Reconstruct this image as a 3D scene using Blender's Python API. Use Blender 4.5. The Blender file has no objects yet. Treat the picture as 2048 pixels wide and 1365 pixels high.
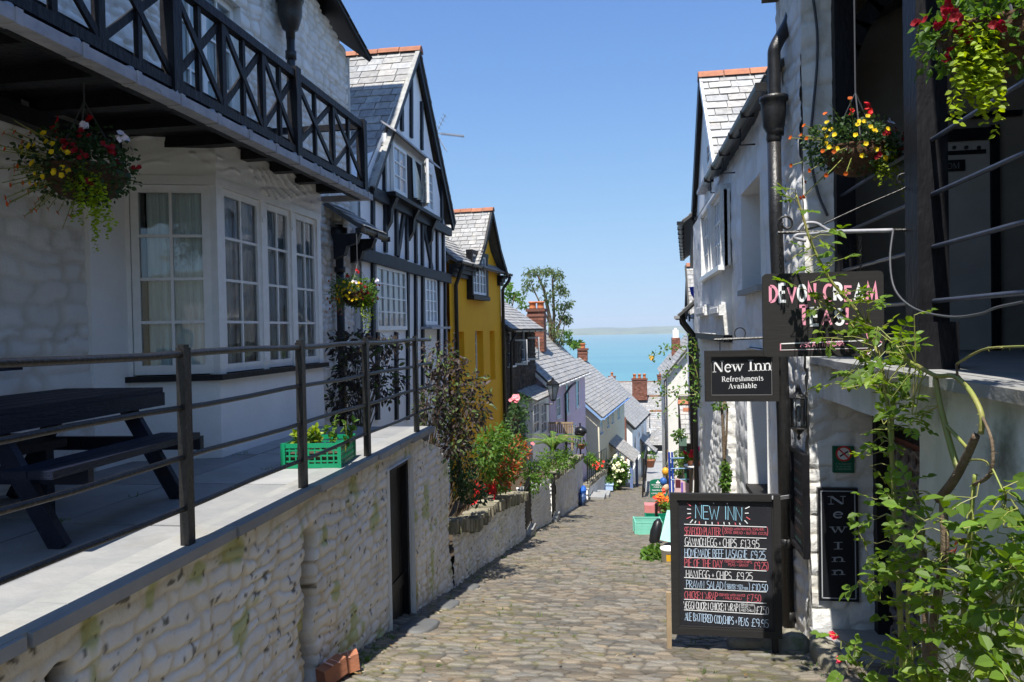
import bpy, math, random
import numpy as np
from mathutils import Vector, Matrix

rnd = random.Random(11)
nrs = np.random.RandomState(5)
SC = bpy.context.scene
COL = SC.collection

# ------------------------------------------------------------------ camera, sky, sun, exposure
FPX = 1480.0
YAW, PITCH, ROLL = math.radians(8.9256), math.radians(0.8532), math.radians(-1.1)
_f = np.array([-math.sin(YAW)*math.cos(PITCH), math.cos(YAW)*math.cos(PITCH), -math.sin(PITCH)])
_r0 = np.array([math.cos(YAW), math.sin(YAW), 0.0]); _u0 = np.cross(_r0, _f)
_r = math.cos(ROLL)*_r0 + math.sin(ROLL)*_u0
_u = -math.sin(ROLL)*_r0 + math.cos(ROLL)*_u0
cam_d = bpy.data.cameras.new('camera'); cam = bpy.data.objects.new('camera', cam_d); COL.objects.link(cam)
cam_d.sensor_width = 36.0; cam_d.lens = FPX/2048*36.0; cam_d.clip_start = 0.05; cam_d.clip_end = 40000
cam.matrix_world = Matrix(((_r[0], _u[0], -_f[0], 0), (_r[1], _u[1], -_f[1], 0), (_r[2], _u[2], -_f[2], 0), (0, 0, 0, 1)))
SC.camera = cam

SUN = np.array([0.075, 0.50, -1.0]); SUN = SUN/np.linalg.norm(SUN)      # direction the light travels
elev = math.asin(-SUN[2])
az = math.atan2(-SUN[0], -SUN[1])                                          # clockwise from +Y
w = bpy.data.worlds.new('World'); SC.world = w; w.use_nodes = True
nt = w.node_tree; bg = nt.nodes['Background']
sky = nt.nodes.new('ShaderNodeTexSky'); sky.sky_type = 'NISHITA'; sky.sun_disc = False
sky.sun_elevation = elev; sky.sun_rotation = az; sky.altitude = 0; sky.air_density = 0.7; sky.dust_density = 0.3; sky.ozone_density = 2.0
sep = nt.nodes.new('ShaderNodeSeparateColor'); com = nt.nodes.new('ShaderNodeCombineColor'); nt.links.new(sky.outputs[0], sep.inputs[0])
def _m(op, a, b):
    n = nt.nodes.new('ShaderNodeMath'); n.operation = op
    for q, x in enumerate((a, b)):
        if isinstance(x, float): n.inputs[q].default_value = x
        else: nt.links.new(x, n.inputs[q])
    return n.outputs[0]
for k, (gain, knee) in enumerate(((.62, 3.13), (.82, 3.28), (1.32, 2.62))):      # the camera's soft shoulder on a clear sky: brightness levels off towards the horizon
    c_ = sep.outputs[k]; q_ = _m('MULTIPLY', c_, 1.0/knee); q_ = _m('POWER', _m('ADD', _m('MULTIPLY', q_, q_), 1.0), -0.5)
    nt.links.new(_m('MULTIPLY', _m('MULTIPLY', c_, gain), q_), com.inputs[k])
nt.links.new(com.outputs[0], bg.inputs[0]); bg.inputs[1].default_value = 0.15
sd = bpy.data.lights.new('sun', 'SUN'); sd.energy = 4.1; sd.angle = math.radians(0.53); sd.color = (1.0, 0.95, 0.87)
so = bpy.data.objects.new('sun', sd); COL.objects.link(so)
so.rotation_euler = Vector(SUN).to_track_quat('-Z', 'Y').to_euler()
SC.view_settings.view_transform = 'Standard'; SC.view_settings.look = 'None'
SC.view_settings.exposure = 0.97; SC.view_settings.gamma = 1.0
try:
    SC.cycles.max_bounces = 7; SC.cycles.transparent_max_bounces = 12; SC.cycles.volume_bounces = 0
    SC.cycles.caustics_reflective = False; SC.cycles.caustics_refractive = False
    SC.cycles.use_denoising = True
except Exception:
    pass

# ------------------------------------------------------------------ measuring helpers
def ray(u, v):
    return _f + (u-1024)/FPX*_r - (v-682.5)/FPX*_u
def at(u, v, X=None, Y=None, Z=None):
    d = ray(u, v)
    t = X/d[0] if X is not None else Y/d[1] if Y is not None else Z/d[2]
    return d*t
def xu(u, Y, v=656):
    return at(u, v, Y=Y)[0]
GY = [-30, 0, 20, 29, 36, 44, 62, 90, 180, 430]
GZ = [3.9, -1.6, -5.26, -6.85, -7.97, -9.15, -11.9, -18, -38, -79]
def G(y):
    return float(np.interp(y, GY, GZ))

# ------------------------------------------------------------------ noise
def _h(ix, iy, seed):
    n = (ix.astype(np.int64)*374761393 + iy.astype(np.int64)*668265263 + seed*982451653) & 0xffffffff
    n = ((n ^ (n >> 13))*1274126177) & 0xffffffff
    n = n ^ (n >> 16)
    return (n & 0xffff)/65535.0
def vnoise(x, y, seed=0):
    x = np.asarray(x, float); y = np.asarray(y, float)
    ix = np.floor(x); iy = np.floor(y); fx = x-ix; fy = y-iy
    fx = fx*fx*(3-2*fx); fy = fy*fy*(3-2*fy)
    a = _h(ix, iy, seed); b = _h(ix+1, iy, seed); c = _h(ix, iy+1, seed); d = _h(ix+1, iy+1, seed)
    return (a*(1-fx)+b*fx)*(1-fy)+(c*(1-fx)+d*fx)*fy
def fbm(x, y, seed=0, o=4):
    s = 0; a = .5; t = 0
    for k in range(o):
        s = s+a*vnoise(x*2**k, y*2**k, seed+k*17); t += a; a *= .5
    return s/t
def stones(s, z, w, h, seed=0, jit=.75, soft=.35):
    """rubble pattern: pillow height 0..1 and a random number per stone"""
    s = np.asarray(s, float); z = np.asarray(z, float)
    ws = s + .25*w*(fbm(s/(w*1.3), z/(h*2), seed+3, 2)-.5)
    wz = z + .9*h*(fbm(s/(w*1.6), z/(h*3), seed+9, 2)-.5)
    a = ws/w; b = wz/h
    r0 = np.floor(b)
    f1 = np.full(s.shape, 9.0); f2 = np.full(s.shape, 9.0); idr = np.zeros(s.shape)
    for dr in (-1, 0, 1):
        r = r0+dr
        off = _h(r, r*0+5, seed)
        c0 = np.floor(a-off)
        for dc in (-1, 0, 1):
            c = c0+dc
            jx = (_h(c, r, seed+1)-.5)*jit; jy = (_h(c, r, seed+2)-.5)*jit*.6
            dx = a-off-(c+.5+jx); dy = b-(r+.5+jy)
            d = np.sqrt((dx*.9)**2+(dy*1.0)**2)
            rid = _h(c, r, seed+4)
            m = d < f1
            f2 = np.where(m, f1, np.minimum(f2, d)); idr = np.where(m, rid, idr); f1 = np.where(m, d, f1)
    e = np.clip((f2-f1)/soft, 0, 1)
    return np.sqrt(1-(1-e)**2), idr, e

def courses(s, z, w, h, seed=0, warp=1.0):
    """rough coursed rubble: rows of unequal height cut into unequal rounded blocks"""
    s = np.asarray(s, float); z = np.asarray(z, float)
    zz = z + warp*h*(1.5*(fbm(s/(w*1.8), z/(h*5), seed+9, 2)-.5)+.5*(fbm(s/(w*.4), z/(h*1.2), seed+19, 2)-.5)); ss = s + warp*w*.5*(fbm(s/w, z/(h*1.4), seed+3, 3)-.5)
    b = zz/h; r = np.floor(b); jl = lambda q: (_h(q, q*0+3, seed)-.5)*.55
    lo = r+jl(r); below = b < lo; r = np.where(below, r-1, r); above = b >= r+1+jl(r+1); r = np.where(above, r+1, r)
    z0 = r+jl(r); z1 = r+1+jl(r+1); ez = np.minimum(b-z0, z1-b)*2
    a = ss/w*(.75+.6*_h(r, r*0+8, seed))+_h(r, r*0+5, seed)*7; c = np.floor(a); jc = lambda q: (_h(q, r, seed+1)-.5)*.7
    c = np.where(a < c+jc(c), c-1, c); c = np.where(a >= c+1+jc(c+1), c+1, c)
    es = np.minimum(a-c-jc(c), c+1+jc(c+1)-a)*2*w/h*.42
    e = np.clip(ez, 0, 1)*np.clip(es, 0, 1); k = np.clip(1-(np.clip(1-ez, 0, 1)**3.6+np.clip(1-es, 0, 1)**3.6)**(1/3.6), 0, 1)*(.8+.4*fbm(s/(h*.8), z/(h*.8), seed+29, 2)); k = np.clip(k, 0, 1)
    p = np.clip(1.25*(1-(1-k)**2.4), 0, 1)**.9
    return np.clip(p, 0, 1), _h(c, r, seed+4), np.clip(k*1.15, 0, 1)

# ------------------------------------------------------------------ mesh builder
def V3(p): return np.array(p, float)
def unit(v):
    v = np.array(v, float); return v/max(1e-9, np.linalg.norm(v))
def spath(w, m=5):
    w = [np.array(p, float) for p in w]; sm = []
    for i in range(len(w)-1):
        p0, p1, p2, p3 = w[max(0, i-1)], w[i], w[i+1], w[min(len(w)-1, i+2)]
        for k in range(m):
            f = k/m; sm.append(.5*((2*p1)+(-p0+p2)*f+(2*p0-5*p1+4*p2-p3)*f*f+(-p0+3*p1-3*p2+p3)*f**3))
    return sm+[w[-1]]
class MB:
    def __init__(s): s.v = []; s.f = []; s.c = []; s.n = 0
    def add(s, vs, fs, col=(1, 1, 1)):
        vs = np.asarray(vs, float).reshape(-1, 3)
        s.v.append(vs); s.f.extend([tuple(i+s.n for i in f) for f in fs])
        c = np.asarray(col, float)
        s.c.append(np.tile(c, (len(vs), 1)) if c.ndim == 1 else c)
        s.n += len(vs); return s
    def tubes(s, pts, *a, **k): return s.tube(spath(pts), *a, **k)
    def obox(s, c, ax, ay, az, col=(1, 1, 1)):
        c, ax, ay, az = map(V3, (c, ax, ay, az))
        vs = [c+i*ax+j*ay+k*az for i in (-1, 1) for j in (-1, 1) for k in (-1, 1)]
        fs = [(0, 1, 3, 2), (4, 6, 7, 5), (0, 4, 5, 1), (2, 3, 7, 6), (0, 2, 6, 4), (1, 5, 7, 3)]
        if np.dot(np.cross(ax, ay), az) < 0: fs = [f[::-1] for f in fs]
        return s.add(vs, fs, col)
    def box(s, x0, x1, y0, y1, z0, z1, col=(1, 1, 1)):
        return s.obox(((x0+x1)/2, (y0+y1)/2, (z0+z1)/2), (abs(x1-x0)/2, 0, 0), (0, abs(y1-y0)/2, 0), (0, 0, abs(z1-z0)/2), col)
    def bar(s, p0, p1, w, d=None, side=None, col=(1, 1, 1), ext=0):
        """beam from p0 to p1; w measured along side, d along the third axis"""
        d = w if d is None else d
        p0, p1 = V3(p0), V3(p1); a = unit(p1-p0); p0 = p0-a*ext; p1 = p1+a*ext
        sd = V3(side) if side is not None else (np.array([0, 0, 1.]) if abs(a[2]) < .9 else np.array([1., 0, 0]))
        sd = unit(sd-a*np.dot(sd, a)); t = np.cross(a, sd)
        return s.obox((p0+p1)/2, (p1-p0)/2, sd*w/2, t*d/2, col)
    def tube(s, pts, r, n=8, r1=None, col=(1, 1, 1), cap=True):
        pts = [V3(p) for p in pts]; m = len(pts)
        if m < 2: return s
        vs = []; up = None
        for i, p in enumerate(pts):
            a = unit(pts[min(i+1, m-1)]-pts[max(i-1, 0)])
            if up is None: up = np.array([0, 0, 1.]) if abs(a[2]) < .9 else np.array([1., 0, 0])
            x = unit(np.cross(up, a)); y = np.cross(a, x); up = y
            rr = r if r1 is None else r+(r1-r)*i/(m-1)
            if isinstance(rr, (list, tuple, np.ndarray)): rr = rr[i]
            for k in range(n):
                t = 2*math.pi*k/n; vs.append(p+rr*(math.cos(t)*x+math.sin(t)*y))
        fs = [(i*n+k, i*n+(k+1) % n, (i+1)*n+(k+1) % n, (i+1)*n+k) for i in range(m-1) for k in range(n)]
        if cap: fs += [tuple(range(n))[::-1], tuple((m-1)*n+k for k in range(n))]
        return s.add(vs, fs, col)
    def lathe(s, c, prof, n=12, ax=(0, 0, 1), col=(1, 1, 1)):
        c = V3(c); a = unit(ax); x = unit(np.cross(a, (0, 1, 0) if abs(a[1]) < .9 else (1, 0, 0))); y = np.cross(a, x)
        vs = [c+a*z+r*(math.cos(2*math.pi*k/n)*x+math.sin(2*math.pi*k/n)*y) for r, z in prof for k in range(n)]
        m = len(prof)
        fs = [(i*n+k, i*n+(k+1) % n, (i+1)*n+(k+1) % n, (i+1)*n+k) for i in range(m-1) for k in range(n)]
        fs += [tuple(range(n))[::-1], tuple((m-1)*n+k for k in range(n))]
        return s.add(vs, fs, col)
    def poly(s, pts, col=(1, 1, 1)):
        return s.add(pts, [tuple(range(len(pts)))], col)
    def prism(s, pts, vec, col=(1, 1, 1)):
        pts = np.asarray(pts, float); n = len(pts); q = pts+V3(vec)
        nrm = sum(np.cross(pts[i]-pts[0], pts[i+1]-pts[0]) for i in range(1, n-1))
        fs = [tuple(range(n))[::-1], tuple(range(n, 2*n))]+[(i, (i+1) % n, n+(i+1) % n, n+i) for i in range(n)]
        if np.dot(nrm, V3(vec)) < 0: fs = [f[::-1] for f in fs]
        return s.add(np.vstack([pts, q]), fs, col)
    def leaves(s, P, D, N, L, W, col, fold=.25):
        """vectorised ovate leaves: base P, direction D, normal N, length L, width W"""
        P = np.asarray(P, float); m = len(P)
        if m == 0: return s
        D = D/np.maximum(1e-9, np.linalg.norm(D, axis=1, keepdims=True))
        S = np.cross(D, N); S /= np.maximum(1e-9, np.linalg.norm(S, axis=1, keepdims=True)); Nn = np.cross(S, D)
        L = np.broadcast_to(np.asarray(L, float), (m,))[:, None]; W = np.broadcast_to(np.asarray(W, float), (m,))[:, None]
        pts = []
        for t, sd, hh in ((0, 0, 0), (.3, -.5, .5), (.65, -.42, .4), (1, 0, -.25), (.65, .42, .4), (.3, .5, .5)):
            pts.append(P+D*L*t+S*W*sd+Nn*W*hh*fold)
        vs = np.stack(pts, 1).reshape(-1, 3)
        fs = []
        for i in range(m):
            b = i*6; fs.append((b, b+1, b+2, b+3)); fs.append((b, b+3, b+4, b+5))
        c = np.repeat(np.broadcast_to(np.asarray(col, float), (m, 3)), 6, axis=0)
        return s.add(vs, fs, c)
    def grid(s, V, C=None, keep=None, flip=False):
        """a whole height-field grid (n, m, 3) at once"""
        n, m = V.shape[:2]; ii, jj = np.meshgrid(np.arange(n-1), np.arange(m-1), indexing='ij'); a = (ii*m+jj).ravel()
        if keep is not None: a = a[keep.ravel()]
        q = np.stack([a, a+m, a+m+1, a+1], 1)
        s.g = getattr(s, 'g', []); s.g.append((q[:, ::-1] if flip else q)+s.n)
        s.v.append(V.reshape(-1, 3)); s.c.append(C.reshape(-1, 3) if C is not None else np.ones((n*m, 3))); s.n += n*m; return s
    def build(s, name, mat, parent=None, smooth=False, label=None):
        me = bpy.data.meshes.new(name)
        vs = np.vstack(s.v) if s.v else np.zeros((0, 3))
        org = np.array(parent['_o']) if parent is not None and '_o' in parent.keys() else np.zeros(3)
        vs = vs-org
        nv = len(vs); nf = len(s.f)
        tot = np.array([len(f) for f in s.f], dtype=np.int32)
        idx = np.fromiter((i for f in s.f for i in f), dtype=np.int32, count=int(tot.sum()))
        for q in getattr(s, 'g', []):
            tot = np.concatenate([tot, np.full(len(q), 4, np.int32)]); idx = np.concatenate([idx, q.ravel().astype(np.int32)]); nf += len(q)
        me.vertices.add(nv); me.vertices.foreach_set('co', vs.ravel())
        me.loops.add(len(idx)); me.loops.foreach_set('vertex_index', idx)
        me.polygons.add(nf); me.polygons.foreach_set('loop_start', np.concatenate([[0], np.cumsum(tot)[:-1]]).astype(np.int32))
        me.polygons.foreach_set('use_smooth', np.full(nf, bool(smooth)))
        me.update(calc_edges=True); me.validate()
        ca = me.color_attributes.new('col', 'FLOAT_COLOR', 'POINT')
        cc = np.ones((nv, 4), dtype=np.float32); cc[:, :3] = np.vstack(s.c)
        if len(ca.data) == nv: ca.data.foreach_set('color', cc.ravel())
        me.materials.append(mat)
        o = bpy.data.objects.new(name, me); COL.objects.link(o)
        if parent is not None:
            o.parent = parent
            if '_o' in parent.keys(): o['_o'] = list(org)
        if label: o['label'] = label
        return o
def thing(name, label, cat, loc, group=None):
    o = bpy.data.objects.new(name, None); COL.objects.link(o); o.empty_display_size = .1
    o.location = tuple(float(x) for x in loc); o['_o'] = [float(x) for x in loc]
    o['label'] = label; o['category'] = cat
    if group: o['group'] = group
    return o
def tag(o, label, cat, group=None, kind=None):
    o['label'] = label; o['category'] = cat
    if group: o['group'] = group
    if kind: o['kind'] = kind
    return o
def struct(name, mb, mat, smooth=False, kind='structure'):
    o = mb.build(name, mat, None, smooth); o['kind'] = kind; return o
def dup(root, loc, label=None, group=None, rz=0):
    r = root.copy(); COL.objects.link(r); r.location = tuple(float(x) for x in loc); r.rotation_euler = (0, 0, rz)
    if label: r['label'] = label
    if group: r['group'] = group
    for ch in list(root.children):
        c = ch.copy(); COL.objects.link(c); c.parent = r
        for g in ch.children:
            d = g.copy(); COL.objects.link(d); d.parent = c
    return r

# ------------------------------------------------------------------ materials
def mat(name, c1, c2=None, scale=6.0, rough=.7, bump=0.0, bscale=40.0, spec=.3, metal=0.0, stretch=(1, 1, 1), detail=6, attr=True,
        c3=None, scale3=1.5, lo3=.55, hi3=.7, lo=.35, hi=.65, coat=0.0):
    m = bpy.data.materials.new(name); m.use_nodes = True; t = m.node_tree; p = t.nodes['Principled BSDF']
    p.inputs['Roughness'].default_value = rough; p.inputs['Metallic'].default_value = metal
    p.inputs['Specular IOR Level'].default_value = spec; p.inputs['Coat Weight'].default_value = coat
    tc = t.nodes.new('ShaderNodeTexCoord'); mp = t.nodes.new('ShaderNodeMapping'); mp.inputs['Scale'].default_value = stretch
    t.links.new(tc.outputs['Object'], mp.inputs['Vector'])
    def noise(sc, lo_, hi_, dt=detail):
        n = t.nodes.new('ShaderNodeTexNoise'); n.inputs['Scale'].default_value = sc; n.inputs['Detail'].default_value = dt; n.inputs['Roughness'].default_value = .62
        t.links.new(mp.outputs[0], n.inputs['Vector'])
        r = t.nodes.new('ShaderNodeMapRange'); r.inputs[1].default_value = lo_; r.inputs[2].default_value = hi_
        t.links.new(n.outputs['Fac'], r.inputs[0]); return r.outputs[0]
    def mix(fac, a, b, mode='MIX'):
        x = t.nodes.new('ShaderNodeMix'); x.data_type = 'RGBA'; x.blend_type = mode
        if isinstance(fac, float): x.inputs[0].default_value = fac
        else: t.links.new(fac, x.inputs[0])
        for k, q in ((6, a), (7, b)):
            if isinstance(q, tuple): x.inputs[k].default_value = q+(1,)
            else: t.links.new(q, x.inputs[k])
        return x.outputs[2]
    c = c1
    if c2: c = mix(noise(scale, lo, hi), c1, c2)
    if c3: c = mix(noise(scale3, lo3, hi3), c, c3)
    if attr:
        a = t.nodes.new('ShaderNodeAttribute'); a.attribute_name = 'col'
        c = mix(1.0, c, a.outputs['Color'], 'MULTIPLY')
    if isinstance(c, tuple): p.inputs['Base Color'].default_value = c+(1,)
    else: t.links.new(c, p.inputs['Base Color'])
    if bump:
        n = t.nodes.new('ShaderNodeTexNoise'); n.inputs['Scale'].default_value = bscale; n.inputs['Detail'].default_value = 5
        t.links.new(mp.outputs[0], n.inputs['Vector'])
        b = t.nodes.new('ShaderNodeBump'); b.inputs['Strength'].default_value = bump; b.inputs['Distance'].default_value = .02
        t.links.new(n.outputs['Fac'], b.inputs['Height']); t.links.new(b.outputs[0], p.inputs['Normal'])
    return m
def leafmat(name, c, trans=.45, rough=.5):
    m = bpy.data.materials.new(name); m.use_nodes = True; t = m.node_tree; t.nodes.clear()
    out = t.nodes.new('ShaderNodeOutputMaterial'); a = t.nodes.new('ShaderNodeAttribute'); a.attribute_name = 'col'
    x = t.nodes.new('ShaderNodeMix'); x.data_type = 'RGBA'; x.blend_type = 'MULTIPLY'; x.inputs[0].default_value = 1
    x.inputs[6].default_value = c+(1,); t.links.new(a.outputs['Color'], x.inputs[7])
    p = t.nodes.new('ShaderNodeBsdfPrincipled'); p.inputs['Roughness'].default_value = rough; p.inputs['Specular IOR Level'].default_value = .35
    tr = t.nodes.new('ShaderNodeBsdfTranslucent')
    hs = t.nodes.new('ShaderNodeHueSaturation'); hs.inputs['Saturation'].default_value = 1.15; hs.inputs['Value'].default_value = 1.7; hs.inputs['Hue'].default_value = .485
    t.links.new(x.outputs[2], p.inputs['Base Color']); t.links.new(x.outputs[2], hs.inputs['Color']); t.links.new(hs.outputs[0], tr.inputs[0])
    ms = t.nodes.new('ShaderNodeMixShader'); ms.inputs[0].default_value = trans
    t.links.new(p.outputs[0], ms.inputs[1]); t.links.new(tr.outputs[0], ms.inputs[2]); t.links.new(ms.outputs[0], out.inputs[0])
    return m
def glassmat(name, tint, refl=.35):
    m = bpy.data.materials.new(name); m.use_nodes = True; t = m.node_tree; t.nodes.clear()
    out = t.nodes.new('ShaderNodeOutputMaterial'); tr = t.nodes.new('ShaderNodeBsdfTransparent'); tr.inputs[0].default_value = tint+(1,)
    g = t.nodes.new('ShaderNodeBsdfGlossy'); g.inputs['Roughness'].default_value = .03
    tc = t.nodes.new('ShaderNodeTexCoord'); n = t.nodes.new('ShaderNodeTexNoise'); n.inputs['Scale'].default_value = 3.0; n.inputs['Detail'].default_value = 1
    t.links.new(tc.outputs['Object'], n.inputs['Vector'])
    b = t.nodes.new('ShaderNodeBump'); b.inputs['Strength'].default_value = .08; b.inputs['Distance'].default_value = .05
    t.links.new(n.outputs['Fac'], b.inputs['Height']); t.links.new(b.outputs[0], g.inputs['Normal'])
    fr = t.nodes.new('ShaderNodeFresnel'); fr.inputs[0].default_value = 1.5
    mr = t.nodes.new('ShaderNodeMapRange'); mr.inputs[1].default_value = 0; mr.inputs[2].default_value = 1; mr.inputs[3].default_value = refl*.35; mr.inputs[4].default_value = 1
    t.links.new(fr.outputs[0], mr.inputs[0])
    ms = t.nodes.new('ShaderNodeMixShader'); t.links.new(mr.outputs[0], ms.inputs[0]); t.links.new(tr.outputs[0], ms.inputs[1]); t.links.new(g.outputs[0], ms.inputs[2])
    t.links.new(ms.outputs[0], out.inputs[0]); return m

M = {}
M['rubble'] = mat('whitewashed_rubble', (.79, .79, .78), (.69, .685, .67), 2.2, .85, .35, 60, .2, c3=(.42, .38, .31), scale3=3.0, lo3=.6, hi3=.8)
M['rubble_dirty'] = mat('stained_whitewash', (.88, .87, .85), (.78, .76, .72), 1.6, .85, .4, 55, .2, stretch=(1, 1, .55), c3=(.52, .45, .35), scale3=2.6, lo3=.6, hi3=.85)
M['plaster'] = mat('white_plaster', (.90, .90, .89), (.83, .83, .82), 2.5, .7, .18, 25, .3, c3=(.5, .48, .42), scale3=2.2, lo3=.68, hi3=.85)
M['rough_plaster'] = mat('rough_lime_plaster', (.80, .80, .79), (.69, .685, .66), 3, .8, .7, 14, .25, c3=(.42, .39, .33), scale3=2.5, lo3=.62, hi3=.8)
M['grey_plaster'] = mat('weathered_plaster', (.80, .81, .78), (.66, .68, .65), 2.2, .85, .4, 20, .2, c3=(.24, .24, .2), scale3=1.8, lo3=.58, hi3=.75)
M['white_paint'] = mat('white_gloss_paint', (.85, .85, .84), (.77, .77, .75), 8, .35, .05, 40, .45, c3=(.5, .46, .38), scale3=9, lo3=.72, hi3=.85)
M['black_wood'] = mat('black_painted_wood', (.006, .006, .008), (.013, .013, .016), 9, .5, .35, 30, .25, stretch=(1, 1, .4))
M['grey_wood'] = mat('faded_black_timber', (.007, .009, .014), (.016, .020, .029), 7, .55, .4, 30, .3, stretch=(1, 1, .35))
M['black_iron'] = mat('black_painted_iron', (.009, .009, .010), (.020, .019, .018), 22, .38, .25, 60, .5, c3=(.12, .075, .045), scale3=14, lo3=.66, hi3=.78)
M['navy_wood'] = mat('navy_painted_wood', (.004, .007, .019), (.007, .011, .027), 8, .55, .4, 35, .25, stretch=(3, .5, 3))
M['lead'] = mat('lead_flashing', (.27, .28, .32), (.42, .42, .45), 7, .5, .2, 20, .5, c3=(.16, .14, .12), scale3=9, lo3=.6, hi3=.72)
M['slab'] = mat('slate_flagstone', (.26, .27, .275), (.34, .34, .335), 3, .6, .3, 18, .35, c3=(.26, .25, .22), scale3=1.6, lo3=.55, hi3=.75)
M['cobble'] = mat('cobblestone', (.182, .163, .133), (.148, .135, .114), 30, .62, .5, 70, .4, c3=(.20, .165, .12), scale3=1.1, lo3=.5, hi3=.72)
M['slate'] = mat('roof_slate', (.36, .36, .355), (.24, .24, .24), 9, .6, .35, 35, .35, c3=(.42, .40, .34), scale3=3.5, lo3=.58, hi3=.72)
M['terracotta'] = mat('terracotta', (.42, .17, .09), (.31, .13, .08), 8, .75, .25, 40, .25, c3=(.3, .26, .22), scale3=6, lo3=.6, hi3=.75)
M['ochre'] = mat('ochre_render', (.97, .49, .016), (.90, .45, .016), 1.7, .75, .15, 30, .25, c3=(.62, .31, .03), scale3=1.2, lo3=.62, hi3=.8, stretch=(1, 1, .5))
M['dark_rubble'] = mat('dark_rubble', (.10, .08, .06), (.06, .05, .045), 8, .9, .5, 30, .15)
M['pink'] = mat('lilac_render', (.76, .62, .76), (.70, .57, .71), 2, .75, .1, 30, .25)
M['cream'] = mat('cream_render', (.84, .80, .62), (.78, .74, .57), 2, .75, .1, 30, .25)
M['blue_paint'] = mat('pale_blue_paint', (.22, .36, .62), (.26, .41, .66), 5, .4, 0, 30, .4)
M['brick'] = mat('red_brick', (.24, .10, .07), (.17, .08, .06), 14, .85, .3, 40, .2, c3=(.4, .3, .24), scale3=9, lo3=.62, hi3=.75)
M['glass_far'] = mat('dark_window_glass', (.10, .13, .17), (.2, .23, .27), 2.5, .06, 0, 10, .8)
M['glass_pale'] = mat('painted_reflection_glass', (.34, .38, .44), (.44, .48, .54), 2.5, .1, 0, 10, .7)  # opaque pane; sky reflection and curtain paleness painted into the base colour
M['glass'] = glassmat('window_glass', (.95, .98, .98), .22)
M['curtain'] = mat('net_curtain', (.90, .98, .97), (.72, .82, .83), 3, .9, 0, 10, .1, stretch=(14, 14, .4))
M['dark_room'] = mat('unlit_room_sheet', (.02, .02, .022), rough=.9)  # near-black sheets standing in for the shade of unlit rooms
M['bark'] = mat('rose_bark', (.11, .075, .05), (.19, .15, .10), 20, .8, .5, 60, .2)
M['green_cane'] = mat('green_rose_cane', (.22, .27, .06), (.27, .24, .08), 6, .5, .2, 30, .35)
M['leaf'] = leafmat('green_leaf', (.085, .17, .028), .42)
M['leaf_rose'] = leafmat('rose_leaf', (.115, .205, .026), .45)
M['leaf_yellow'] = leafmat('lime_leaf', (.24, .33, .022), .45)
M['leaf_dark'] = leafmat('dark_leaf', (.035, .075, .022), .3)
M['leaf_purple'] = leafmat('purple_leaf', (.050, .038, .034), .25)
M['leaf_birch'] = leafmat('birch_leaf', (.10, .14, .05), .4)
M['petal'] = leafmat('petal', (1, 1, 1), .35, .6)
M['wicker'] = mat('wicker', (.10, .055, .03), (.05, .03, .02), 30, .8, .6, 60, .2)
M['chalk'] = mat('chalk_paint', (.82, .83, .84), rough=.8)
M['board'] = mat('blackboard', (.013, .014, .019), (.02, .021, .027), 3, .55, .1, 30, .4)
M['sign_black'] = mat('sign_black', (.010, .011, .014), (.014, .015, .018), 4, .35, 0, 30, .4)
M['sign_grey'] = mat('charcoal_sign_paint', (.017, .0165, .0165), (.023, .022, .0215), 14, .7, .12, 50, .3, stretch=(.2, 1, 5))
M['green_plastic'] = mat('green_plastic', (.004, .22, .10), (.006, .26, .12), 4, .4, 0, 30, .4)
M['paint'] = mat('coloured_paint', (1, 1, 1), (.88, .88, .88), 9, .5, .08, 40, .4)
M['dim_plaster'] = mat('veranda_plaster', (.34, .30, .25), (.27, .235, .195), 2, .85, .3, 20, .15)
M['shade_cable'] = mat('shaded_grey_cable', (.07, .075, .085), rough=.5)  # grey cable darkened in colour for the shade it hangs in
M['stone_cap'] = mat('mossy_stone', (.22, .20, .15), (.30, .28, .22), 7, .9, .6, 40, .15, c3=(.10, .13, .045), scale3=2.5, lo3=.55, hi3=.7)
M['earth'] = mat('soil', (.06, .045, .03), (.09, .07, .05), 8, .95, .5, 30, .1)
M['grey_cable'] = mat('grey_cable', (.45, .46, .48), rough=.45)
M['galv'] = mat('galvanised_rail', (.045, .055, .085), (.065, .08, .115), 10, .4, .1, 30, .5, metal=.2)
M['old_wood'] = mat('weathered_wood', (.36, .27, .17), (.27, .2, .13), 9, .75, .3, 40, .25, stretch=(1, 1, .3))

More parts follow.
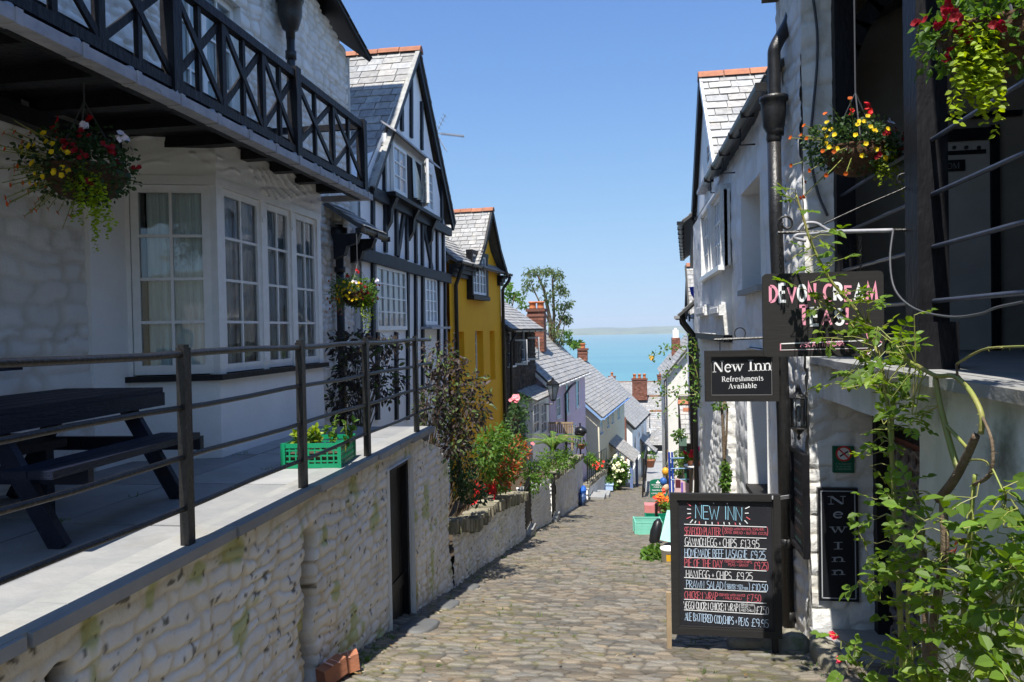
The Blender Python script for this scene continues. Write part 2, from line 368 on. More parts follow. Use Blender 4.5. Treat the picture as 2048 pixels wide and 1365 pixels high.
# ------------------------------------------------------------------ facade frames, walls, windows, roofs
class Fac:
    """vertical plane through plan points a -> b; n points out of the wall"""
    def __init__(s, a, b, out):
        s.a = np.array([a[0], a[1]], float); e = np.array([b[0]-a[0], b[1]-a[1]], float); s.len = np.linalg.norm(e); s.d = e/s.len
        n = np.array([s.d[1], -s.d[0]]); s.n = n if np.dot(n, np.array(out[:2], float)) > 0 else -n
    def P(s, t, z, off=0.0):
        q = s.a+s.d*t+s.n*off; return np.array([q[0], q[1], z])
    def hit(s, u, v, off=0.0):
        r = ray(u, v); a = s.a+s.n*off
        k = np.dot(a, s.n)/np.dot(r[:2], s.n); p = r*k
        return float(np.dot(p[:2]-a, s.d)), float(p[2])
    def rect(s, u0, v0, u1, v1, off=0.0):
        vm = (v0+v1)/2; um = (u0+u1)/2
        a = s.hit(u0, vm, off)[0]; b = s.hit(u1, vm, off)[0]
        return min(a, b), max(a, b), s.hit(um, v1, off)[1], s.hit(um, v0, off)[1]
    def box(s, mb, t0, t1, z0, z1, o0, o1, col=(1, 1, 1)):
        c = s.P((t0+t1)/2, (z0+z1)/2, (o0+o1)/2)
        d3 = np.array([s.d[0], s.d[1], 0]); n3 = np.array([s.n[0], s.n[1], 0])
        return mb.obox(c, d3*(t1-t0)/2, n3*(o1-o0)/2, np.array([0, 0, (z1-z0)/2]), col)
def panel(mb, F, t0, t1, z0, z1, holes=(), depth=.18, off=0.0, col=(1, 1, 1)):
    """flat wall face with real openings and reveals"""
    ts = sorted({t0, t1, *[min(max(x, t0), t1) for h in holes for x in h[:2]]})
    zs = sorted({z0, z1, *[min(max(x, z0), z1) for h in holes for x in h[2:4]]})
    for i in range(len(ts)-1):
        for j in range(len(zs)-1):
            tm = (ts[i]+ts[i+1])/2; zm = (zs[j]+zs[j+1])/2
            if any(h[0] < tm < h[1] and h[2] < zm < h[3] for h in holes): continue
            mb.poly([F.P(ts[i], zs[j], off), F.P(ts[i+1], zs[j], off), F.P(ts[i+1], zs[j+1], off), F.P(ts[i], zs[j+1], off)], col)
    for h in holes:
        a, b, c, d = h[:4]
        q = [(a, c), (b, c), (b, d), (a, d)]
        for k in range(4):
            (ta, za), (tb, zb) = q[k], q[(k+1) % 4]
            mb.poly([F.P(ta, za, off), F.P(tb, zb, off), F.P(tb, zb, off-depth), F.P(ta, za, off-depth)], col)
def rough_panel(mb, F, t0, t1, z0, z1, step, hf, holes=(), ztop=None, zbot=None, cf=None, depth=0.0, off=0.0):
    """dense displaced wall face; hf(s, z) -> relief in metres; ztop(s) / zbot(s) shape its edges"""
    nt_ = max(2, int(round((t1-t0)/step))+1); nz = max(2, int(round((z1-z0)/step))+1)
    T = np.linspace(t0, t1, nt_); Zq = np.linspace(0, 1, nz)
    TT, ZZ = np.meshgrid(T, Zq, indexing='ij')
    zt = np.full(nt_, z1) if ztop is None else np.array([ztop(x) for x in T])
    zb = np.full(nt_, z0) if zbot is None else np.array([zbot(x) for x in T])
    ZZ = zb[:, None]+(zt-zb)[:, None]*ZZ
    H, C = hf(TT, ZZ)
    px = F.a[0]+F.d[0]*TT+F.n[0]*(H+off); py = F.a[1]+F.d[1]*TT+F.n[1]*(H+off)
    vs = np.stack([px, py, ZZ], -1).reshape(-1, 3)
    Cm = C.reshape(-1, 3)
    ii, jj = np.meshgrid(np.arange(nt_-1), np.arange(nz-1), indexing='ij')
    tm = (TT[:-1, :-1]+TT[1:, 1:])/2; zm = (ZZ[:-1, :-1]+ZZ[1:, 1:])/2
    keep = np.ones(tm.shape, bool)
    for h in holes: keep &= ~((tm > h[0]) & (tm < h[1]) & (zm > h[2]) & (zm < h[3]))
    n3 = np.cross(np.array([F.d[0], F.d[1], 0]), [0, 0, 1.])
    fl = np.dot(n3, [F.n[0], F.n[1], 0]) > 0
    mb.grid(np.stack([px, py, ZZ], -1), C, keep, not fl)
    if depth:
        for h in holes:
            a_, b_, c_, d_ = h[:4]; q = [(a_, c_), (b_, c_), (b_, d_), (a_, d_)]
            for k in range(4):
                (ta, za), (tb, zb_) = q[k], q[(k+1) % 4]
                mb.poly([F.P(ta, za, .03), F.P(tb, zb_, .03), F.P(tb, zb_, -depth), F.P(ta, za, -depth)])
def rubble_h(w, h, amp, seed, joint=(.62, .52, .38), soft=.45, var=.12, streak=.0, coursed=True):
    def f(s, z):
        p, idr, e = courses(s, z, w, h, seed) if coursed else stones(s, z, w, h, seed, soft=soft)
        n = fbm(s*9, z*9, seed+40, 3)-.5; b = fbm(s*1.2, z*1.2, seed+50, 2)-.5
        H = amp*(p*(.65+.5*idr)-.6)+.018*n+.06*b
        k = np.clip(1-e*(2.2 if coursed else 1.35), 0, 1)**1.2*np.clip(.35+1.2*fbm(s*1.7, z*1.7, seed+60, 3)-.2, 0, 1)
        v = 1+var*(idr-.5)
        C = np.stack([v*(1-k*(1-joint[i])) for i in range(3)], -1)
        if streak:
            st = np.clip((fbm(s*7, z*.55, seed+70, 4)-.52)*5, 0, 1)*np.clip((fbm(s*1.1, z*.7, seed+75, 2)-.4)*3, 0, 1)*streak
            C = C*(1-st[..., None]*np.array([.22, .32, .48]))
            mo = np.clip((fbm(s*5, z*4, seed+80, 4)-.62)*9, 0, 1)*streak
            C = C*(1-mo[..., None]*np.array([.34, .28, .58]))
            pk = np.clip((fbm(s*26, z*22, seed+90, 2)-.76)*16, 0, 1)
            C = C*(1-pk[..., None]*.75)
        return H, C
    return f
def window(par, F, t0, t1, z0, z1, cols=2, rows=3, off=-.08, fw=.055, gb=.022, depth=.05, glass='glass_far', curtain=None, sill=None, fmat='white_paint',
           name='window', lites=1):
    mb = MB()
    F.box(mb, t0, t0+fw, z0, z1, off-depth, off); F.box(mb, t1-fw, t1, z0, z1, off-depth, off)
    F.box(mb, t0+fw, t1-fw, z0, z0+fw*1.25, off-depth, off-.001); F.box(mb, t0+fw, t1-fw, z1-fw, z1, off-depth, off-.001)
    a, b, c, d = t0+fw, t1-fw, z0+fw*1.25, z1-fw
    for i in range(1, lites):
        x = a+(b-a)*i/lites; F.box(mb, x-fw*.6, x+fw*.6, c, d, off-depth, off-.002)
    for i in range(1, cols):
        if lites > 1 and (i*lites) % cols == 0: continue
        x = a+(b-a)*i/cols; F.box(mb, x-gb/2, x+gb/2, c, d, off-depth*.8, off-.008)
    for j in range(1, rows):
        y = c+(d-c)*j/rows; F.box(mb, a, b, y-gb/2, y+gb/2, off-depth*.8, off-.0095)
    w_ = mb.build(name, M[fmat], par)
    g = MB(); g.poly([F.P(a, c, off-depth*.5), F.P(b, c, off-depth*.5), F.P(b, d, off-depth*.5), F.P(a, d, off-depth*.5)])
    g.build('pane', M[glass], w_)
    if curtain:
        k = MB(); n = 60
        xs = np.linspace(a-.02, b+.02, n)
        gap = curtain if isinstance(curtain, tuple) else (2, 2)
        top = [F.P(x, d+.02, off-.10+.022*math.sin(i*1.1)+.01*math.sin(i*2.7)) for i, x in enumerate(xs)]
        bot = [F.P(x, c-.02, off-.10+.03*math.sin(i*1.1+.3)+.012*math.sin(i*2.7)) for i, x in enumerate(xs)]
        fs = [(i, i+1, n+i+1, n+i) for i in range(n-1) if not (gap[0] < (i+.5)/n < gap[1])]
        k.add(top+bot, fs); k.build('curtain', M['curtain'], w_, True)
        r = MB(); F.box(r, t0, t1, z0, z1, off-.42, off-.40); r.build('room_backing', M['dark_room'], w_)
    if sill:
        s_ = MB(); F.box(s_, t0-.05, t1+.05, z0-.05, z0-.002, off-.02, .07); s_.build('sill', M[sill], w_)
    return w_
def clip2(poly, lo, hi):
    """clip a convex polygon (list of 2-D points) by rect lo..hi"""
    def cut(ps, ax, val, keep_gt):
        out = []
        for i in range(len(ps)):
            p, q = ps[i], ps[(i+1) % len(ps)]
            ip = (p[ax] >= val) if keep_gt else (p[ax] <= val); iq = (q[ax] >= val) if keep_gt else (q[ax] <= val)
            if ip: out.append(p)
            if ip != iq:
                t = (val-p[ax])/(q[ax]-p[ax]); out.append((p[0]+(q[0]-p[0])*t, p[1]+(q[1]-p[1])*t))
        return out
    ps = [tuple(p) for p in poly]
    for ax, val, g in ((0, lo[0], True), (0, hi[0], False), (1, lo[1], True), (1, hi[1], False)):
        ps = cut(ps, ax, val, g)
        if len(ps) < 3: return []
    return ps
def slates(mb, pts, w=.30, h=.22, t=.02, seed=0, var=.35, base=1.0, under=True):
    """slated roof plane: pts = [eave a, eave b, top b, top a] or any convex polygon starting with the eave edge"""
    pts = [V3(p) for p in pts]; rr = random.Random(seed)
    O = pts[0]; U = unit(pts[1]-pts[0])
    N = np.zeros(3)
    for i in range(1, len(pts)-1): N = N+np.cross(pts[i]-pts[0], pts[i+1]-pts[0])
    N = unit(N); N = N if N[2] > 0 else -N
    Vv = np.cross(N, U); Vv = Vv if Vv[2] > 0 else -Vv
    P2 = [(float(np.dot(p-O, U)), float(np.dot(p-O, Vv))) for p in pts]
    u0 = min(p[0] for p in P2); u1 = max(p[0] for p in P2); v0 = min(p[1] for p in P2); v1 = max(p[1] for p in P2)
    if under:
        mb.prism(pts, -N*.06, (.22, .22, .22))
    y = v0; k = 0
    hh = h
    while y < v1:
        x = u0-w*(.5 if k % 2 else 0)-rr.random()*.1*w
        while x < u1:
            ww = w*(.72+.56*rr.random())
            c = clip2(P2, (x+.007, y), (x+ww-.007, y+hh*1.12))
            if c:
                cc = base*(1-var/2+var*rr.random()); tint = rr.random()
                col = np.array([cc*(1+.06*(tint-.3)), cc, cc*(1-.07*(tint-.3))])
                lift = t*(.8+.5*rr.random()); tw = (rr.random()-.5)*.010
                def Z(p): return lift*(1-(p[1]-y)/(hh*1.12))+.004+tw*(p[0]-x)/ww
                top = [O+U*p[0]+Vv*p[1]+N*Z(p) for p in c]
                bot = [O+U*p[0]+Vv*p[1]+N*(Z(p)-.014) for p in c]
                n = len(c)
                area = sum(c[i][0]*c[(i+1) % n][1]-c[(i+1) % n][0]*c[i][1] for i in range(n))
                order = tuple(range(n)) if area*np.dot(np.cross(U, Vv), N) > 0 else tuple(range(n))[::-1]
                mb.add(top+bot, [order]+[(i, n+i, n+(i+1) % n, (i+1) % n) for i in range(n)], col)
            x += ww
        y += hh; k += 1
def ridge(mb, a, b, seg=.4, r=.11, col=(1, 1, 1)):
    a, b = V3(a), V3(b); L = np.linalg.norm(b-a); n = max(1, int(L/seg)); d = (b-a)/n
    sd = unit(np.cross(d, (0, 0, 1)))
    for i in range(n):
        p = a+d*i; q = p+d*.97; j = (rnd.random()-.5)*.012; c = .85+.3*rnd.random()
        prof = [(-1.15, -.75), (-.75, -.05), (-.3, .3), (.3, .3), (.75, -.05), (1.15, -.75)]
        A = [p+sd*x*r+np.array([0, 0, z*r+j]) for x, z in prof]; Bq = [q+sd*x*r+np.array([0, 0, z*r+j]) for x, z in prof]
        mb.add(A+Bq, [(k, k+1, 7+k, 6+k) for k in range(5)]+[tuple(range(6))[::-1], tuple(range(6, 12))], tuple(np.array(col)*c))
def gutter(mb, a, b, r=.06):
    a, b = V3(a), V3(b); d = b-a; sd = unit(np.cross(d, (0, 0, 1)))
    n = 7; out = []; inn = []
    for q, rr_ in ((a, r), (b, r)):
        out.append([q+sd*math.cos(math.pi*k/(n-1))*rr_-np.array([0, 0, math.sin(math.pi*k/(n-1))*rr_]) for k in range(n)])
        inn.append([q+sd*math.cos(math.pi*k/(n-1))*(rr_-.008)-np.array([0, 0, math.sin(math.pi*k/(n-1))*(rr_-.008)]) for k in range(n)])
    vs = out[0]+out[1]+inn[0]+inn[1]
    fs = [(k, k+1, n+k+1, n+k) for k in range(n-1)]+[(2*n+k, 3*n+k, 3*n+k+1, 2*n+k+1) for k in range(n-1)]
    fs += [(0, n, 3*n, 2*n), (n-1, 3*n-1, 4*n-1, 2*n-1), tuple(range(n)), tuple(range(n, 2*n))]
    mb.add(vs, fs)
    L = np.linalg.norm(d); m = max(2, int(L/.9))
    for i in range(m+1):
        q = a+d*(i/m); mb.obox(q-np.array([0, 0, r*.5]), unit(d)*.012, sd*(r+.006), np.array([0, 0, r*.58]))

# ------------------------------------------------------------------ stroke lettering
def _arc(cx, cy, rx, ry, a0, a1, n=10):
    return [(cx+rx*math.cos(math.radians(a0+(a1-a0)*k/n)), cy+ry*math.sin(math.radians(a0+(a1-a0)*k/n))) for k in range(n+1)]
HAND = {  # narrow hand-drawn capitals, unit height: (advance, strokes)
    'A': (.62, [[(0, 0), (.27, 1), (.54, 0)], [(.08, .35), (.48, .38)]]), 'B': (.55, [[(.02, 0), (.02, 1)], [(.02, 1)]+_arc(.15, .77, .25, .23, 90, -90)+[(.02, .54)], [(.1, .54)]+_arc(.16, .27, .3, .27, 90, -90)+[(.02, 0)]]),
    'C': (.55, [_arc(.32, .5, .30, .5, 55, 305, 14)]), 'D': (.58, [[(.03, 0), (.03, 1)], [(.03, 1)]+_arc(.1, .5, .42, .5, 90, -90, 12)+[(.03, 0)]]),
    'E': (.5, [[(.44, 1), (.03, 1), (.03, 0), (.45, 0)], [(.03, .52), (.38, .54)]]), 'F': (.5, [[(.46, 1), (.03, 1), (.03, 0)], [(.03, .52), (.38, .54)]]),
    'G': (.6, [_arc(.32, .5, .30, .5, 55, 330, 14)+[(.56, .45), (.32, .45)]]), 'H': (.58, [[(.03, 0), (.05, 1)], [(.5, 0), (.5, 1)], [(.04, .5), (.5, .53)]]),
    'I': (.26, [[(.12, 0), (.12, 1)]]), 'L': (.45, [[(.04, 1), (.03, 0), (.42, .02)]]), 'M': (.72, [[(.02, 0), (.1, 1), (.34, .2), (.58, 1), (.66, 0)]]),
    'N': (.6, [[(.03, 0), (.05, 1), (.48, 0), (.5, 1)]]), 'O': (.6, [_arc(.29, .5, .27, .5, 90, 450, 16)]), 'P': (.52, [[(.03, 0), (.03, 1)]+_arc(.14, .74, .30, .26, 90, -90)+[(.03, .48)]]),
    'Q': (.62, [_arc(.29, .5, .27, .5, 90, 450, 16), [(.32, .25), (.58, -.06)]]), 'R': (.56, [[(.03, 0), (.03, 1)]+_arc(.14, .74, .30, .26, 90, -90)+[(.08, .48), (.5, 0)]]),
    'S': (.5, [_arc(.25, .76, .2, .24, 30, 270, 10)+_arc(.25, .26, .22, .26, 90, -150, 10)]), 'T': (.52, [[(0, .98), (.5, 1)], [(.25, 1), (.25, 0)]]),
    'U': (.58, [[(.03, 1), (.03, .3)]+_arc(.27, .27, .24, .27, 180, 360)+[(.51, 1)]]), 'V': (.56, [[(0, 1), (.27, 0), (.54, 1)]]), 'W': (.78, [[(0, 1), (.19, 0), (.37, .75), (.55, 0), (.74, 1)]]),
    'Y': (.52, [[(0, 1), (.24, .5), (.48, 1)], [(.24, .5), (.2, 0)]]), 'K': (.54, [[(.03, 0), (.03, 1)], [(.48, 1), (.05, .45), (.5, 0)]]), '+': (.42, [[(.04, .4), (.36, .4)], [(.2, .2), (.2, .62)]]),
    '.': (.2, [[(.08, 0), (.1, .06)]]), ',': (.2, [[(.1, .08), (.05, -.12)]]), '!': (.24, [[(.12, 1), (.1, .3)], [(.1, 0), (.11, .07)]]), '(': (.32, [_arc(.4, .5, .3, .68, 120, 240, 10)]), ')': (.32, [_arc(-.1, .5, .3, .68, 60, -60, 10)]),
    '£': (.6, [_arc(.34, .76, .18, .22, 20, 180, 8)+[(.17, .3), (.05, .02), (.52, .02)], [(.02, .46), (.38, .48)]]), '0': (.52, [_arc(.25, .5, .22, .5, 90, 450, 14)]), '1': (.28, [[(.03, .8), (.14, 1), (.14, 0)]]),
    '2': (.5, [_arc(.24, .74, .2, .26, 160, -30, 9)+[(.03, .02), (.48, .02)]]), '3': (.48, [_arc(.2, .76, .2, .24, 140, -80, 9), _arc(.2, .27, .24, .27, 85, -140, 9)]), '5': (.5, [[(.44, 1), (.1, 1), (.07, .56)]+_arc(.2, .3, .25, .3, 100, -140, 10)]),
    '7': (.46, [[(.02, .98), (.44, 1), (.16, 0)]]), '9': (.5, [_arc(.24, .72, .2, .27, 0, 360, 12)+[(.42, .4), (.36, 0)]]), ' ': (.34, [])}
T_, N_ = .15, .05     # thick and thin of the roman face
def _sf(x, y, w=.30): return ([(x-w/2, y+.02), (x+w/2, y+.02)], .05)
def _st(x, y0, y1, top=True, bot=True, w=.32):
    s = [([(x, y0), (x, y1)], T_)]
    if bot: s.append(_sf(x, y0, w))
    if top: s.append(([(x-w/2, y1-.025), (x+w/2*.6 if top == 'l' else x+w/2, y1-.025)], .05))
    return s
XH = .66
SERIF = {
    'N': (.98, [([(.16, 0), (.16, .98)], N_), ([(.18, .97), (.76, .03)], T_), ([(.80, 0), (.80, 1)], N_), _sf(.16, 0, .3), _sf(.14, .95, .3), _sf(.80, .95, .3)]),
    'I': (.50, _st(.25, 0, 1, w=.42)), 'e': (.62, [(_arc(.31, .33, .235, .33, 10, 320, 16), .11), ([(.09, .36), (.55, .36)], .05)]),
    'w': (.98, [([(.10, XH), (.31, .02)], T_*.85), ([(.31, .02), (.49, XH)], N_), ([(.47, XH), (.68, .02)], T_*.85), ([(.68, .02), (.88, XH)], N_), _sf(.1, XH-.045, .28), _sf(.48, XH-.045, .24), _sf(.88, XH-.045, .22)]),
    'n': (.74, _st(.17, 0, XH, top='l')+_st(.57, 0, .44, top=False)+[([(.2, .52)]+_arc(.40, .44, .17, .2, 130, 0, 7), .09)]), 'm': (1.06, _st(.17, 0, XH, top='l')+_st(.53, 0, .46, top=False, w=.26)+_st(.89, 0, .46, top=False)+[([(.2, .52)]+_arc(.37, .46, .16, .18, 130, 0, 6), .09), ([(.56, .52)]+_arc(.73, .46, .16, .18, 130, 0, 6), .09)]),
    'h': (.74, _st(.17, 0, 1, top='l')+_st(.57, 0, .44, top=False)+[([(.2, .52)]+_arc(.40, .44, .17, .2, 130, 0, 7), .09)]), 'r': (.54, _st(.17, 0, XH, top='l')+[([(.2, .46), (.32, .6), (.46, .58)], .12)]),
    's': (.52, [(_arc(.26, .49, .15, .15, 30, 250, 8)+_arc(.26, .18, .18, .16, 80, -140, 8), .10)]), 't': (.44, [([(.2, .88), (.2, .14)]+_arc(.3, .12, .1, .1, 180, 300, 5), .12), ([(.04, XH-.03), (.4, XH-.03)], .06)]),
    'f': (.46, _st(.2, 0, .8, top=False)+[(_arc(.32, .8, .12, .17, 180, 50, 6), .10), ([(.04, XH-.03), (.42, XH-.03)], .06)]), 'a': (.62, [(_arc(.26, .5, .16, .14, 150, 0, 7)+[(.43, .1), (.56, .04)], .12), (_arc(.25, .19, .15, .17, 60, 330, 10), .10)]),
    'v': (.66, [([(.12, XH), (.34, .02)], T_*.9), ([(.34, .02), (.54, XH)], N_), _sf(.12, XH-.045, .28), _sf(.54, XH-.045, .22)]), 'i': (.36, _st(.18, 0, XH, top='l')+[([(.17, .86), (.17, .99)], .15)]), 'l': (.36, _st(.18, 0, 1, top='l')),
    'b': (.68, _st(.16, .03, 1, top='l', bot=False)+[(_arc(.36, .32, .2, .3, 140, -150, 12), .11)]), 'A': (.92, [([(.12, 0), (.44, .98)], N_), ([(.44, 1), (.78, 0)], T_), ([(.22, .32), (.66, .32)], N_), _sf(.12, 0, .26), _sf(.76, 0, .34)]),
    'R': (.88, _st(.2, 0, 1, top=True)+[([(.2, .96)]+_arc(.42, .74, .2, .22, 90, -90, 8)+[(.2, .52)], .11), ([(.44, .5), (.74, .02)], T_*.9), _sf(.78, 0, .2)]), 'O': (.9, [(_arc(.45, .5, .36, .48, 0, 360, 18), .1)]), 'M': (1.1, [([(.16, 0), (.16, 1)], N_), ([(.18, .97), (.54, .05)], T_), ([(.54, .05), (.9, .97)], N_), ([(.92, 0), (.92, 1)], T_), _sf(.16, 0, .26), _sf(.92, 0, .3)]), ' ': (.34, [])}
def ribbon(mb, pts, wd, mapf, col):
    pts = [np.array(p, float) for p in pts]; n = len(pts)
    if n < 2: return
    L, Rr = [], []
    for i in range(n):
        a = pts[i]-pts[i-1] if i else pts[1]-pts[0]; b = pts[i+1]-pts[i] if i < n-1 else pts[-1]-pts[-2]
        a = a/max(1e-6, np.hypot(*a)); b = b/max(1e-6, np.hypot(*b)); t = a+b
        if np.hypot(*t) < .3: t = b
        t = t/np.hypot(*t); c = max(.45, float(np.dot(t, b))); nn = np.array([-t[1], t[0]])*wd/2/c
        L.append(pts[i]+nn); Rr.append(pts[i]-nn)
    mb.add([mapf(*p) for p in L+Rr], [(i, n+i, n+i+1, i+1) for i in range(n-1)], col)
def write(mb, F, txt, uv0, uv1, hpx, wd, font, off=.003, col=(1, 1, 1), jit=0.0, dip=None):
    """letters painted on facade F from baseline pixel uv0 to uv1, capital height hpx at the start"""
    s0, z0 = F.hit(*uv0, off); s1, z1 = F.hit(*uv1, off); sh, zh = F.hit(uv0[0], uv0[1]-hpx, off)
    H = zh-z0; W = sum(font.get(c, font[' '])[0] for c in txt); kx = (s1-s0)/W
    x = 0
    for ch in txt:
        adv, st = font.get(ch, font[' '])
        jy = (rnd.random()-.5)*jit; js = 1+(rnd.random()-.5)*jit; jr = (rnd.random()-.5)*jit*.5
        for q in st:
            pts, wq = (q, wd) if font is HAND else q
            asp = abs(H/kx)
            def mp(a, b, x=x, jy=jy, js=js, jr=jr):
                px = x+a*js+jr*b*.4; f = px/W; return F.P(s0+(s1-s0)*f, z0+(z1-z0)*f+H*(b*js+jy)+(dip(f)*H if dip else 0), off)
            # widths measured in cap heights: work in a square space
            P2 = [(p[0]/1.0, p[1]*asp) for p in pts]
            ribbon(mb, P2, wq*(asp if font is HAND else (1+asp)/2), lambda a, b: mp(a, b/asp), col)
        x += adv

# ================================================================== SETTING: street, land, sea, far coast
def build_ground():
    ys = [-14.0]
    while ys[-1] < 62: ys.append(ys[-1]+(.15 if ys[-1] < 1 else .05 if ys[-1] < 4.2 else max(.0115, ys[-1]*.0019)))
    Y = np.array(ys); X = np.arange(-2.75, 2.55, .0165)
    XX, YY = np.meshgrid(X, Y, indexing='ij')
    p, idr, e = stones(XX+.25*np.sin(YY*.35), YY+.12*fbm(XX*.9, YY*.5, 3, 2), .165, .078, 21, .95, .34)
    lump = fbm(XX*.8, YY*.8, 77, 3)-.5
    far = np.clip((YY-9)/30, 0, 1)
    H = .024*(p*(.45+.85*idr)-.4)+.06*lump+.008*(fbm(XX*14, YY*14, 5, 2)-.5)
    ZZ = np.interp(YY, GY, GZ)+H*(1-.4*far)
    moss = np.clip((fbm(XX*1.3, YY*.9, 31, 4)-.46)*6, 0, 1)*np.clip(1.25-e*1.6, 0, 1)*np.clip((fbm(XX*7, YY*7, 35, 2)-.3)*3, 0, 1)
    moss = np.maximum(moss, np.clip((fbm(XX*2.3, YY*1.7, 91, 4)-.66)*7, 0, 1)*np.clip((fbm(XX*22, YY*22, 35, 2)-.4)*4, 0, 1))
    jd = np.clip(1-e*2.2, 0, 1)
    t1 = idr; t2 = (idr*7.31) % 1
    v = .60+.72*t1
    C = np.stack([v*(1+.16*(t2-.4)), v*(1+.02*(t2-.5)), v*(1-.16*(t2-.4))], -1)
    C = C*(1-jd[..., None]*np.array([.62, .64, .68]))
    moss = moss*.75
    C = C*(1-moss[..., None])+moss[..., None]*np.array([.62, .68, .22])
    mb = MB(); mb.grid(np.stack([XX, YY, ZZ], -1), C)
    struct('street', mb, M['cobble'], True)
    mb = MB(); xs = [-260, -120, -60, -30, -12, -4, -2.9, 3.5, 6, 14, 30, 60, 120, 260]; ysr = [-30, -10, 0, 10, 20, 29, 36, 44, 62, 90, 130, 180, 260, 340, 430]
    vs = []
    for y in ysr:
        for x in xs:
            vs.append((x, y, G(y)-.35-(.0 if abs(x) < 5 else .02*abs(x))))
    k = len(xs); mb.add(vs, [(j*k+i, j*k+i+1, (j+1)*k+i+1, (j+1)*k+i) for j in range(len(ysr)-1) for i in range(k-1)])
    struct('hillside', mb, mat('hillside_grass', (.10, .105, .07), (.13, .13, .09), .4, .95))
    m = mat('sea_water', (.075, .235, .275), (.092, .26, .295), .004, .35, .0, 1, .25, attr=False, c3=(.062, .20, .26), scale3=.0022, lo3=.45, hi3=.65, stretch=(.35, 2.2, 1))
    mb = MB(); mb.poly([(-14000, 300, -76), (14000, 300, -76), (14000, 16000, -76), (-14000, 16000, -76)]); struct('sea', mb, m)
    # far coast: low wooded hills with fields, about nine kilometres off
    nx, ny = 160, 14; vs = []; cs = []
    for j in range(ny):
        for i in range(nx):
            x = -7000+14000*i/(nx-1); y = 8600+j*170
            t = j/(ny-1)
            ht = .55*(70+120*float(fbm(x/1900, 3.3, 8, 4)))*(t**.6)*(.8+.35*float(fbm(x/500, t*4, 18, 3)))*(1.05+.3*np.clip(x/4000, -.8, .5))
            vs.append((x, y, -76.5+ht+(2 if j else 0)))
            g = float(fbm(x/260, t*9, 44, 3)); cs.append((.55+1.1*g, .7+.8*g, .6+.5*g) if g > .47 else (.45, .62, .5))
    mb = MB(); mb.add(vs, [(j*nx+i, j*nx+i+1, (j+1)*nx+i+1, (j+1)*nx+i) for j in range(ny-1) for i in range(nx-1)], np.array(cs))
    struct('coast_hills', mb, mat('coast_fields', (.13, .16, .06), (.09, .12, .05), .01, .95), True)
build_ground()

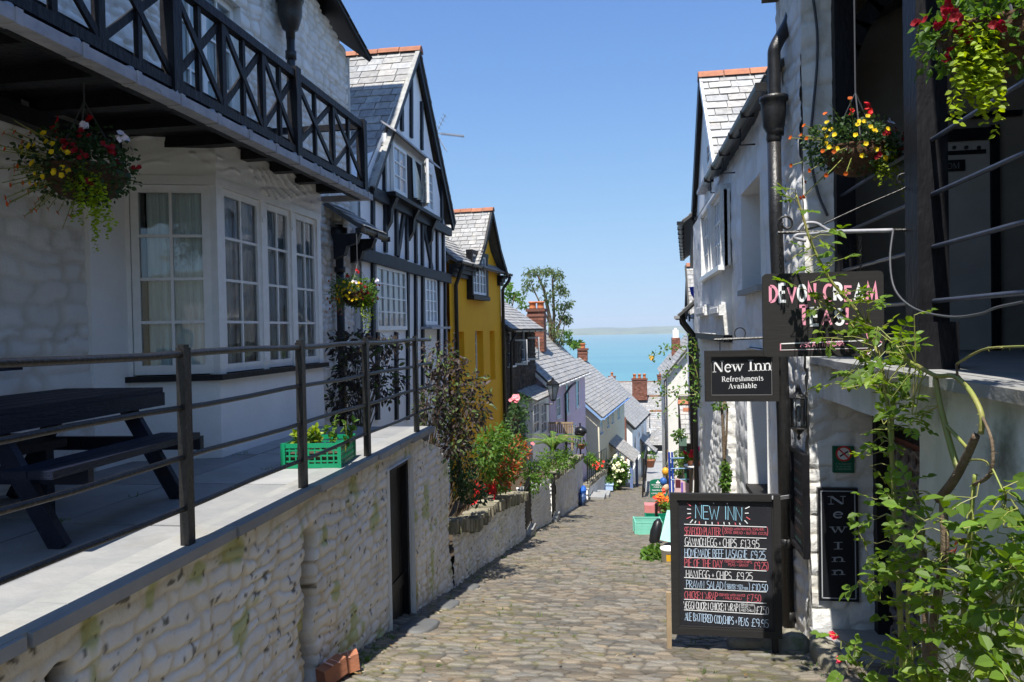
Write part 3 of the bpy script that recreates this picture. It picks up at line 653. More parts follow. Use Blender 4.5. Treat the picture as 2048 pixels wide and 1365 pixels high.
# ================================================================== WHITE INN on the left: terrace wall, terrace, building
TZ = -1.09
def build_terrace():
    mb = MB(); rr = random.Random(3)
    y = .6
    cols = [(-4.35, -3.35), (-3.35, -2.20)]
    mb.box(-4.4, -2.3, .4, 8.3, TZ-.16, TZ-.05, (.4, .4, .4))
    for k, (xa, xb) in enumerate(cols):
        y = .5+.45*k
        while y < 8.1:
            L = rr.uniform(.9, 1.5); ye = min(y+L, 8.25); c = rr.uniform(.78, 1.12)
            mb.prism([(xa+.010, y, TZ-.055), (xb, y+rr.uniform(-.03, .03), TZ-.055), (xb-rr.uniform(0, .02), ye-.018, TZ-.055), (xa+.010, ye-.018, TZ-.055)], (0, 0, .055+rr.uniform(-.003, .004)), (c, c, c*1.01))
            y = ye
    struct('terrace_paving', mb, M['slab'])
    # terrace retaining wall
    t = thing('terrace_wall', 'stained whitewashed rubble retaining wall with a cellar door below the inn terrace', 'wall', (-2.25, 4.5, G(4.5)))
    F = Fac((-2.27, 0), (-2.27, 10), (1, 0))
    door = (6.68, 7.46, -3.2, -1.30); slot = (4.86, 4.98, -2.35, -1.52)
    def base(y): return G(y)-.25
    hf = rubble_h(.26, .088, .019, 4, joint=(.84, .76, .63), streak=1.0)
    def hf2(s, z):
        H, C = hf(s, z)
        d = np.hypot((s-2.62)/.055, (z+1.36)/.055); k = np.clip(1.3-d, 0, 1)
        H = H-.09*np.clip(k*2, 0, 1); C = C*(1-.93*np.clip(k*1.6, 0, 1))[..., None]  # drain hole: the dark inside it is painted into the colour too
        sl = np.clip(1.35-np.maximum(abs((s-4.92+.02*np.sin(z*14))/.075), abs((z+1.93)/.42)), 0, .35)/.35
        H = H-.22*sl; C = C*(1-.96*sl)[..., None]  # slot: recess colour painted near black for the shade inside
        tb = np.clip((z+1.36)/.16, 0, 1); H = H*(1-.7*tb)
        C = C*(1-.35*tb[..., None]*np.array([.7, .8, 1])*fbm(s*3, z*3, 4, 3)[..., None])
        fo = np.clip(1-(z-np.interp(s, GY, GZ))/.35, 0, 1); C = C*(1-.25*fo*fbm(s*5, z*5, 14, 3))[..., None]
        return H, C
    mb = MB(); rough_panel(mb, F, .4, 9.12, -3.6, -1.118, .0165, hf2, holes=[door], zbot=base, depth=.32,
                           ztop=lambda y: -1.118 if y < 7.75 else -1.118-.38*min(1, (y-7.75)/1.3)**.8)
    mb.build('wall', M['rubble_dirty'], t, True)
    mb = MB(); F.box(mb, .4, 6.68, -6, -1.18, -.5, -.14); F.box(mb, 7.46, 9.12, -6, -1.55, -.5, -.14)
    F.box(mb, 6.68, 7.46, -1.30, -1.2, -.5, -.14)
    mb.build('wall_core', M['rubble_dirty'], t)
    mb = MB(); y = .5; rr = random.Random(9)
    while y < 8.2:
        L = rr.uniform(.7, 1.3); ye = min(8.25, y+L); o = rr.uniform(-.012, .012)
        mb.prism([(-2.46, y, TZ-.028), (-2.215+o, y+.004, TZ-.030), (-2.215+o+rr.uniform(-.012, .012), ye-.008, TZ-.030), (-2.46, ye, TZ-.028)], (0, 0, .032), (1.02, 1.02, 1)); y = ye
    mb.build('coping', M['slab'], t)
    mb = MB()
    for k in range(5):
        a = door[0]+.02+k*.152; F.box(mb, a, a+.148, -3.2, -1.32, -.12, -.09-.003*(k % 2))
    F.box(mb, door[0], door[1], -2.62, -2.50, -.09, -.075)
    F.box(mb, door[0], door[1], -1.36, -1.29, -.1, -.03); F.box(mb, door[0], door[0]+.06, -3.2, -1.36, -.1, -.03); F.box(mb, door[1]-.06, door[1], -3.2, -1.36, -.1, -.03)
    d = mb.build('cellar_door', M['black_wood'], t)
    h = MB(); F.box(h, door[0]+.12, door[0]+.16, -2.15, -1.78, -.086, -.05); h.build('handle', M['black_iron'], d)
build_terrace()

def build_railing():
    t = thing('terrace_railing', 'black iron railing of square posts and three round rails along the terrace edge', 'railing', (-2.29, 3.5, TZ))
    ys = [1.9, 3.54, 4.93, 6.24, 7.78]
    for y in ys:
        mb = MB(); mb.obox((-2.29, y, TZ+.515), (.024, 0, 0), (0, .03, 0), (0, 0, .515)); mb.obox((-2.29, y, TZ+1.035), (.018, 0, 0), (0, .024, 0), (0, 0, .012))
        mb.build('post', M['black_iron'], t)
    for h, rr in ((1.0, .019), (.72, .015), (.46, .015), (.20, .015)):
        mb = MB(); pts = []
        for k in range(18):
            y = .8+(9.1-.8)*k/17
            pts.append((-2.29, min(y, 8.4), TZ+h+.006*math.sin(k*1.7+h*9)))
        mb.tube(pts, rr, 8); mb.build('rail', M['black_iron'], t, True)
build_railing()

def build_inn():
    t = thing('white_inn', 'whitewashed stone inn with a timber balcony and a white bay window on the terrace', 'inn', (-4.6, 5.5, TZ))
    F = Fac((-4.35, 0), (-4.35, 14), (1, 0))
    hf = rubble_h(.40, .14, .021, 14, joint=(.80, .76, .68))
    hfu = rubble_h(.28, .11, .034, 24, joint=(.74, .66, .54), soft=.6, var=.14)
    w1 = F.rect(352, -130, 476, 178)
    w1 = (w1[0], w1[1], 1.75, 3.75)
    w2 = (3.02, 3.85, 1.75, 3.75)
    win_hole = (4.95, 8.4, -.5, 1.5)
    mb = MB()
    rough_panel(mb, F, .3, 5.45, -1.2, 1.62, .024, hf)
    rough_panel(mb, F, 8.36, 11.32, -3.4, 1.62, .024, hfu)
    rough_panel(mb, F, .3, 11.32, 1.60, 5.2, .024, hfu, holes=[w1, w2], depth=.2, ztop=lambda y: 5.25-.27*max(0, y-8.4) if y > 8.4 else 5.25)
    mb.build('wall', M['rubble'], t, True)
    mb = MB(); mb.box(-9, -4.6, .3, 11.25, -6, 4.35)
    Ff = Fac((-9, 11.34), (-4.32, 11.34), (0, 1)); panel(mb, Ff, 0, 4.68, -6, 4.4)
    F.box(mb, 5.43, 5.95, -1.1, 1.6, -.2, .035)                    # smooth jamb beside the bay
    mb.build('wall_body', M['plaster'], t)
    # bay window
    Y0, Y1, XF, XW = 6.11, 8.37, -3.60, -4.35
    Fb = Fac((XF, Y0), (XF, Y1), (1, 0)); Fs = Fac((XW, 5.86), (XF, Y0), (0, -1))
    mb = MB()
    pl = [(XW, 5.86), (XF, Y0), (XF, Y1), (XW, Y1+.1)]
    mb.prism([(x, y, -1.09) for x, y in pl], (0, 0, .70))
    pl2 = [(XW, 5.84), (XF+.012, Y0-.012), (XF+.012, Y1+.012), (XW, Y1+.1)]
    b = mb.build('bay', M['plaster'], t)
    def hp(s, z):
        n = fbm(s*3+2*np.sin(z*6), z*9, 61, 3); r = np.abs(np.sin((s*1.0+z*2.2+1.4*fbm(s*1.7, z*1.7, 66, 2))*9))
        return .030*np.clip(1-r*3.2, 0, 1)*np.clip((n-.4)*5, 0, 1)+.02*(n-.5)+.012, np.ones(s.shape+(3,))
    mb = MB(); rough_panel(mb, Fb, -.01, Y1-Y0+.02, 1.40, 1.75, .014, hp); rough_panel(mb, Fs, 0, Fs.len+.012, 1.40, 1.75, .014, hp)
    mb.prism([(x, y, 1.405) for x, y in [(XW, 5.9), (XF-.02, Y0+.02), (XF-.02, Y1-.02), (XW, Y1)]], (0, 0, .34))
    mb.box(XW, XF, Y1, Y1+.03, 1.4, 1.75)
    mb.build('plaster_band', M['plaster'], b, True)
    mb = MB(); mb.prism([(XW, 5.80, -.395), (XF+.055, Y0-.055, -.395), (XF+.055, Y1+.05, -.395), (XW, Y1+.1, -.395)], (0, 0, .05)); mb.build('sill', M['black_wood'], b)
    mb = MB()
    def post(x, y, r=.055): mb.box(x-r, x+r, y-r, y+r, -.345, 1.42)
    post(XF-.045, Y0+.05, .05); post(XF-.045, Y1-.05, .05); post(XF-.04, Y0+.865, .045); post(XF-.04, Y0+1.53, .045)
    Fs.box(mb, .0, .07, -.345, 1.42, -.10, .005)
    mb.prism([(x, y, 1.34) for x, y in pl2], (0, 0, .075))
    mb.build('bay_frame', M['white_paint'], b)
    for (a, c) in ((.10, .82), (.91, 1.48), (1.575, 2.16)):
        window(t, Fb, a, c, -.335, 1.335, 2, 4, -.012, .06, .024, .05, 'glass', (.40, .52) if a < .5 else True)
    window(t, Fs, .075, Fs.len-.06, -.335, 1.335, 2, 4, -.012, .065, .026, .05, 'glass', (.0, .12))
    window(t, F, *w1, 4, 4, -.06, .07, .03, .06, 'glass', True, sill='black_wood', lites=2)
    window(t, F, *w2, 2, 4, -.06, .07, .03, .06, 'glass', True, sill='black_wood')
    # hinges
    for s_ in (.865, 1.53):
        for z in (1.15, -.25): mb = MB(); mb.obox((XF+.008, Y0+s_, z), (.008, 0, 0), (0, .035, 0), (0, 0, .022)); mb.build('hinge', M['white_paint'], b)
    # balcony
    BX, BY1, BZ = -3.0, 8.47, 1.60
    mb = MB(); mb.box(-4.35, BX-.10, .3, BY1, 1.755, 1.82)
    for k in range(14):
        y = .9+k*.57; mb.box(-4.3, BX-.16-(.03 if k % 2 else 0), y-.06, y+.06, 1.66, 1.754)
    mb.box(-4.33, -4.2, .6, 5.7, 1.54, 1.66); mb.box(BX-.16, BX-.092, .3, BY1-.04, BZ-.02, 1.754)
    bal = mb.build('balcony', M['black_wood'], t)
    mb = MB(); mb.box(BX-.09, BX+.02, .3, BY1+.03, BZ-.022, BZ+.045); mb.box(-4.2, BX-.09, BY1-.03, BY1+.03, BZ-.022, BZ+.045)
    y = 1.0
    while y < 8.4:
        mb.lathe((BX-.05, y, BZ+.035), [(.035, 0), (.04, .025), (.03, .05), (.008, .06)], 8); mb.obox((BX-.03, y, BZ+.012), (.056, 0, 0), (0, .022, 0), (0, 0, .042)); y += .46
    mb.build('lead_edge', M['lead'], bal)
    zt, zb = 2.44, 1.73; RX = BX-.07
    posts = [2.55, at(345, 150, X=RX)[1], at(590, 250, X=RX)[1], 8.40]
    for y in posts:
        mb = MB(); mb.box(RX-.05, RX+.05, y-.05, y+.05, BZ+.05, zt+.07); mb.build('post', M['black_wood'], bal)
    mb = MB(); mb.box(-4.3, -4.2, 8.35, 8.45, BZ+.05, zt+.05); mb.build('post', M['black_wood'], bal)
    for z in (zt, zb):
        mb = MB(); mb.box(RX-.035, RX+.035, .8, 8.40, z-.035, z+.035); mb.box(-4.25, RX, 8.37, 8.43, z-.035, z+.035); mb.build('rail', M['black_wood'], bal)
    edges = [.9, 1.75]+posts; edges = sorted(edges)
    for a, c in zip(edges[:-1], edges[1:]):
        n = max(1, round((c-a)/.75))
        for k in range(n):
            ya, yb = a+(c-a)*k/n, a+(c-a)*(k+1)/n; mb = MB()
            ym = (ya+yb)/2
            if k: mb.box(RX-.026, RX+.026, ya-.028, ya+.028, zb, zt)
            mb.box(RX-.018, RX+.018, ym-.02, ym+.02, zb, zt)
            mb.bar((RX+.012, ya, zt-.03), (RX+.012, yb, zb+.03), .05, .022, (0, 0, 1)); mb.bar((RX-.012, ya, zb+.03), (RX-.012, yb, zt-.03), .05, .022, (0, 0, 1))
            mb.build('cross_panel', M['black_wood'], bal)
    # eaves, chimney, rain pipes
    mb = MB(); O = -4.02
    slates(mb, [(O, 8.3, 5.32), (O, 11.55, 4.42), (-6.6, 11.55, 6.4), (-6.6, 8.3, 7.3)], .35, .25, .02, 4)
    slates(mb, [(O, .3, 5.32), (O, 8.3, 5.32), (-6.6, 8.3, 7.3), (-6.6, .3, 7.3)], .35, .25, .02, 5)
    mb.bar((O-.03, 8.3, 5.28), (O-.03, 11.5, 4.40), .04, .05); mb.build('roof', M['sign_grey'], t)
    c = MB(); c.box(-6.8, -4.62, 9.75, 10.95, 4.3, 10.4)
    for k in range(30): 
        c.box(-6.83, -4.60+.02*rnd.random(), 9.72+.02*rnd.random(), 10.98, 4.4+k*.2, 4.58+k*.2, (.8+.5*rnd.random(),)*3)
    c.build('chimney', mat('tarred_slate', (.03, .03, .034), (.05, .05, .055), 8, .6, .5, 20, .4), t)
    def pt(u, v, X): return at(u, v, X=X)
    mb = MB(); X = -4.17
    a = pt(606, 0, X); hop = pt(580, 32, X); y = hop[1]
    mb.tube([(X-.05, a[1]+.35, a[2]+.5), (X, y+.2, hop[2]+.62), (X, y+.05, hop[2]+.4), (X, y, hop[2]+.22)], .06, 10)
    mb.lathe((X, y, hop[2]), [(.055, -.30), (.06, -.2), (.10, -.17), (.15, .0), (.155, .17), (.175, .18), (.175, .23), (.15, .23)], 14)
    zz = hop[2]-.3
    mb.tube([(X, y, zz+.02), (X, y, zz-.55), (X-.03, y+.1, zz-.75), (X-.03, y+.16, zz-1.3), (X-.03, y+.16, 1.65)], .052, 10)
    mb.lathe((X, y, zz-.2), [(.07, -.05), (.07, .05)], 10)
    mb.build('downpipe', M['black_iron'], t, True)
    mb = MB(); q = pt(681, 600, -4.24); y = q[1]
    mb.tube([(-4.24, y, -2.2), (-4.24, y, 1.62)], .06, 10)
    for z in (1.35, .7, -.1, .95): mb.lathe((-4.24, y, z), [(.085, -.04), (.085, .04)], 10)
    mb.lathe((-4.24, y, 1.45), [(.07, -.1), (.12, .0), (.13, .12)], 10)
    mb.build('downpipe', M['black_iron'], t, True)
    # vent grille
    mb = MB(); a = F.rect(-14, 190, 26, 232)
    F.box(mb, a[0]-.02, a[1]+.02, a[2]-.02, a[3]+.02, .02, .05)
    for k in range(9): z = a[2]+(a[3]-a[2])*k/8; F.box(mb, a[0], a[1], z-.006, z+.006, .05, .065)
    mb.build('vent_grille', M['sign_grey'], t)
build_inn()

def build_tables():
    t = thing('picnic_table', 'navy painted picnic table with attached benches on the inn terrace', 'picnic table', (-3.5, 3.95, TZ))
    ax, ay = -3.56, 3.95; th = math.radians(3)
    L = np.array([math.sin(-th), math.cos(th), 0]); S = np.array([math.cos(th), math.sin(th), 0]); K = np.array([0, 0, 1.])
    c = np.array([ax, ay, TZ]); hl = .78
    for k in range(5):
        o = -.30+k*.15; mb = MB(); mb.obox(c+S*o+K*.715, S*.068, L*hl, K*.02); mb.build('top_plank', M['navy_wood'], t)
    for sd in (-1, 1):
        for e in range(2):
            mb = MB(); mb.obox(c+S*sd*(.56+.14*e)+K*.43-L*.14, S*.066, L*(hl-.10), K*.02); mb.build('seat_plank', M['navy_wood'], t)
        mb = MB(); mb.obox(c+S*sd*.36+K*.655, S*.02, L*hl, K*.045); mb.build('apron', M['navy_wood'], t)
    for e in (-.56, .56):
        for sd in (-1, 1):
            mb = MB(); mb.bar(c+L*e+S*sd*.60, c+L*e+S*sd*.2+K*.69, .10, .045, S); mb.build('leg', M['navy_wood'], t)
        mb = MB(); mb.obox(c+L*(e+.05)+K*.37, S*.74, L*.022, K*.045); mb.build('seat_bearer', M['navy_wood'], t)
        mb = MB(); mb.obox(c+L*(e+.05)+K*.655, S*.36, L*.022, K*.04); mb.build('top_bearer', M['navy_wood'], t)
    p = at(68, 766, Z=TZ+.74)
    mb = MB(); mb.lathe((p[0], p[1], TZ+.736), [(.06, 0), (.072, .012), (.072, .03), (.062, .03), (.055, .012), (.0, .01)], 18)
    tag(mb.build('ashtray', M['glass_far'], None, True), 'small round glass ashtray lying on the navy picnic table', 'ashtray')
    p = at(10, 733, X=-3.9)
    t2 = thing('wooden_bench', 'dark bench against the inn wall, only its end visible above the railing', 'bench', (p[0], p[1]-.6, TZ))
    b = MB(); b.obox((p[0], p[1]-.72, p[2]), (.10, 0, 0), (0, .75, 0), (0, 0, .025)); b.build('back_rail', M['navy_wood'], t2)
    b = MB(); b.obox((p[0]+.2, p[1]-.72, TZ+.44), (.2, 0, 0), (0, .75, 0), (0, 0, .025)); b.build('seat', M['navy_wood'], t2)
    for e in (-1.35, -.1):
        b = MB(); b.obox((p[0]-.03, p[1]+e, (TZ+p[2])/2), (.03, 0, 0), (0, .03, 0), (0, 0, (p[2]-TZ)/2-.026)); b.build('leg', M['navy_wood'], t2)
        b = MB(); b.obox((p[0]+.36, p[1]+e, TZ+.207), (.03, 0, 0), (0, .03, 0), (0, 0, .207)); b.build('leg', M['navy_wood'], t2)
build_tables()

# ================================================================== LEFT ROW OF HOUSES
def stud(par, F, uv0, uv1, w=.13, d=.05, m='grey_wood', off=.0, name='timber'):
    a = F.hit(*uv0); b = F.hit(*uv1)
    mb = MB(); p, q = F.P(a[0], a[1], off+d/2), F.P(b[0], b[1], off+d/2)
    ax = unit(q-p); n3 = np.array([F.n[0], F.n[1], 0]); sd = np.cross(n3, ax)
    # slightly wavy hand-hewn timber
    k = 5; L = np.linalg.norm(q-p)
    for i in range(k):
        s0 = p+ax*L*i/k; s1 = p+ax*L*(i+1)/k
        mb.obox((s0+s1)/2+sd*(rnd.random()-.5)*.012, (s1-s0)/2*1.002, n3*(d/2+.0004*i), sd*w/2*(.92+.16*rnd.random()))
    return mb.build(name, M[m], par)
def gable_wall(mb, F, t0, t1, zb, apex_t, apex_z, ze0, ze1, off=0.0):
    mb.poly([F.P(t0, zb, off), F.P(t1, zb, off), F.P(t1, ze1, off), F.P(apex_t, apex_z, off), F.P(t0, ze0, off)])

def build_timber_house():
    F = Fac((-4.2, 0), (-4.2, 20), (1, 0)); t0, t1 = 11.36, F.hit(893, 600)[0]
    t = thing('half_timbered_house', 'black and white half timbered house with a steep slated gable and an oriel window', 'house', (-4.2, 14.2, -3.0))
    ap = F.hit(828, 100); nb = F.hit(735, 372); fb = F.hit(901, 447)
    mb = MB(); at_, az_ = ap[0], ap[1]-.15
    zE = F.hit(740, 385)[1]; zN = nb[1]-.1; zF = fb[1]-.15
    panel(mb, F, t0, t1, -4.5, zE); mb.poly([F.P(t0, zE, 0), F.P(t1, zE, 0), F.P(t1, zF, 0), F.P(at_, az_, 0), F.P(t0, zN, 0)])
    mb.box(-9, -4.25, t0, t1, -5, min(zN, zF)-.1)
    mb.prism([(-9, t0, zN-.15), (-9, t1, zF-.15), (-9, at_, az_-.15)], (4.7, 0, 0))
    mb.build('wall', mat('white_panel_plaster', (.92, .92, .92), (.86, .86, .86), 2.5, .7, .12, 25, .3, c3=(.55, .54, .5), scale3=3, lo3=.7, hi3=.9), t)
    # roof
    mb = MB(); O = .14
    e0 = F.P(nb[0]-.05, nb[1]-.05, O); a0 = F.P(ap[0], ap[1], O); b0 = np.array([-9, e0[1], e0[2]]); b1 = np.array([-9, a0[1], a0[2]])
    slates(mb, [b0, e0, a0, b1], .34, .235, .014, 6, .4)
    e1 = F.P(fb[0], fb[1], O); slates(mb, [e1, np.array([-9, e1[1], e1[2]]), b1, a0], .34, .235, .022, 7)
    mb.bar(e0+np.array([-.03, -.02, .028]), a0+np.array([-.03, -.02, .028]), .09, .022, side=(1, 0, 0), col=(1.05, 1.05, 1.0))
    r = mb.build('roof', M['slate'], t)
    mb = MB(); ridge(mb, a0+np.array([.02, 0, .03]), b1+np.array([0, 0, .03]), .42, .12); mb.build('ridge_tiles', M['terracotta'], r)
    for q, (p_, w_) in enumerate((((nb[0]-.03, nb[1]-.1), .15), ((fb[0]-.03, fb[1]-.1), .30))):
        mb = MB(); mb.bar(F.P(p_[0], p_[1], .09), F.P(ap[0], ap[1]-.1, .09), w_, .05+.003*q, side=(0, -math.sin(1), math.cos(1)) if q == 0 else (0, math.sin(1), math.cos(1))); mb.build('bargeboard', M['black_wood'], t)
    # timbers
    for (u, va, vb) in ((801, 190, 262), (820, 136, 276), (841, 205, 300), (766, 290, 392), (780, 262, 396), (881, 345, 455), (768, 400, 505), (790, 404, 512), (811, 425, 520), (829, 432, 527), (842, 440, 532),
                        (858, 448, 540), (872, 455, 546), (884, 462, 550), (743, 396, 700), (813, 528, 840), (829, 533, 840), (843, 540, 840), (875, 550, 840), (888, 556, 840), (752, 665, 840), (790, 665, 840)):
        stud(t, F, (u, va), (u+.5, vb), .115, .05)
    stud(t, F, (806, 425), (793, 512), .13, .045); stud(t, F, (843, 440), (862, 540), .13, .044)
    stud(t, F, (735, 384), (895, 466), .20, .10, off=.01, name='beam'); stud(t, F, (714, 508), (895, 559), .20, .09, off=.01, name='beam')
    # oriel
    wl = F.hit(786, 385, .18); wr = F.hit(873, 420, .18); wt = F.hit(786, 262, .18)[1]; zb = wl[1]
    OF = .18; tl, tr = wl[0], wr[0]; zt = wt-.05
    mb = MB(); mb.prism([F.P(tl, zb, 0), F.P(tl, zb, OF-.10), F.P(tr, zb, OF-.10), F.P(tr, zb, 0)], (0, 0, zt-zb)); o = mb.build('oriel', M['white_paint'], t)
    mb = MB(); a, b = F.P(tl-.03, zt-.0, OF+.09), F.P(tr+.06, zt-.0, OF+.09); c, d = F.P(tr+.06, zt+.2, -.02), F.P(tl-.03, zt+.2, -.02)
    mb.prism([a, b, c, d], (0, 0, .035)); mb.build('hood', M['lead'], o)
    mb = MB(); F.box(mb, tl-.1, tr+.1, zb-.07, zb-.002, 0, OF+.08); mb.build('sill', M['black_wood'], o)
    for s_ in (tl+.12, (tl+tr)/2, tr-.12):
        mb = MB(); pr_ = [(0, 0), (OF+.05, 0), (OF, -.1), (.13, -.2), (.11, -.42), (0, -.6)]
        mb.prism([F.P(s_-.07, zb-.072+z, x) for x, z in pr_], F.P(1, 0, 0)*0+np.array([F.d[0], F.d[1], 0])*.14); mb.build('bracket', M['black_wood'], o)
    L = tr-tl
    window(t, F, tl+.16, tl+.16+.27*L, zb+.06, zt-.12, 2, 3, OF-.03, .06, .028, .06, 'glass_pale')
    window(t, F, tl+.70*L, tr-.1, zb+.06, zt-.12, 2, 4, OF-.03, .06, .028, .06, 'glass_pale')
    F2 = Fac(F.P(tl+.64*L, 0, OF)[:2], F.P(tl+.64*L-.40, 0, OF+.20)[:2], (0, -1))
    window(t, F2, .0, F2.len, zb+.06, zt-.12, 2, 4, -.0, .055, .026, .045, 'glass_far', name='open_casement')
    mb = MB(); F.box(mb, tl+.16+.28*L, tl+.68*L, zb+.07, zt-.13, OF-.058, OF-.052); mb.build('opening_dark_sheet', M['dark_room'], o)  # flat dark sheet painted in for the shaded room behind the open casement
    mb = MB(); n = 14
    top = [F.P(tl+.45*L+.1*i/n, zt-.14, OF-.03+.02*math.sin(i*1.7)) for i in range(n)]; bot = [F.P(tl+.45*L+.28*L*(i/n)**1.3, zb+.16, OF-.02+.05*math.sin(i*1.7)) for i in range(n)]
    mb.add(top+bot, [(i, i+1, n+i+1, n+i) for i in range(n-1)]); mb.build('curtain', M['curtain'], o, True)
    # ground-floor windows
    a = F.rect(750, 537, 809, 661); window(t, F, a[0], a[1], a[2], a[3], 5, 4, .045, .06, .026, .06, 'glass', True, lites=1)
    a = F.rect(847, 556, 871, 650); window(t, F, a[0], a[1], a[2], a[3], 3, 4, .045, .06, .026, .06, 'glass_pale', sill='lead')
    mb = MB(); z = F.hit(850, 654)[1]; mb_t = F.rect(840, 640, 880, 660); F.box(mb, mb_t[0], mb_t[1], z-.05, z, 0, .25); mb.build('ledge', M['lead'], t)
    # lean-to roof with gutter
    X = -3.72; g0 = at(683, 437, X=X); g1 = at(772, 478, X=X)
    mb = MB(); z = (g0[2]+g1[2])/2
    slates(mb, [(X, 10.2, z+.03), (X, g1[1], z+.03), (-4.3, g1[1], z+.42), (-4.3, 10.2, z+.42)], .3, .2, .02, 17); lr = mb.build('porch_roof', M['slate'], t)
    mb = MB(); gutter(mb, (X-.02, 10.1, z), (X-.02, g1[1]+.05, z), .065); mb.build('gutter', M['black_iron'], lr)
    for y in (g1[1]-.35, g1[1]-1.0):
        mb = MB(); mb.prism([(-4.18, y, z-.06), (-3.78, y, z-.06), (-3.84, y, z-.2), (-3.98, y, z-.24), (-4.02, y, z-.36), (-4.18, y, z-.42)], (0, .12, 0)); mb.build('bracket', M['black_wood'], lr)
    mb = MB(); p = np.array([-4.1, fb[0]-.5, F.hit(872, 262)[1]])
    q0 = at(866, 266, Y=p[1]); q1 = at(928, 273, Y=p[1])
    mb.tube([q0, q1], .012, 5)
    for k in range(11):
        c = q0+(q1-q0)*(.28+.07*k); mb.tube([c-np.array([0, .09, .0]), c+np.array([0, .09, .0])], .008, 4); mb.tube([c-np.array([0, 0, .04]), c+np.array([0, 0, .04])], .008, 4)
    for sz in (-1, 1):
        for k in range(5):
            c = q0+(q1-q0)*.12+np.array([.05*k, 0, sz*(.04+.09*k)]); mb.tube([c-np.array([0, .18, 0]), c+np.array([0, .18, 0])], .007, 4)
        mb.tube([q0+(q1-q0)*.1, q0+(q1-q0)*.12+np.array([.22, 0, sz*.42])], .008, 4)
    mb.tube([q0, q0+np.array([-.25, 0, -.6])], .018, 6)
    tag(mb.build('tv_aerial', M['lead'], None), 'small metal television aerial sticking out beside the half timbered gable', 'aerial')
build_timber_house()

def casement(par, F, u0, v0, u1, v1, cols, rows, off=-.06, fw=.05, gb=.022, glass='glass_far', **k):
    a = F.rect(u0, v0, u1, v1); return window(par, F, a[0], a[1], a[2], a[3], cols, rows, off, fw, gb, .05, glass, **k)
def pipe(par, pts, r=.045, m='black_iron', name='downpipe'):
    mb = MB(); mb.tube(pts, r, 8); return mb.build(name, M[m], par, True)

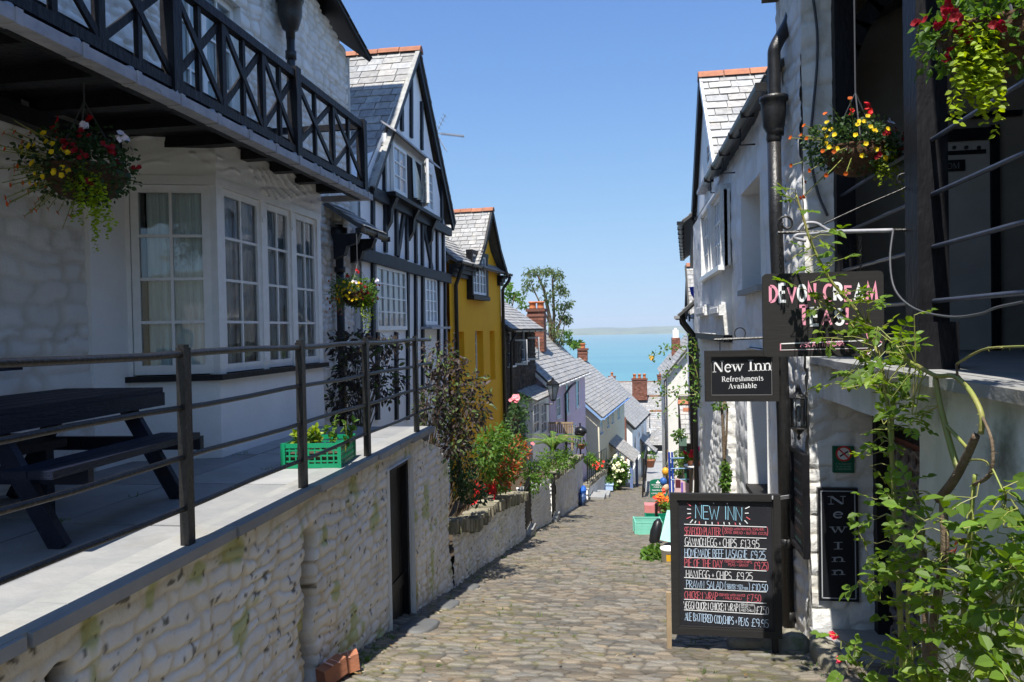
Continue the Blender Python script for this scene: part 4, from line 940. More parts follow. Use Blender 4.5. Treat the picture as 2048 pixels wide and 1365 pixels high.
def build_yellow_house():
    A = (-4.2, 17.25); B_ = (xu(1003, 21.8), 21.8); F = Fac(A, B_, (1, 0))
    t = thing('yellow_house', 'ochre yellow rendered house with a slated dormer gable and white windows', 'house', (A[0], 19.5, -4.6))
    L = F.len; ze = F.hit(900, 520)[1]
    holes = [F.rect(u0, v0, u1, v1) for (u0, v0, u1, v1) in ((908, 664, 929, 745), (951, 662, 967, 760), (980, 662, 990, 760))]
    mb = MB(); panel(mb, F, 0, L, -6, ze, holes, .24)
    P = F.P
    mb.prism([P(0, -6, -.3), P(L, -6, -.3), P(L, -6, -5), P(0, -6, -5)], (0, 0, ze+6))
    # far end wall
    mb.poly([P(L, -6, 0), P(L, -6, -.3), P(L, ze, -.3), P(L, ze, 0)])
    # dormer gable face
    dl, dr = F.hit(943, 560)[0], F.hit(993, 560)[0]; apx = F.hit(963, 420); dz = F.hit(960, 585)[1]
    am = F.hit(965, 415)[0]
    poly = [(dl, ze), (dr, ze), (dr, ze+.12), (am+.48*(dr-am), ze+.36*(apx[1]-ze)-.05), (am, apx[1]-.2), (am-.48*(am-dl), ze+.36*(apx[1]-ze)-.05), (dl, ze+.12)]
    mb.prism([P(a, z, -.02) for a, z in poly], np.array([F.n[0], F.n[1], 0])*.05)
    mb.build('wall', M['ochre'], t)
    # roofs
    mb = MB(); n3 = np.array([F.n[0], F.n[1], 0.])
    e = .26
    slates(mb, [P(-.1, ze-.05, e), P(L+.1, ze-.05, e), P(L+.1, ze+1.75, -2.0), P(-.1, ze+1.75, -2.0)], .26, .17, .018, 12)
    r = mb.build('roof', M['slate'], t)
    mb = MB()
    apz = F.hit(965, 407, .3)[1]
    # bell-cast dormer slopes: steep above, flaring below
    for sgn, e_t in ((-1, dl-.28), (1, dr+.22)):
        mt = am+(e_t-am)*.52; zm = ze+.36*(apz-ze)
        for (ta, za, tb, zb_) in ((e_t, ze-.02, mt, zm), (mt, zm, am, apz)):
            q = [P(ta, za, .3), P(ta, za, -2.6), P(tb, zb_, -2.6), P(tb, zb_, .3)]
            slates(mb, q if sgn > 0 else [q[1], q[0], q[3], q[2]], .24, .15, .016, 30+sgn)
    dm = mb.build('dormer_roof', M['slate'], t)
    mb = MB(); ridge(mb, P(am, apz+.02, .32), P(am, apz+.02, -2.5), .3, .1); mb.build('ridge_tiles', M['terracotta'], dm)
    for e_t in (dl-.3, dr+.24):
        mb = MB(); mt = am+(e_t-am)*.52; zm = ze+.36*(apz-ze)
        for (ta, za, tb, zb_) in ((e_t, ze-.12, mt, zm-.06), (mt, zm-.06, am, apz-.06)):
            mb.bar(P(ta, za, .27), P(tb, zb_, .27), .12, .06, side=(0, 0, 1), ext=.03)
        mb.build('bargeboard', M['black_wood'], t)
    # eaves fascia either side of the dormer
    for a, b in ((-.02, dl-.08), (dr+.05, L+.02)):
        mb = MB()
        for k in range(3): F.box(mb, a, b, ze-.10-.10*(k+1), ze-.10-.10*k, 0, .20-.055*k)
        mb.build('fascia', M['black_wood'], t)
        mb = MB(); gutter(mb, P(a-.05, ze-.05, .30), P(b+.03, ze-.05, .30), .06); mb.build('gutter', M['black_iron'], t)
    # dormer window in its black cheeks
    w_ = F.rect(944, 512, 971, 590, .12)
    mb = MB(); F.box(mb, w_[0]-.09, w_[0], w_[2]-.1, w_[3]+.1, 0, .16); F.box(mb, w_[1], w_[1]+.14, w_[2]-.1, w_[3]+.1, 0, .16); F.box(mb, w_[0]-.1, w_[1]+.16, w_[2]-.14, w_[2]-.03, 0, .2); F.box(mb, w_[0]-.1, w_[1]+.16, w_[3], w_[3]+.1, 0, .17)
    mb.build('window_surround', M['black_wood'], t)
    window(t, F, w_[0], w_[1], w_[2], w_[3], 4, 4, .14, .05, .024, .06, 'glass_far', lites=2)
    for h in holes: window(t, F, h[0], h[1], h[2], h[3], 2, 4, -.18, .05, .024, .04, 'glass_far', sill=None)
    y0 = F.hit(905, 540)[0]
    p = [P(.25, ze-.12, .28), P(.25, ze-.3, .2), P(.28, ze-.6, .07), P(.28, -5, .07)]; pipe(t, p, .05)
    p = [P(L-.02, ze-.12, .3), P(L-.02, ze-.25, .26), P(L-.04, ze-.5, .07), P(L-.04, -5.5, .07)]; pipe(t, p, .05)
build_yellow_house()

def build_stone_cottage():
    A = (xu(1008, 21.95), 21.95); B_ = (xu(1070, 26.4), 26.4); F = Fac(A, B_, (1, 0)); L = F.len; P = F.P
    t = thing('stone_cottage', 'dark rubble stone cottage with white casements and a low slate roof', 'cottage', (A[0], 24, -5.4))
    ze = .02
    holes = [F.rect(1016, 664, 1028, 732), F.rect(1042, 660, 1054, 722)]
    hf = rubble_h(.34, .16, .06, 44, joint=(1.7, 1.7, 1.6), soft=.4, var=.8)
    mb = MB(); rough_panel(mb, F, 0, L, -7, ze, .04, hf, holes=holes, depth=.2); mb.build('wall', M['dark_rubble'], t, True)
    mb = MB(); mb.prism([P(0, -7, -.22), P(L, -7, -.22), P(L, -7, -5), P(0, -7, -5)], (0, 0, 7)); mb.prism([P(L, ze, 0), P(L, ze, -5), P(L, ze+1.6, -2.4)], (-.02, -.3, 0)); mb.build('wall_core', M['dark_rubble'], t)
    mb = MB(); slates(mb, [P(-.1, ze, .28), P(L+.18, ze, .28), P(L+.18, ze+1.55, -1.9), P(-.1, ze+1.55, -1.9)], .26, .17, .018, 55, .35); mb.build('roof', M['slate'], t)
    mb = MB(); gutter(mb, P(-.05, ze-.04, .33), P(L+.2, ze-.04, .33), .055); mb.build('gutter', M['black_iron'], t)
    for h in holes:
        window(t, F, *h, 2, 3, -.08, .05, .022, .05, 'glass_far', sill='white_paint')
        G2 = Fac(P(h[1], 0, -.05)[:2], P(h[1]+.05, 0, .42)[:2], (0, -1)); window(t, G2, 0, G2.len, h[2], h[3]-.25, 1, 1, 0, .05, .02, .04, 'glass', name='open_casement')
    pipe(t, [P(.35, ze-.1, .3), P(.35, ze-.4, .12), P(.35, -6, .1)], .045)
    # white porch with lean-to slate roof
    X0 = xu(1062, 24.4); 
    Fp = Fac((xu(1062, 23.6), 23.6), (xu(1096, 26.3), 26.3), (1, 0)); Lp = Fp.len; zt = Fp.hit(1075, 795)[1]; Pp = Fp.P
    mb = MB(); Fp.box(mb, 0, Lp, -6, zt, -1.2, -.02); Fs = Fac((Fp.a[0]-1.2, 23.58), (Fp.a[0], 23.58), (0, -1)); pr_ = mb.build('porch', M['white_paint'], t)
    mb = MB(); slates(mb, [Pp(-.15, zt-.02, .2), Pp(Lp+.15, zt-.02, .2), Pp(Lp+.15, zt+.55, -1.1), Pp(-.15, zt+.55, -1.1)], .22, .16, .016, 65); mb.build('porch_roof', M['slate'], pr_)
    casement(t, Fp, 1066, 806, 1078, 868, 2, 3, .02); casement(t, Fp, 1081, 806, 1093, 868, 2, 3, .02)
    window(t, Fs, .1, 1.05, zt-1.5, zt-.15, 2, 4, .03, .08, .03, .05, 'glass_far')
build_stone_cottage()

def roofed_house(name, label, A, B_, u_gable, Yg, ze, rise, run, wallm, over=.25, depth=6, vergem='black_wood', seed=1, zb=-14, zback=True, w=.3, h=.2, overe=.22):
    """eaves-front house: facade A->B, near gable wall facing the camera"""
    F = Fac(A, B_, (1, 0)); L = F.len; P = F.P
    t = thing(name, label, 'house', (F.P(L/2, 0)[0], F.P(L/2, 0)[1], G(F.P(L/2, 0)[1])))
    mb = MB(); panel(mb, F, 0, L, zb, ze+.1)
    for s_ in (0, L): mb.prism([P(s_, zb, 0), P(s_, ze+.05, 0), P(s_, ze+rise, -run), P(s_, ze+.05, -2*run), P(s_, zb, -2*run)], np.array([F.d[0], F.d[1], 0])*(.02 if s_ == 0 else -.02))
    mb.build('wall', M[wallm], t)
    mb = MB(); k = rise/run
    slates(mb, [P(-over, ze-k*overe+.1, overe), P(L+over, ze-k*overe+.1, overe), P(L+over, ze+rise+.1, -run), P(-over, ze+rise+.1, -run)], w, h, .02, seed, .3)
    slates(mb, [P(L+over, ze-.1, -2*run), P(-over, ze-.1, -2*run), P(-over, ze+rise+.1, -run), P(L+over, ze+rise+.1, -run)], w, h, .02, seed+1, .3)
    r = mb.build('roof', M['slate'], t)
    for s_ in (-over+.03, L+over-.03): mb = MB(); mb.bar(P(s_, ze-k*overe-.02, overe-.02), P(s_, ze+rise-.03, -run), .16, .05, side=(0, 0, 1)); mb.build('bargeboard', M[vergem], t)
    mb = MB(); gutter(mb, P(-over, ze-k*overe+.05, overe+.05), P(L+over, ze-k*overe+.05, overe+.05), .06); mb.build('gutter', M[vergem], t)
    return t, F, r
def chimney(par, x, y, z0, z1, wx, wy, pots, m='brick', pr=.13, ph=.4, cap=True, name='chimney'):
    mb = MB(); 
    n = max(3, int((z1-z0)/.12)); 
    mb.box(x-wx/2, x+wx/2, y-wy/2, y+wy/2, z0, z1)
    for i in range(n):
        z = z0+(z1-z0)*i/n
        for k in range(max(2, int(wx/.22))):
            a = x-wx/2+wx*(k+(.5 if i % 2 else 0))/max(2, int(wx/.22)); b = min(x+wx/2, a+.2)
            if b-a > .04: c = .6+.8*rnd.random(); mb.box(a, b, y-wy/2-.012, y-wy/2, z+.012, z+(z1-z0)/n-.006, (c, c*.95, c*.9))
    if cap: mb.box(x-wx/2-.06, x+wx/2+.06, y-wy/2-.06, y+wy/2+.06, z1, z1+.12, (.8, .8, .8)); mb.box(x-wx/2-.03, x+wx/2+.03, y-wy/2-.03, y+wy/2+.03, z1-.2, z1-.1, (1.1, 1.1, 1.1))
    c = mb.build(name, M[m], par)
    for k in range(pots):
        px = x+wx*(k+.5)/pots-wx/2 if pots > 1 else x
        mb = MB(); mb.lathe((px, y, z1+.12), [(pr, 0), (pr*.85, ph*.2), (pr*.85, ph*.75), (pr*1.05, ph*.8), (pr*1.05, ph), (pr*.7, ph)], 12, col=(1.5, 1.25, .9)); mb.build('chimney_pot', M['terracotta'], c, True)
    return c

def build_far_left():
    # lilac house
    A = (xu(1096, 26.5), 26.5); B_ = (xu(1168, 34.5), 34.5); F = Fac(A, B_, (1, 0)); ze = F.hit(1130, 757)[1]
    t, F, r = roofed_house('lilac_house', 'lilac rendered cottage with a wide slate roof and a street lantern on its wall', A, B_, 0, 0, ze, 2.5, 2.6, 'pink', .2, vergem='white_paint', seed=71, zb=-9, overe=.16)
    for (u0, v0, u1, v1) in ((1112, 795, 1120, 835), (1131, 768, 1137, 828), (1151, 760, 1157, 815), (1142, 850, 1151, 895)): casement(t, F, u0, v0, u1, v1, 1, 2, .03, sill='white_paint')
    s_ = F.hit(1127, 800)[0]; pipe(t, [F.P(s_+.8, ze-.2, .35), F.P(s_+.4, ze-.35, .2), F.P(s_, ze-.6, .08), F.P(s_, -8, .08)], .05)
    cx = xu(1074, 30.2); chimney(r, cx, 30.2, -.9, at(1074, 624, Y=30.2)[2], .66, .9, 2, pr=.16, ph=.30)
    # cream house
    A = (xu(1195, 36), 36.0); B_ = (xu(1246, 46), 46.0); F = Fac(A, B_, (1, 0)); ze = F.hit(1222, 812)[1]
    t, F, r = roofed_house('cream_house', 'cream cottage with pale blue trim and a tilted slate door canopy', A, B_, 0, 0, ze, 2.3, 2.6, 'cream', .25, vergem='blue_paint', seed=81)
    for (u0, v0, u1, v1) in ((1200, 828, 1204, 866), (1214, 822, 1217, 853), (1223, 813, 1226, 845), (1235, 803, 1238, 836)): casement(t, F, u0, v0, u1, v1, 1, 3, .03, sill='blue_paint')
    mb = MB(); q = F.hit(1228, 908); zc = q[1]; P = F.P
    slates(mb, [P(q[0]-1.9, zc-.1, 1.3), P(q[0]+1.2, zc-.1, 1.3), P(q[0]+1.2, zc+.9, .0), P(q[0]-1.9, zc+.9, .0)], .25, .17, .02, 83)
    F.box(mb, q[0]-1.7, q[0]-1.55, zc-2.6, zc-.1, 1.05, 1.2, (.5, .7, 1.4)); F.box(mb, q[0]+.9, q[0]+1.05, zc-2.6, zc-.1, 1.05, 1.2, (.5, .7, 1.4))
    mb.build('door_canopy', M['slate'], t)
    casement(t, F, 1222, 908, 1236, 945, 2, 2, .04, fmat='blue_paint')
    cx = xu(1165, 46); chimney(r, cx, 46, at(1165, 722, Y=46)[2], at(1165, 701, Y=46)[2], .55, .6, 1, pr=.16, ph=.3)
    # white house below it
    A = (xu(1261, 49), 49.0); B_ = (xu(1290, 57), 57.0); F = Fac(A, B_, (1, 0)); ze = F.hit(1276, 840)[1]
    t, F, r = roofed_house('white_cottage', 'narrow white cottage with small dark windows below the cream house', A, B_, 0, 0, ze, 2.6, 2.6, 'plaster', .2, seed=91, zb=-16)
    for (u0, v0, u1, v1) in ((1276, 864, 1279, 876), (1283, 852, 1286, 875), (1268, 873, 1271, 900)): casement(t, F, u0, v0, u1, v1, 1, 1, .03)
    mb = MB(); q = F.hit(1284, 890); P = F.P
    slates(mb, [P(q[0]-1.2, q[1]-.3, 1.1), P(q[0]+1.3, q[1]-.3, 1.1), P(q[0]+1.3, q[1]+.6, 0), P(q[0]-1.2, q[1]+.6, 0)], .25, .17, .02, 93); mb.build('door_canopy', M['slate'], t)
    mb = MB(); sx = xu(1249, 48.9); mb.box(sx-.75, sx, 48.85, 49.0, -16, at(1250, 835, Y=48.9)[2]); mb.build('brick_gable', M['brick'], t)
    # terrace of houses closing the view
    def cross(name, label, u0, u1, Y, vr, ve, m, run, seed, chs):
        x0, x1 = xu(u0, Y, 760), xu(u1, Y, 760); zr = at((u0+u1)/2, vr, Y=Y+run)[2]; z_e = at((u0+u1)/2, ve, Y=Y)[2]
        t = thing(name, label, 'house', ((x0+x1)/2, Y, G(Y)))
        mb = MB(); mb.box(x0, x1, Y+.05, Y+2*run, -30, z_e-.05); mb.prism([(x0+.05, Y, z_e-.06), (x0+.05, Y+2*run, z_e-.06), (x0+.05, Y+run, zr-.1)], (x1-x0-.1, 0, 0)); mb.build('wall', M[m], t)
        mb = MB(); slates(mb, [(x0, Y-.2, z_e-.1), (x1, Y-.2, z_e-.1), (x1, Y+run, zr), (x0, Y+run, zr)], .36, .26, .025, seed, .3); slates(mb, [(x1, Y+2*run, z_e-.1), (x0, Y+2*run, z_e-.1), (x0, Y+run, zr), (x1, Y+run, zr)], .36, .26, .025, seed, .3)
        r = mb.build('roof', M['slate'], t)
        mb = MB(); ridge(mb, (x0, Y+run, zr+.03), (x1, Y+run, zr+.03), .5, .13, (.5, .6, .6)); mb.build('ridge_tiles', M['terracotta'], r)
        for (u, vt, vb, wpx, pots, Yc) in chs:
            x = xu(u, Yc, vt); chimney(r, x, Yc, at(u, vb, Y=Yc)[2], at(u, vt, Y=Yc)[2], wpx*Yc/FPX, .8, pots, pr=.14, ph=.4)
        return t
    cross('end_house', 'long slate roofed house with brick chimneys closing the lane, sea behind', 1229, 1322, 74, 764, 800, 'plaster', 3.5, 101, [(1224, 755, 770, 13, 1, 78), (1321, 752, 768, 12, 1, 78)])
    cross('chimney_house', 'grey slate roofed house with a large square brick chimney of three pots', 1262, 1340, 63, 792, 862, 'plaster', 3.5, 111, [(1279, 760, 800, 29, 3, 66)])
    # hip-roofed shop at the bend
    Y = 54; t = thing('corner_shop', 'low shop with a hipped slate roof, black fascia and white framed window', 'shop', (xu(1320, Y), Y, G(Y)))
    x0, x1 = xu(1302, Y, 880), xu(1340, Y, 880); zt = at(1320, 858, Y=Y+2)[2]; z_e = at(1320, 890, Y=Y)[2]; zf = at(1320, 902, Y=Y)[2]
    mb = MB(); mb.box(x0+.2, x1+3, Y+.1, Y+4, -18, z_e-.02); mb.build('wall', M['grey_plaster'], t)
    mb = MB(); slates(mb, [(x0-.2, Y-.2, z_e), (x1+3, Y-.2, z_e), (x1+3, Y+2, zt), (x0+.6, Y+2, zt)], .28, .2, .02, 121); slates(mb, [(x0-.2, Y+4.2, z_e), (x0-.2, Y-.2, z_e), (x0+.6, Y+2, zt)], .28, .2, .02, 122); mb.build('roof', M['slate'], t)
    mb = MB(); mb.box(x0+.2, x1+3, Y-.02, Y+.1, zf, z_e-.03); mb.build('fascia', M['sign_black'], t)
    F = Fac((x0, Y), (x1+3, Y), (0, -1)); a = F.rect(1309, 903, 1333, 958); window(t, F, a[0], a[1], a[2], a[3], 1, 2, .06, .14, .06, .06, 'glass_far')
    # upper grey roofs right of the white cottage
    cross('grey_roof_house', 'slate roofed house half hidden behind the corner shop', 1300, 1345, 58, 822, 872, 'grey_plaster', 2.5, 131, [])
build_far_left()

# ------------------------------------------------------------------ garden walls, gates, railings on the left
def build_gardens():
    t = thing('garden_wall', 'whitewashed rubble garden wall with a dipping edge of mossy stone coping', 'wall', (-2.25, 12.4, G(12.4)))
    F = Fac((-2.25, 0), (-2.25, 30), (1, 0))
    ks = [9.12, 9.6, 10.4, 11.2, 12.0, 13.1, 14.6, 15.75]; zs = [-2.40, -2.50, -2.72, -2.80, -2.84, -3.02, -3.28, -3.50]
    top = lambda y: float(np.interp(y, ks, zs))-.16
    hf = rubble_h(.24, .09, .034, 64, joint=(.76, .70, .58), soft=.8, streak=.35)
    mb = MB(); rough_panel(mb, F, 9.12, 15.75, -5, -2.2, .03, hf, ztop=top, zbot=lambda y: G(y)-.2); mb.build('wall', M['rubble'], t, True)
    mb = MB(); y = 9.14; rr = random.Random(4)
    while y < 15.7:
        w_ = rr.uniform(.05, .10); zc = top(y+w_/2); c = rr.uniform(.7, 1.25)
        mb.obox((-2.36, y+w_/2, zc+.07+rr.uniform(-.015, .02)), (.17+rr.uniform(-.02, .03), 0, rr.uniform(-.01, .01)), (0, w_/2, rr.uniform(-.01, .01)), (0, 0, .085), (c, c, c*.95)); y += w_+.004
    mb.build('coping', M['stone_cap'], t)
    mb = MB(); mb.box(-2.6, -2.29, 9.13, 15.74, -6, -3.56); mb.prism([(-4.6, 8.3, -3.0), (-2.5, 8.3, -3.0), (-2.5, 15.7, -3.75), (-4.6, 15.7, -3.75)], (0, 0, -3)); mb.build('soil', M['earth'], t)
    # second wall with pillar
    def wall2(name, label, pts, hfun, step, cap=True, thick=.35):
        (x0, y0, z0), (x1, y1, z1) = pts; F2 = Fac((x0, y0), (x1, y1), (1, 0)); L = F2.len
        t = thing(name, label, 'wall', ((x0+x1)/2, (y0+y1)/2, G((y0+y1)/2)))
        tp = lambda s: z0+(z1-z0)*s/L
        mb = MB(); rough_panel(mb, F2, 0, L, -9, -3, step, hfun, ztop=tp, zbot=lambda s: G(y0+(y1-y0)*s/L)-.25)
        mb.prism([F2.P(0, -10, -.03), F2.P(0, z0, -.03), F2.P(0, z0, -thick), F2.P(0, -10, -thick)], np.array([F2.d[0], F2.d[1], 0])*.02)
        mb.prism([F2.P(0, z0-.03, -.0), F2.P(L, z1-.03, -.0), F2.P(L, z1-.03, -thick), F2.P(0, z0-.03, -thick)], (0, 0, -.1))
        mb.build('wall', M['rubble'], t, True)
        if cap:
            mb = MB(); s = 0; rr = random.Random(8)
            while s < L:
                w_ = rr.uniform(.08, .2); c = rr.uniform(.7, 1.2); F2.box(mb, s, min(L, s+w_), tp(s)-.03, tp(s)+.12+rr.uniform(-.02, .03), -thick+.02, .03+rr.uniform(-.02, .02), (c, c, c)); s += w_+.006
            mb.build('coping', M['stone_cap'], t)
        return t, F2
    hs = rubble_h(.26, .10, .03, 74, joint=(.85, .8, .72), soft=.7); h3 = rubble_h(.5, .3, .03, 84, joint=(.9, .87, .8), soft=.6)
    wall2('planter_wall', 'white planter wall between the two black garden gates', [(-2.25, 16.75, -3.62), (-2.15, 20.0, -4.05)], hs, .04, False)
    wall2('roadside_wall', 'long white wall with stone coping below the garden bench', [(-2.12, 20.95, -4.28), (-1.85, 29.3, -5.1)], h3, .05)
    wall2('low_wall', 'low grey wall carrying a short black railing before the lilac house', [(-1.75, 31.0, -6.65), (-1.15, 37.5, -7.2)], h3, .06, True)
    mb = MB(); mb.prism([(-2.5, 16.8, -4.0), (-2.5, 20.9, -4.3), (-3.4, 23.5, -4.3), (-3.5, 16.8, -3.9)], (0, 0, -3)); mb.prism([(-2.3, 21, -4.45), (-2.1, 29, -5.0), (-3.2, 30, -5.0), (-3.4, 21, -4.45)], (0, 0, -3)); mb.prism([(-2.35, 15.74, -4.5), (-2.35, 16.76, -4.5), (-4, 16.76, -3.9), (-4, 15.74, -3.9)], (0, 0, -2))
    struct('garden_terrace', mb, M['earth'])
    mb = MB()
    for k in range(1): mb.box(-2.5, -2.15, 15.78, 16.72, G(16.2)-.1, G(16.2)+.14); mb.box(-2.45, -2.0, 20.02, 20.93, G(20.5)-.1, G(20.5)+.16)
    struct('gate_step', mb, M['slab'])
    def gate(label, y0, y1, x, zb, zt, n):
        t = thing('garden_gate', label, 'gate', (x, (y0+y1)/2, zb), 'black garden gates')
        mb = MB()
        for z in (zb+.08, zt-.12): mb.bar((x, y0, z), (x, y1, z), .03, .03)
        mb.build('frame', M['black_iron'], t)
        for k in range(n):
            y = y0+.03+(y1-y0-.06)*k/(n-1); mb = MB(); mb.tube([(x, y, zb), (x, y, zt+.04*math.sin(math.pi*k/(n-1)))], .012, 6); mb.build('bar', M['black_iron'], t)
    gate('black iron gate of upright bars beside the mossy coping', 15.8, 16.72, -2.27, G(16.2)+.18, -3.35, 8)
    gate('tall narrow black iron gate let into the white roadside wall', 20.05, 20.92, -2.13, G(20.5)+.2, -4.1, 7)
    # railing on low wall
    t = thing('garden_railing', 'short black railing with upright bars on the low grey wall', 'railing', (-1.5, 34, -7))
    for k in range(12):
        f = k/11; p = np.array([-1.78+.6*f, 31.1+6.3*f, -6.6-.55*f]); mb = MB(); mb.tube([p, p+np.array([0, 0, 1.15])], .025 if k % 4 == 0 else .014, 6); mb.build('bar', M['black_iron'], t)
    mb = MB(); mb.tube([(-1.78, 31.1, -5.5), (-1.18, 37.4, -6.05)], .018, 6); mb.build('rail', M['black_iron'], t)
    # bench terrace rails
    t = thing('black_balustrade', 'black iron balustrade with one tall post at the corner of the bench terrace', 'railing', (-1.9, 29.4, -5.1))
    for (x, y, z0, z1) in ((-1.95, 29.45, G(29.4), -3.75), (-2.9, 29.6, -5.0, -3.85)):
        mb = MB(); mb.tube([(x, y, z0), (x, y, z1)], .035, 6); mb.build('post', M['black_iron'], t)
    for z in (-3.9, -4.25, -4.6): 
        mb = MB(); mb.tube([(-1.95, 29.45, z), (-2.9, 29.6, z)], .02, 6); mb.build('rail', M['black_iron'], t)
    # steps + blue planter
    for k, (x, y) in enumerate(((-1.35, 31.6), (-1.2, 33.0))):
        mb = MB(); mb.prism([(x-.5, y-.5, G(y)-.1), (x+.25, y-.6, G(y)-.1), (x+.3, y+.45, G(y)-.1), (x-.5, y+.5, G(y)-.1)], (0, 0, .30))
        tag(mb.build('stone_step', M['slab'], None), ['grey stone doorstep lying nearer the blue bags', 'grey stone doorstep nearer the hydrangea'][k], 'step', 'loose stone steps')
    # white stair railing at the hydrangea
    t = thing('stair_railing', 'white painted handrail climbing a short flight beside the hydrangea', 'railing', (xu(1262, 44), 44, G(44)))
    a = at(1254, 940, Y=43); b = at(1272, 920, Y=46)
    for f in (0, .33, .66, 1):
        p = a+(b-a)*f; mb = MB(); mb.tube([p, p-np.array([0, 0, 1.3])], .035, 6); mb.build('post', M['white_paint'], t)
    for d in (0, .4, .8): mb = MB(); mb.tube([a-np.array([0, 0, d]), b-np.array([0, 0, d])], .03, 6); mb.build('rail', M['white_paint'], t)
    mb = MB(); q = at(1253, 975, Y=43); mb.prism([(q[0], 43, -10.2), (q[0]+.9, 46.5, -10.4), (q[0]+.9, 46.5, -7.9), (q[0], 43, -8.9)], (-.3, .05, 0)); tag(mb.build('stair_wall', M['grey_plaster'], None), 'sloping grey side wall under the white handrail', 'wall')
build_gardens()

# ================================================================== RIGHT SIDE
def build_right_inn():
    t = thing('inn_veranda_building', 'right hand inn building with a dark timber veranda above a recessed plaster entrance', 'inn', (2.0, 6.0, G(6)))
    hp = rubble_h(.34, .17, .020, 104, joint=(.84, .81, .75), soft=.9)
    def hpl(s, z):
        n = fbm(s*2.5, z*2.5, 111, 4)-.5; st = np.clip((fbm(s*9, z*1.2, 115, 4)-.48)*4, 0, 1)*np.clip(1-(-.36-z)/.9, 0, 1)
        C = np.ones(s.shape+(3,))*(1-.32*st[..., None]*np.array([.75, .82, 1])); mo = np.clip((fbm(s*2, z*2, 119, 3)-.55)*5, 0, 1)
        return .05*n, C*(1-mo[..., None]*np.array([.2, .14, .2]))
    # stone pier with the rain pipe
    mb = MB()
    Fx = Fac((1.60, 0), (1.60, 10), (-1, 0)); rough_panel(mb, Fx, 7.12, 8.3, -3.4, 3.9, .022, hp)
    Fy = Fac((1.60, 7.10), (1.86, 7.10), (0, -1)); rough_panel(mb, Fy, 0, .26, -.4, 3.9, .022, hp)
    mb.build('stone_pier', M['rough_plaster'], t, True)
    mb = MB(); mb.box(1.63, 1.86, 7.14, 8.2, -4, 3.9); mb.build('pier_core', M['rough_plaster'], t)
    # parapet band and wall below the deck
    W = MB(); F = Fac((1.70, 0), (1.70, 10), (-1, 0))
    rough_panel(W, F, .5, 7.1, -3.6, -.36, .025, hpl, holes=[(4.72, 7.2, -5, -.665)])
    W.build('plaster_wall', M['grey_plaster'], t, True)
    mb = MB(); mb.box(1.74, 6, .4, 4.72, -5, -.37); mb.box(1.73, 2.35, 4.72, 7.1, -.66, -.40); mb.box(2.36, 6, 4.72, 8.2, -5, -.40)
    Fr = Fac((1.62, 7.08), (2.2, 7.08), (0, -1)); rough_panel(mb, Fr, 0, .6, -3.4, -.38, .025, hp); mb.build('entrance_recess', M['rough_plaster'], t)
    mb = MB(); mb.box(2.16, 2.30, 6.98, 7.10, -3.2, -.665); mb.box(2.16, 2.34, 4.8, 4.9, -3.2, -.665); mb.box(2.305, 2.35, 4.9, 6.98, -3.2, -.665); mb.build('doorway', M['black_wood'], t)
    mb = MB(); mb.prism([(1.66, 4.75, -3.3), (2.35, 4.75, -3.3), (2.35, 7.1, -3.3), (1.60, 7.1, -3.3)], (0, 0, .52)); mb.build('doorstep', M['slab'], t)
    # deck
    mb = MB(); rr = random.Random(5); y = .4
    while y < 8.0:
        L = rr.uniform(.7, 1.2); mb.box(1.62+rr.uniform(-.015, .01), 2.6, y, min(8.2, y+L-.01), -.355+rr.uniform(-.004, .004), -.295); y += L
    mb.box(2.61, 6, .4, 8.2, -.36, -.30); mb.build('deck', M['slab'], t)
    # veranda timbers
    def vpost(x0, x1, y0, y1, z0, z1, m='grey_wood'):
        b = MB(); b.box(x0, x1, y0, y1, z0, z1); b.build('post', M[m], t)
    vpost(1.81, 1.99, 5.0, 5.22, -.295, 3.4, 'black_wood'); vpost(1.86, 2.02, 7.0, 7.2, -.295, 3.4, 'black_wood')
    mb = MB(); mb.box(1.79, 2.02, 4.94, 5.28, -.295, .0); mb.build('post_base', M['black_wood'], t)
    mb = MB()
    for k in range(7):
        a0, a1 = k/7*math.pi/2, (k+1)/7*math.pi/2
        p0 = (1.94+.75*(1-math.cos(a0)), 7.12, 2.05+1.0*math.sin(a0)); p1 = (1.94+.75*(1-math.cos(a1)), 7.12, 2.05+1.0*math.sin(a1)); mb.bar(p0, p1, .16, .14, ext=.02)
    mb.build('curved_brace', M['black_wood'], t)
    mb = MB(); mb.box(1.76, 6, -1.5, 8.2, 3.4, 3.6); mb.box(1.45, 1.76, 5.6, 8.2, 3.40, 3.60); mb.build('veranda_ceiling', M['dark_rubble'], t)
    mb = MB(); Fw = Fac((1.86, 8.1), (6, 8.1), (0, -1)); panel(mb, Fw, 0, 4.14, -.3, 3.4); mb.box(5.9, 6, .4, 8.1, -.3, 3.4); mb.box(1.76, 5.9, -1.5, 3.1, -.29, 3.4); mb.build('veranda_wall_and_sky_block', M['dim_plaster'], t)  # the near block is unseen, added to keep sky light out of the veranda
    for z in (.13, .47, .80, 1.14):
        b = MB(); b.tube([(1.90, 2.0, z), (1.90, 3.5, z+.005), (1.90, 5.1, z), (1.90, 7.1, z)], .015, 8); b.build('rail', M['galv'], t, True)
    # door on the inner wall
    Fd = Fac((1.86, 8.09), (6, 8.09), (0, -1)); d = Fd.rect(1850, 285, 1978, 660); mb = MB(); Fd.box(mb, d[0], d[1], -.29, d[3], 0, .03); dr = mb.build('door', mat('veranda_door_paint', (.55, .51, .46), (.46, .43, .38), 3, .6, .1, 30), t)
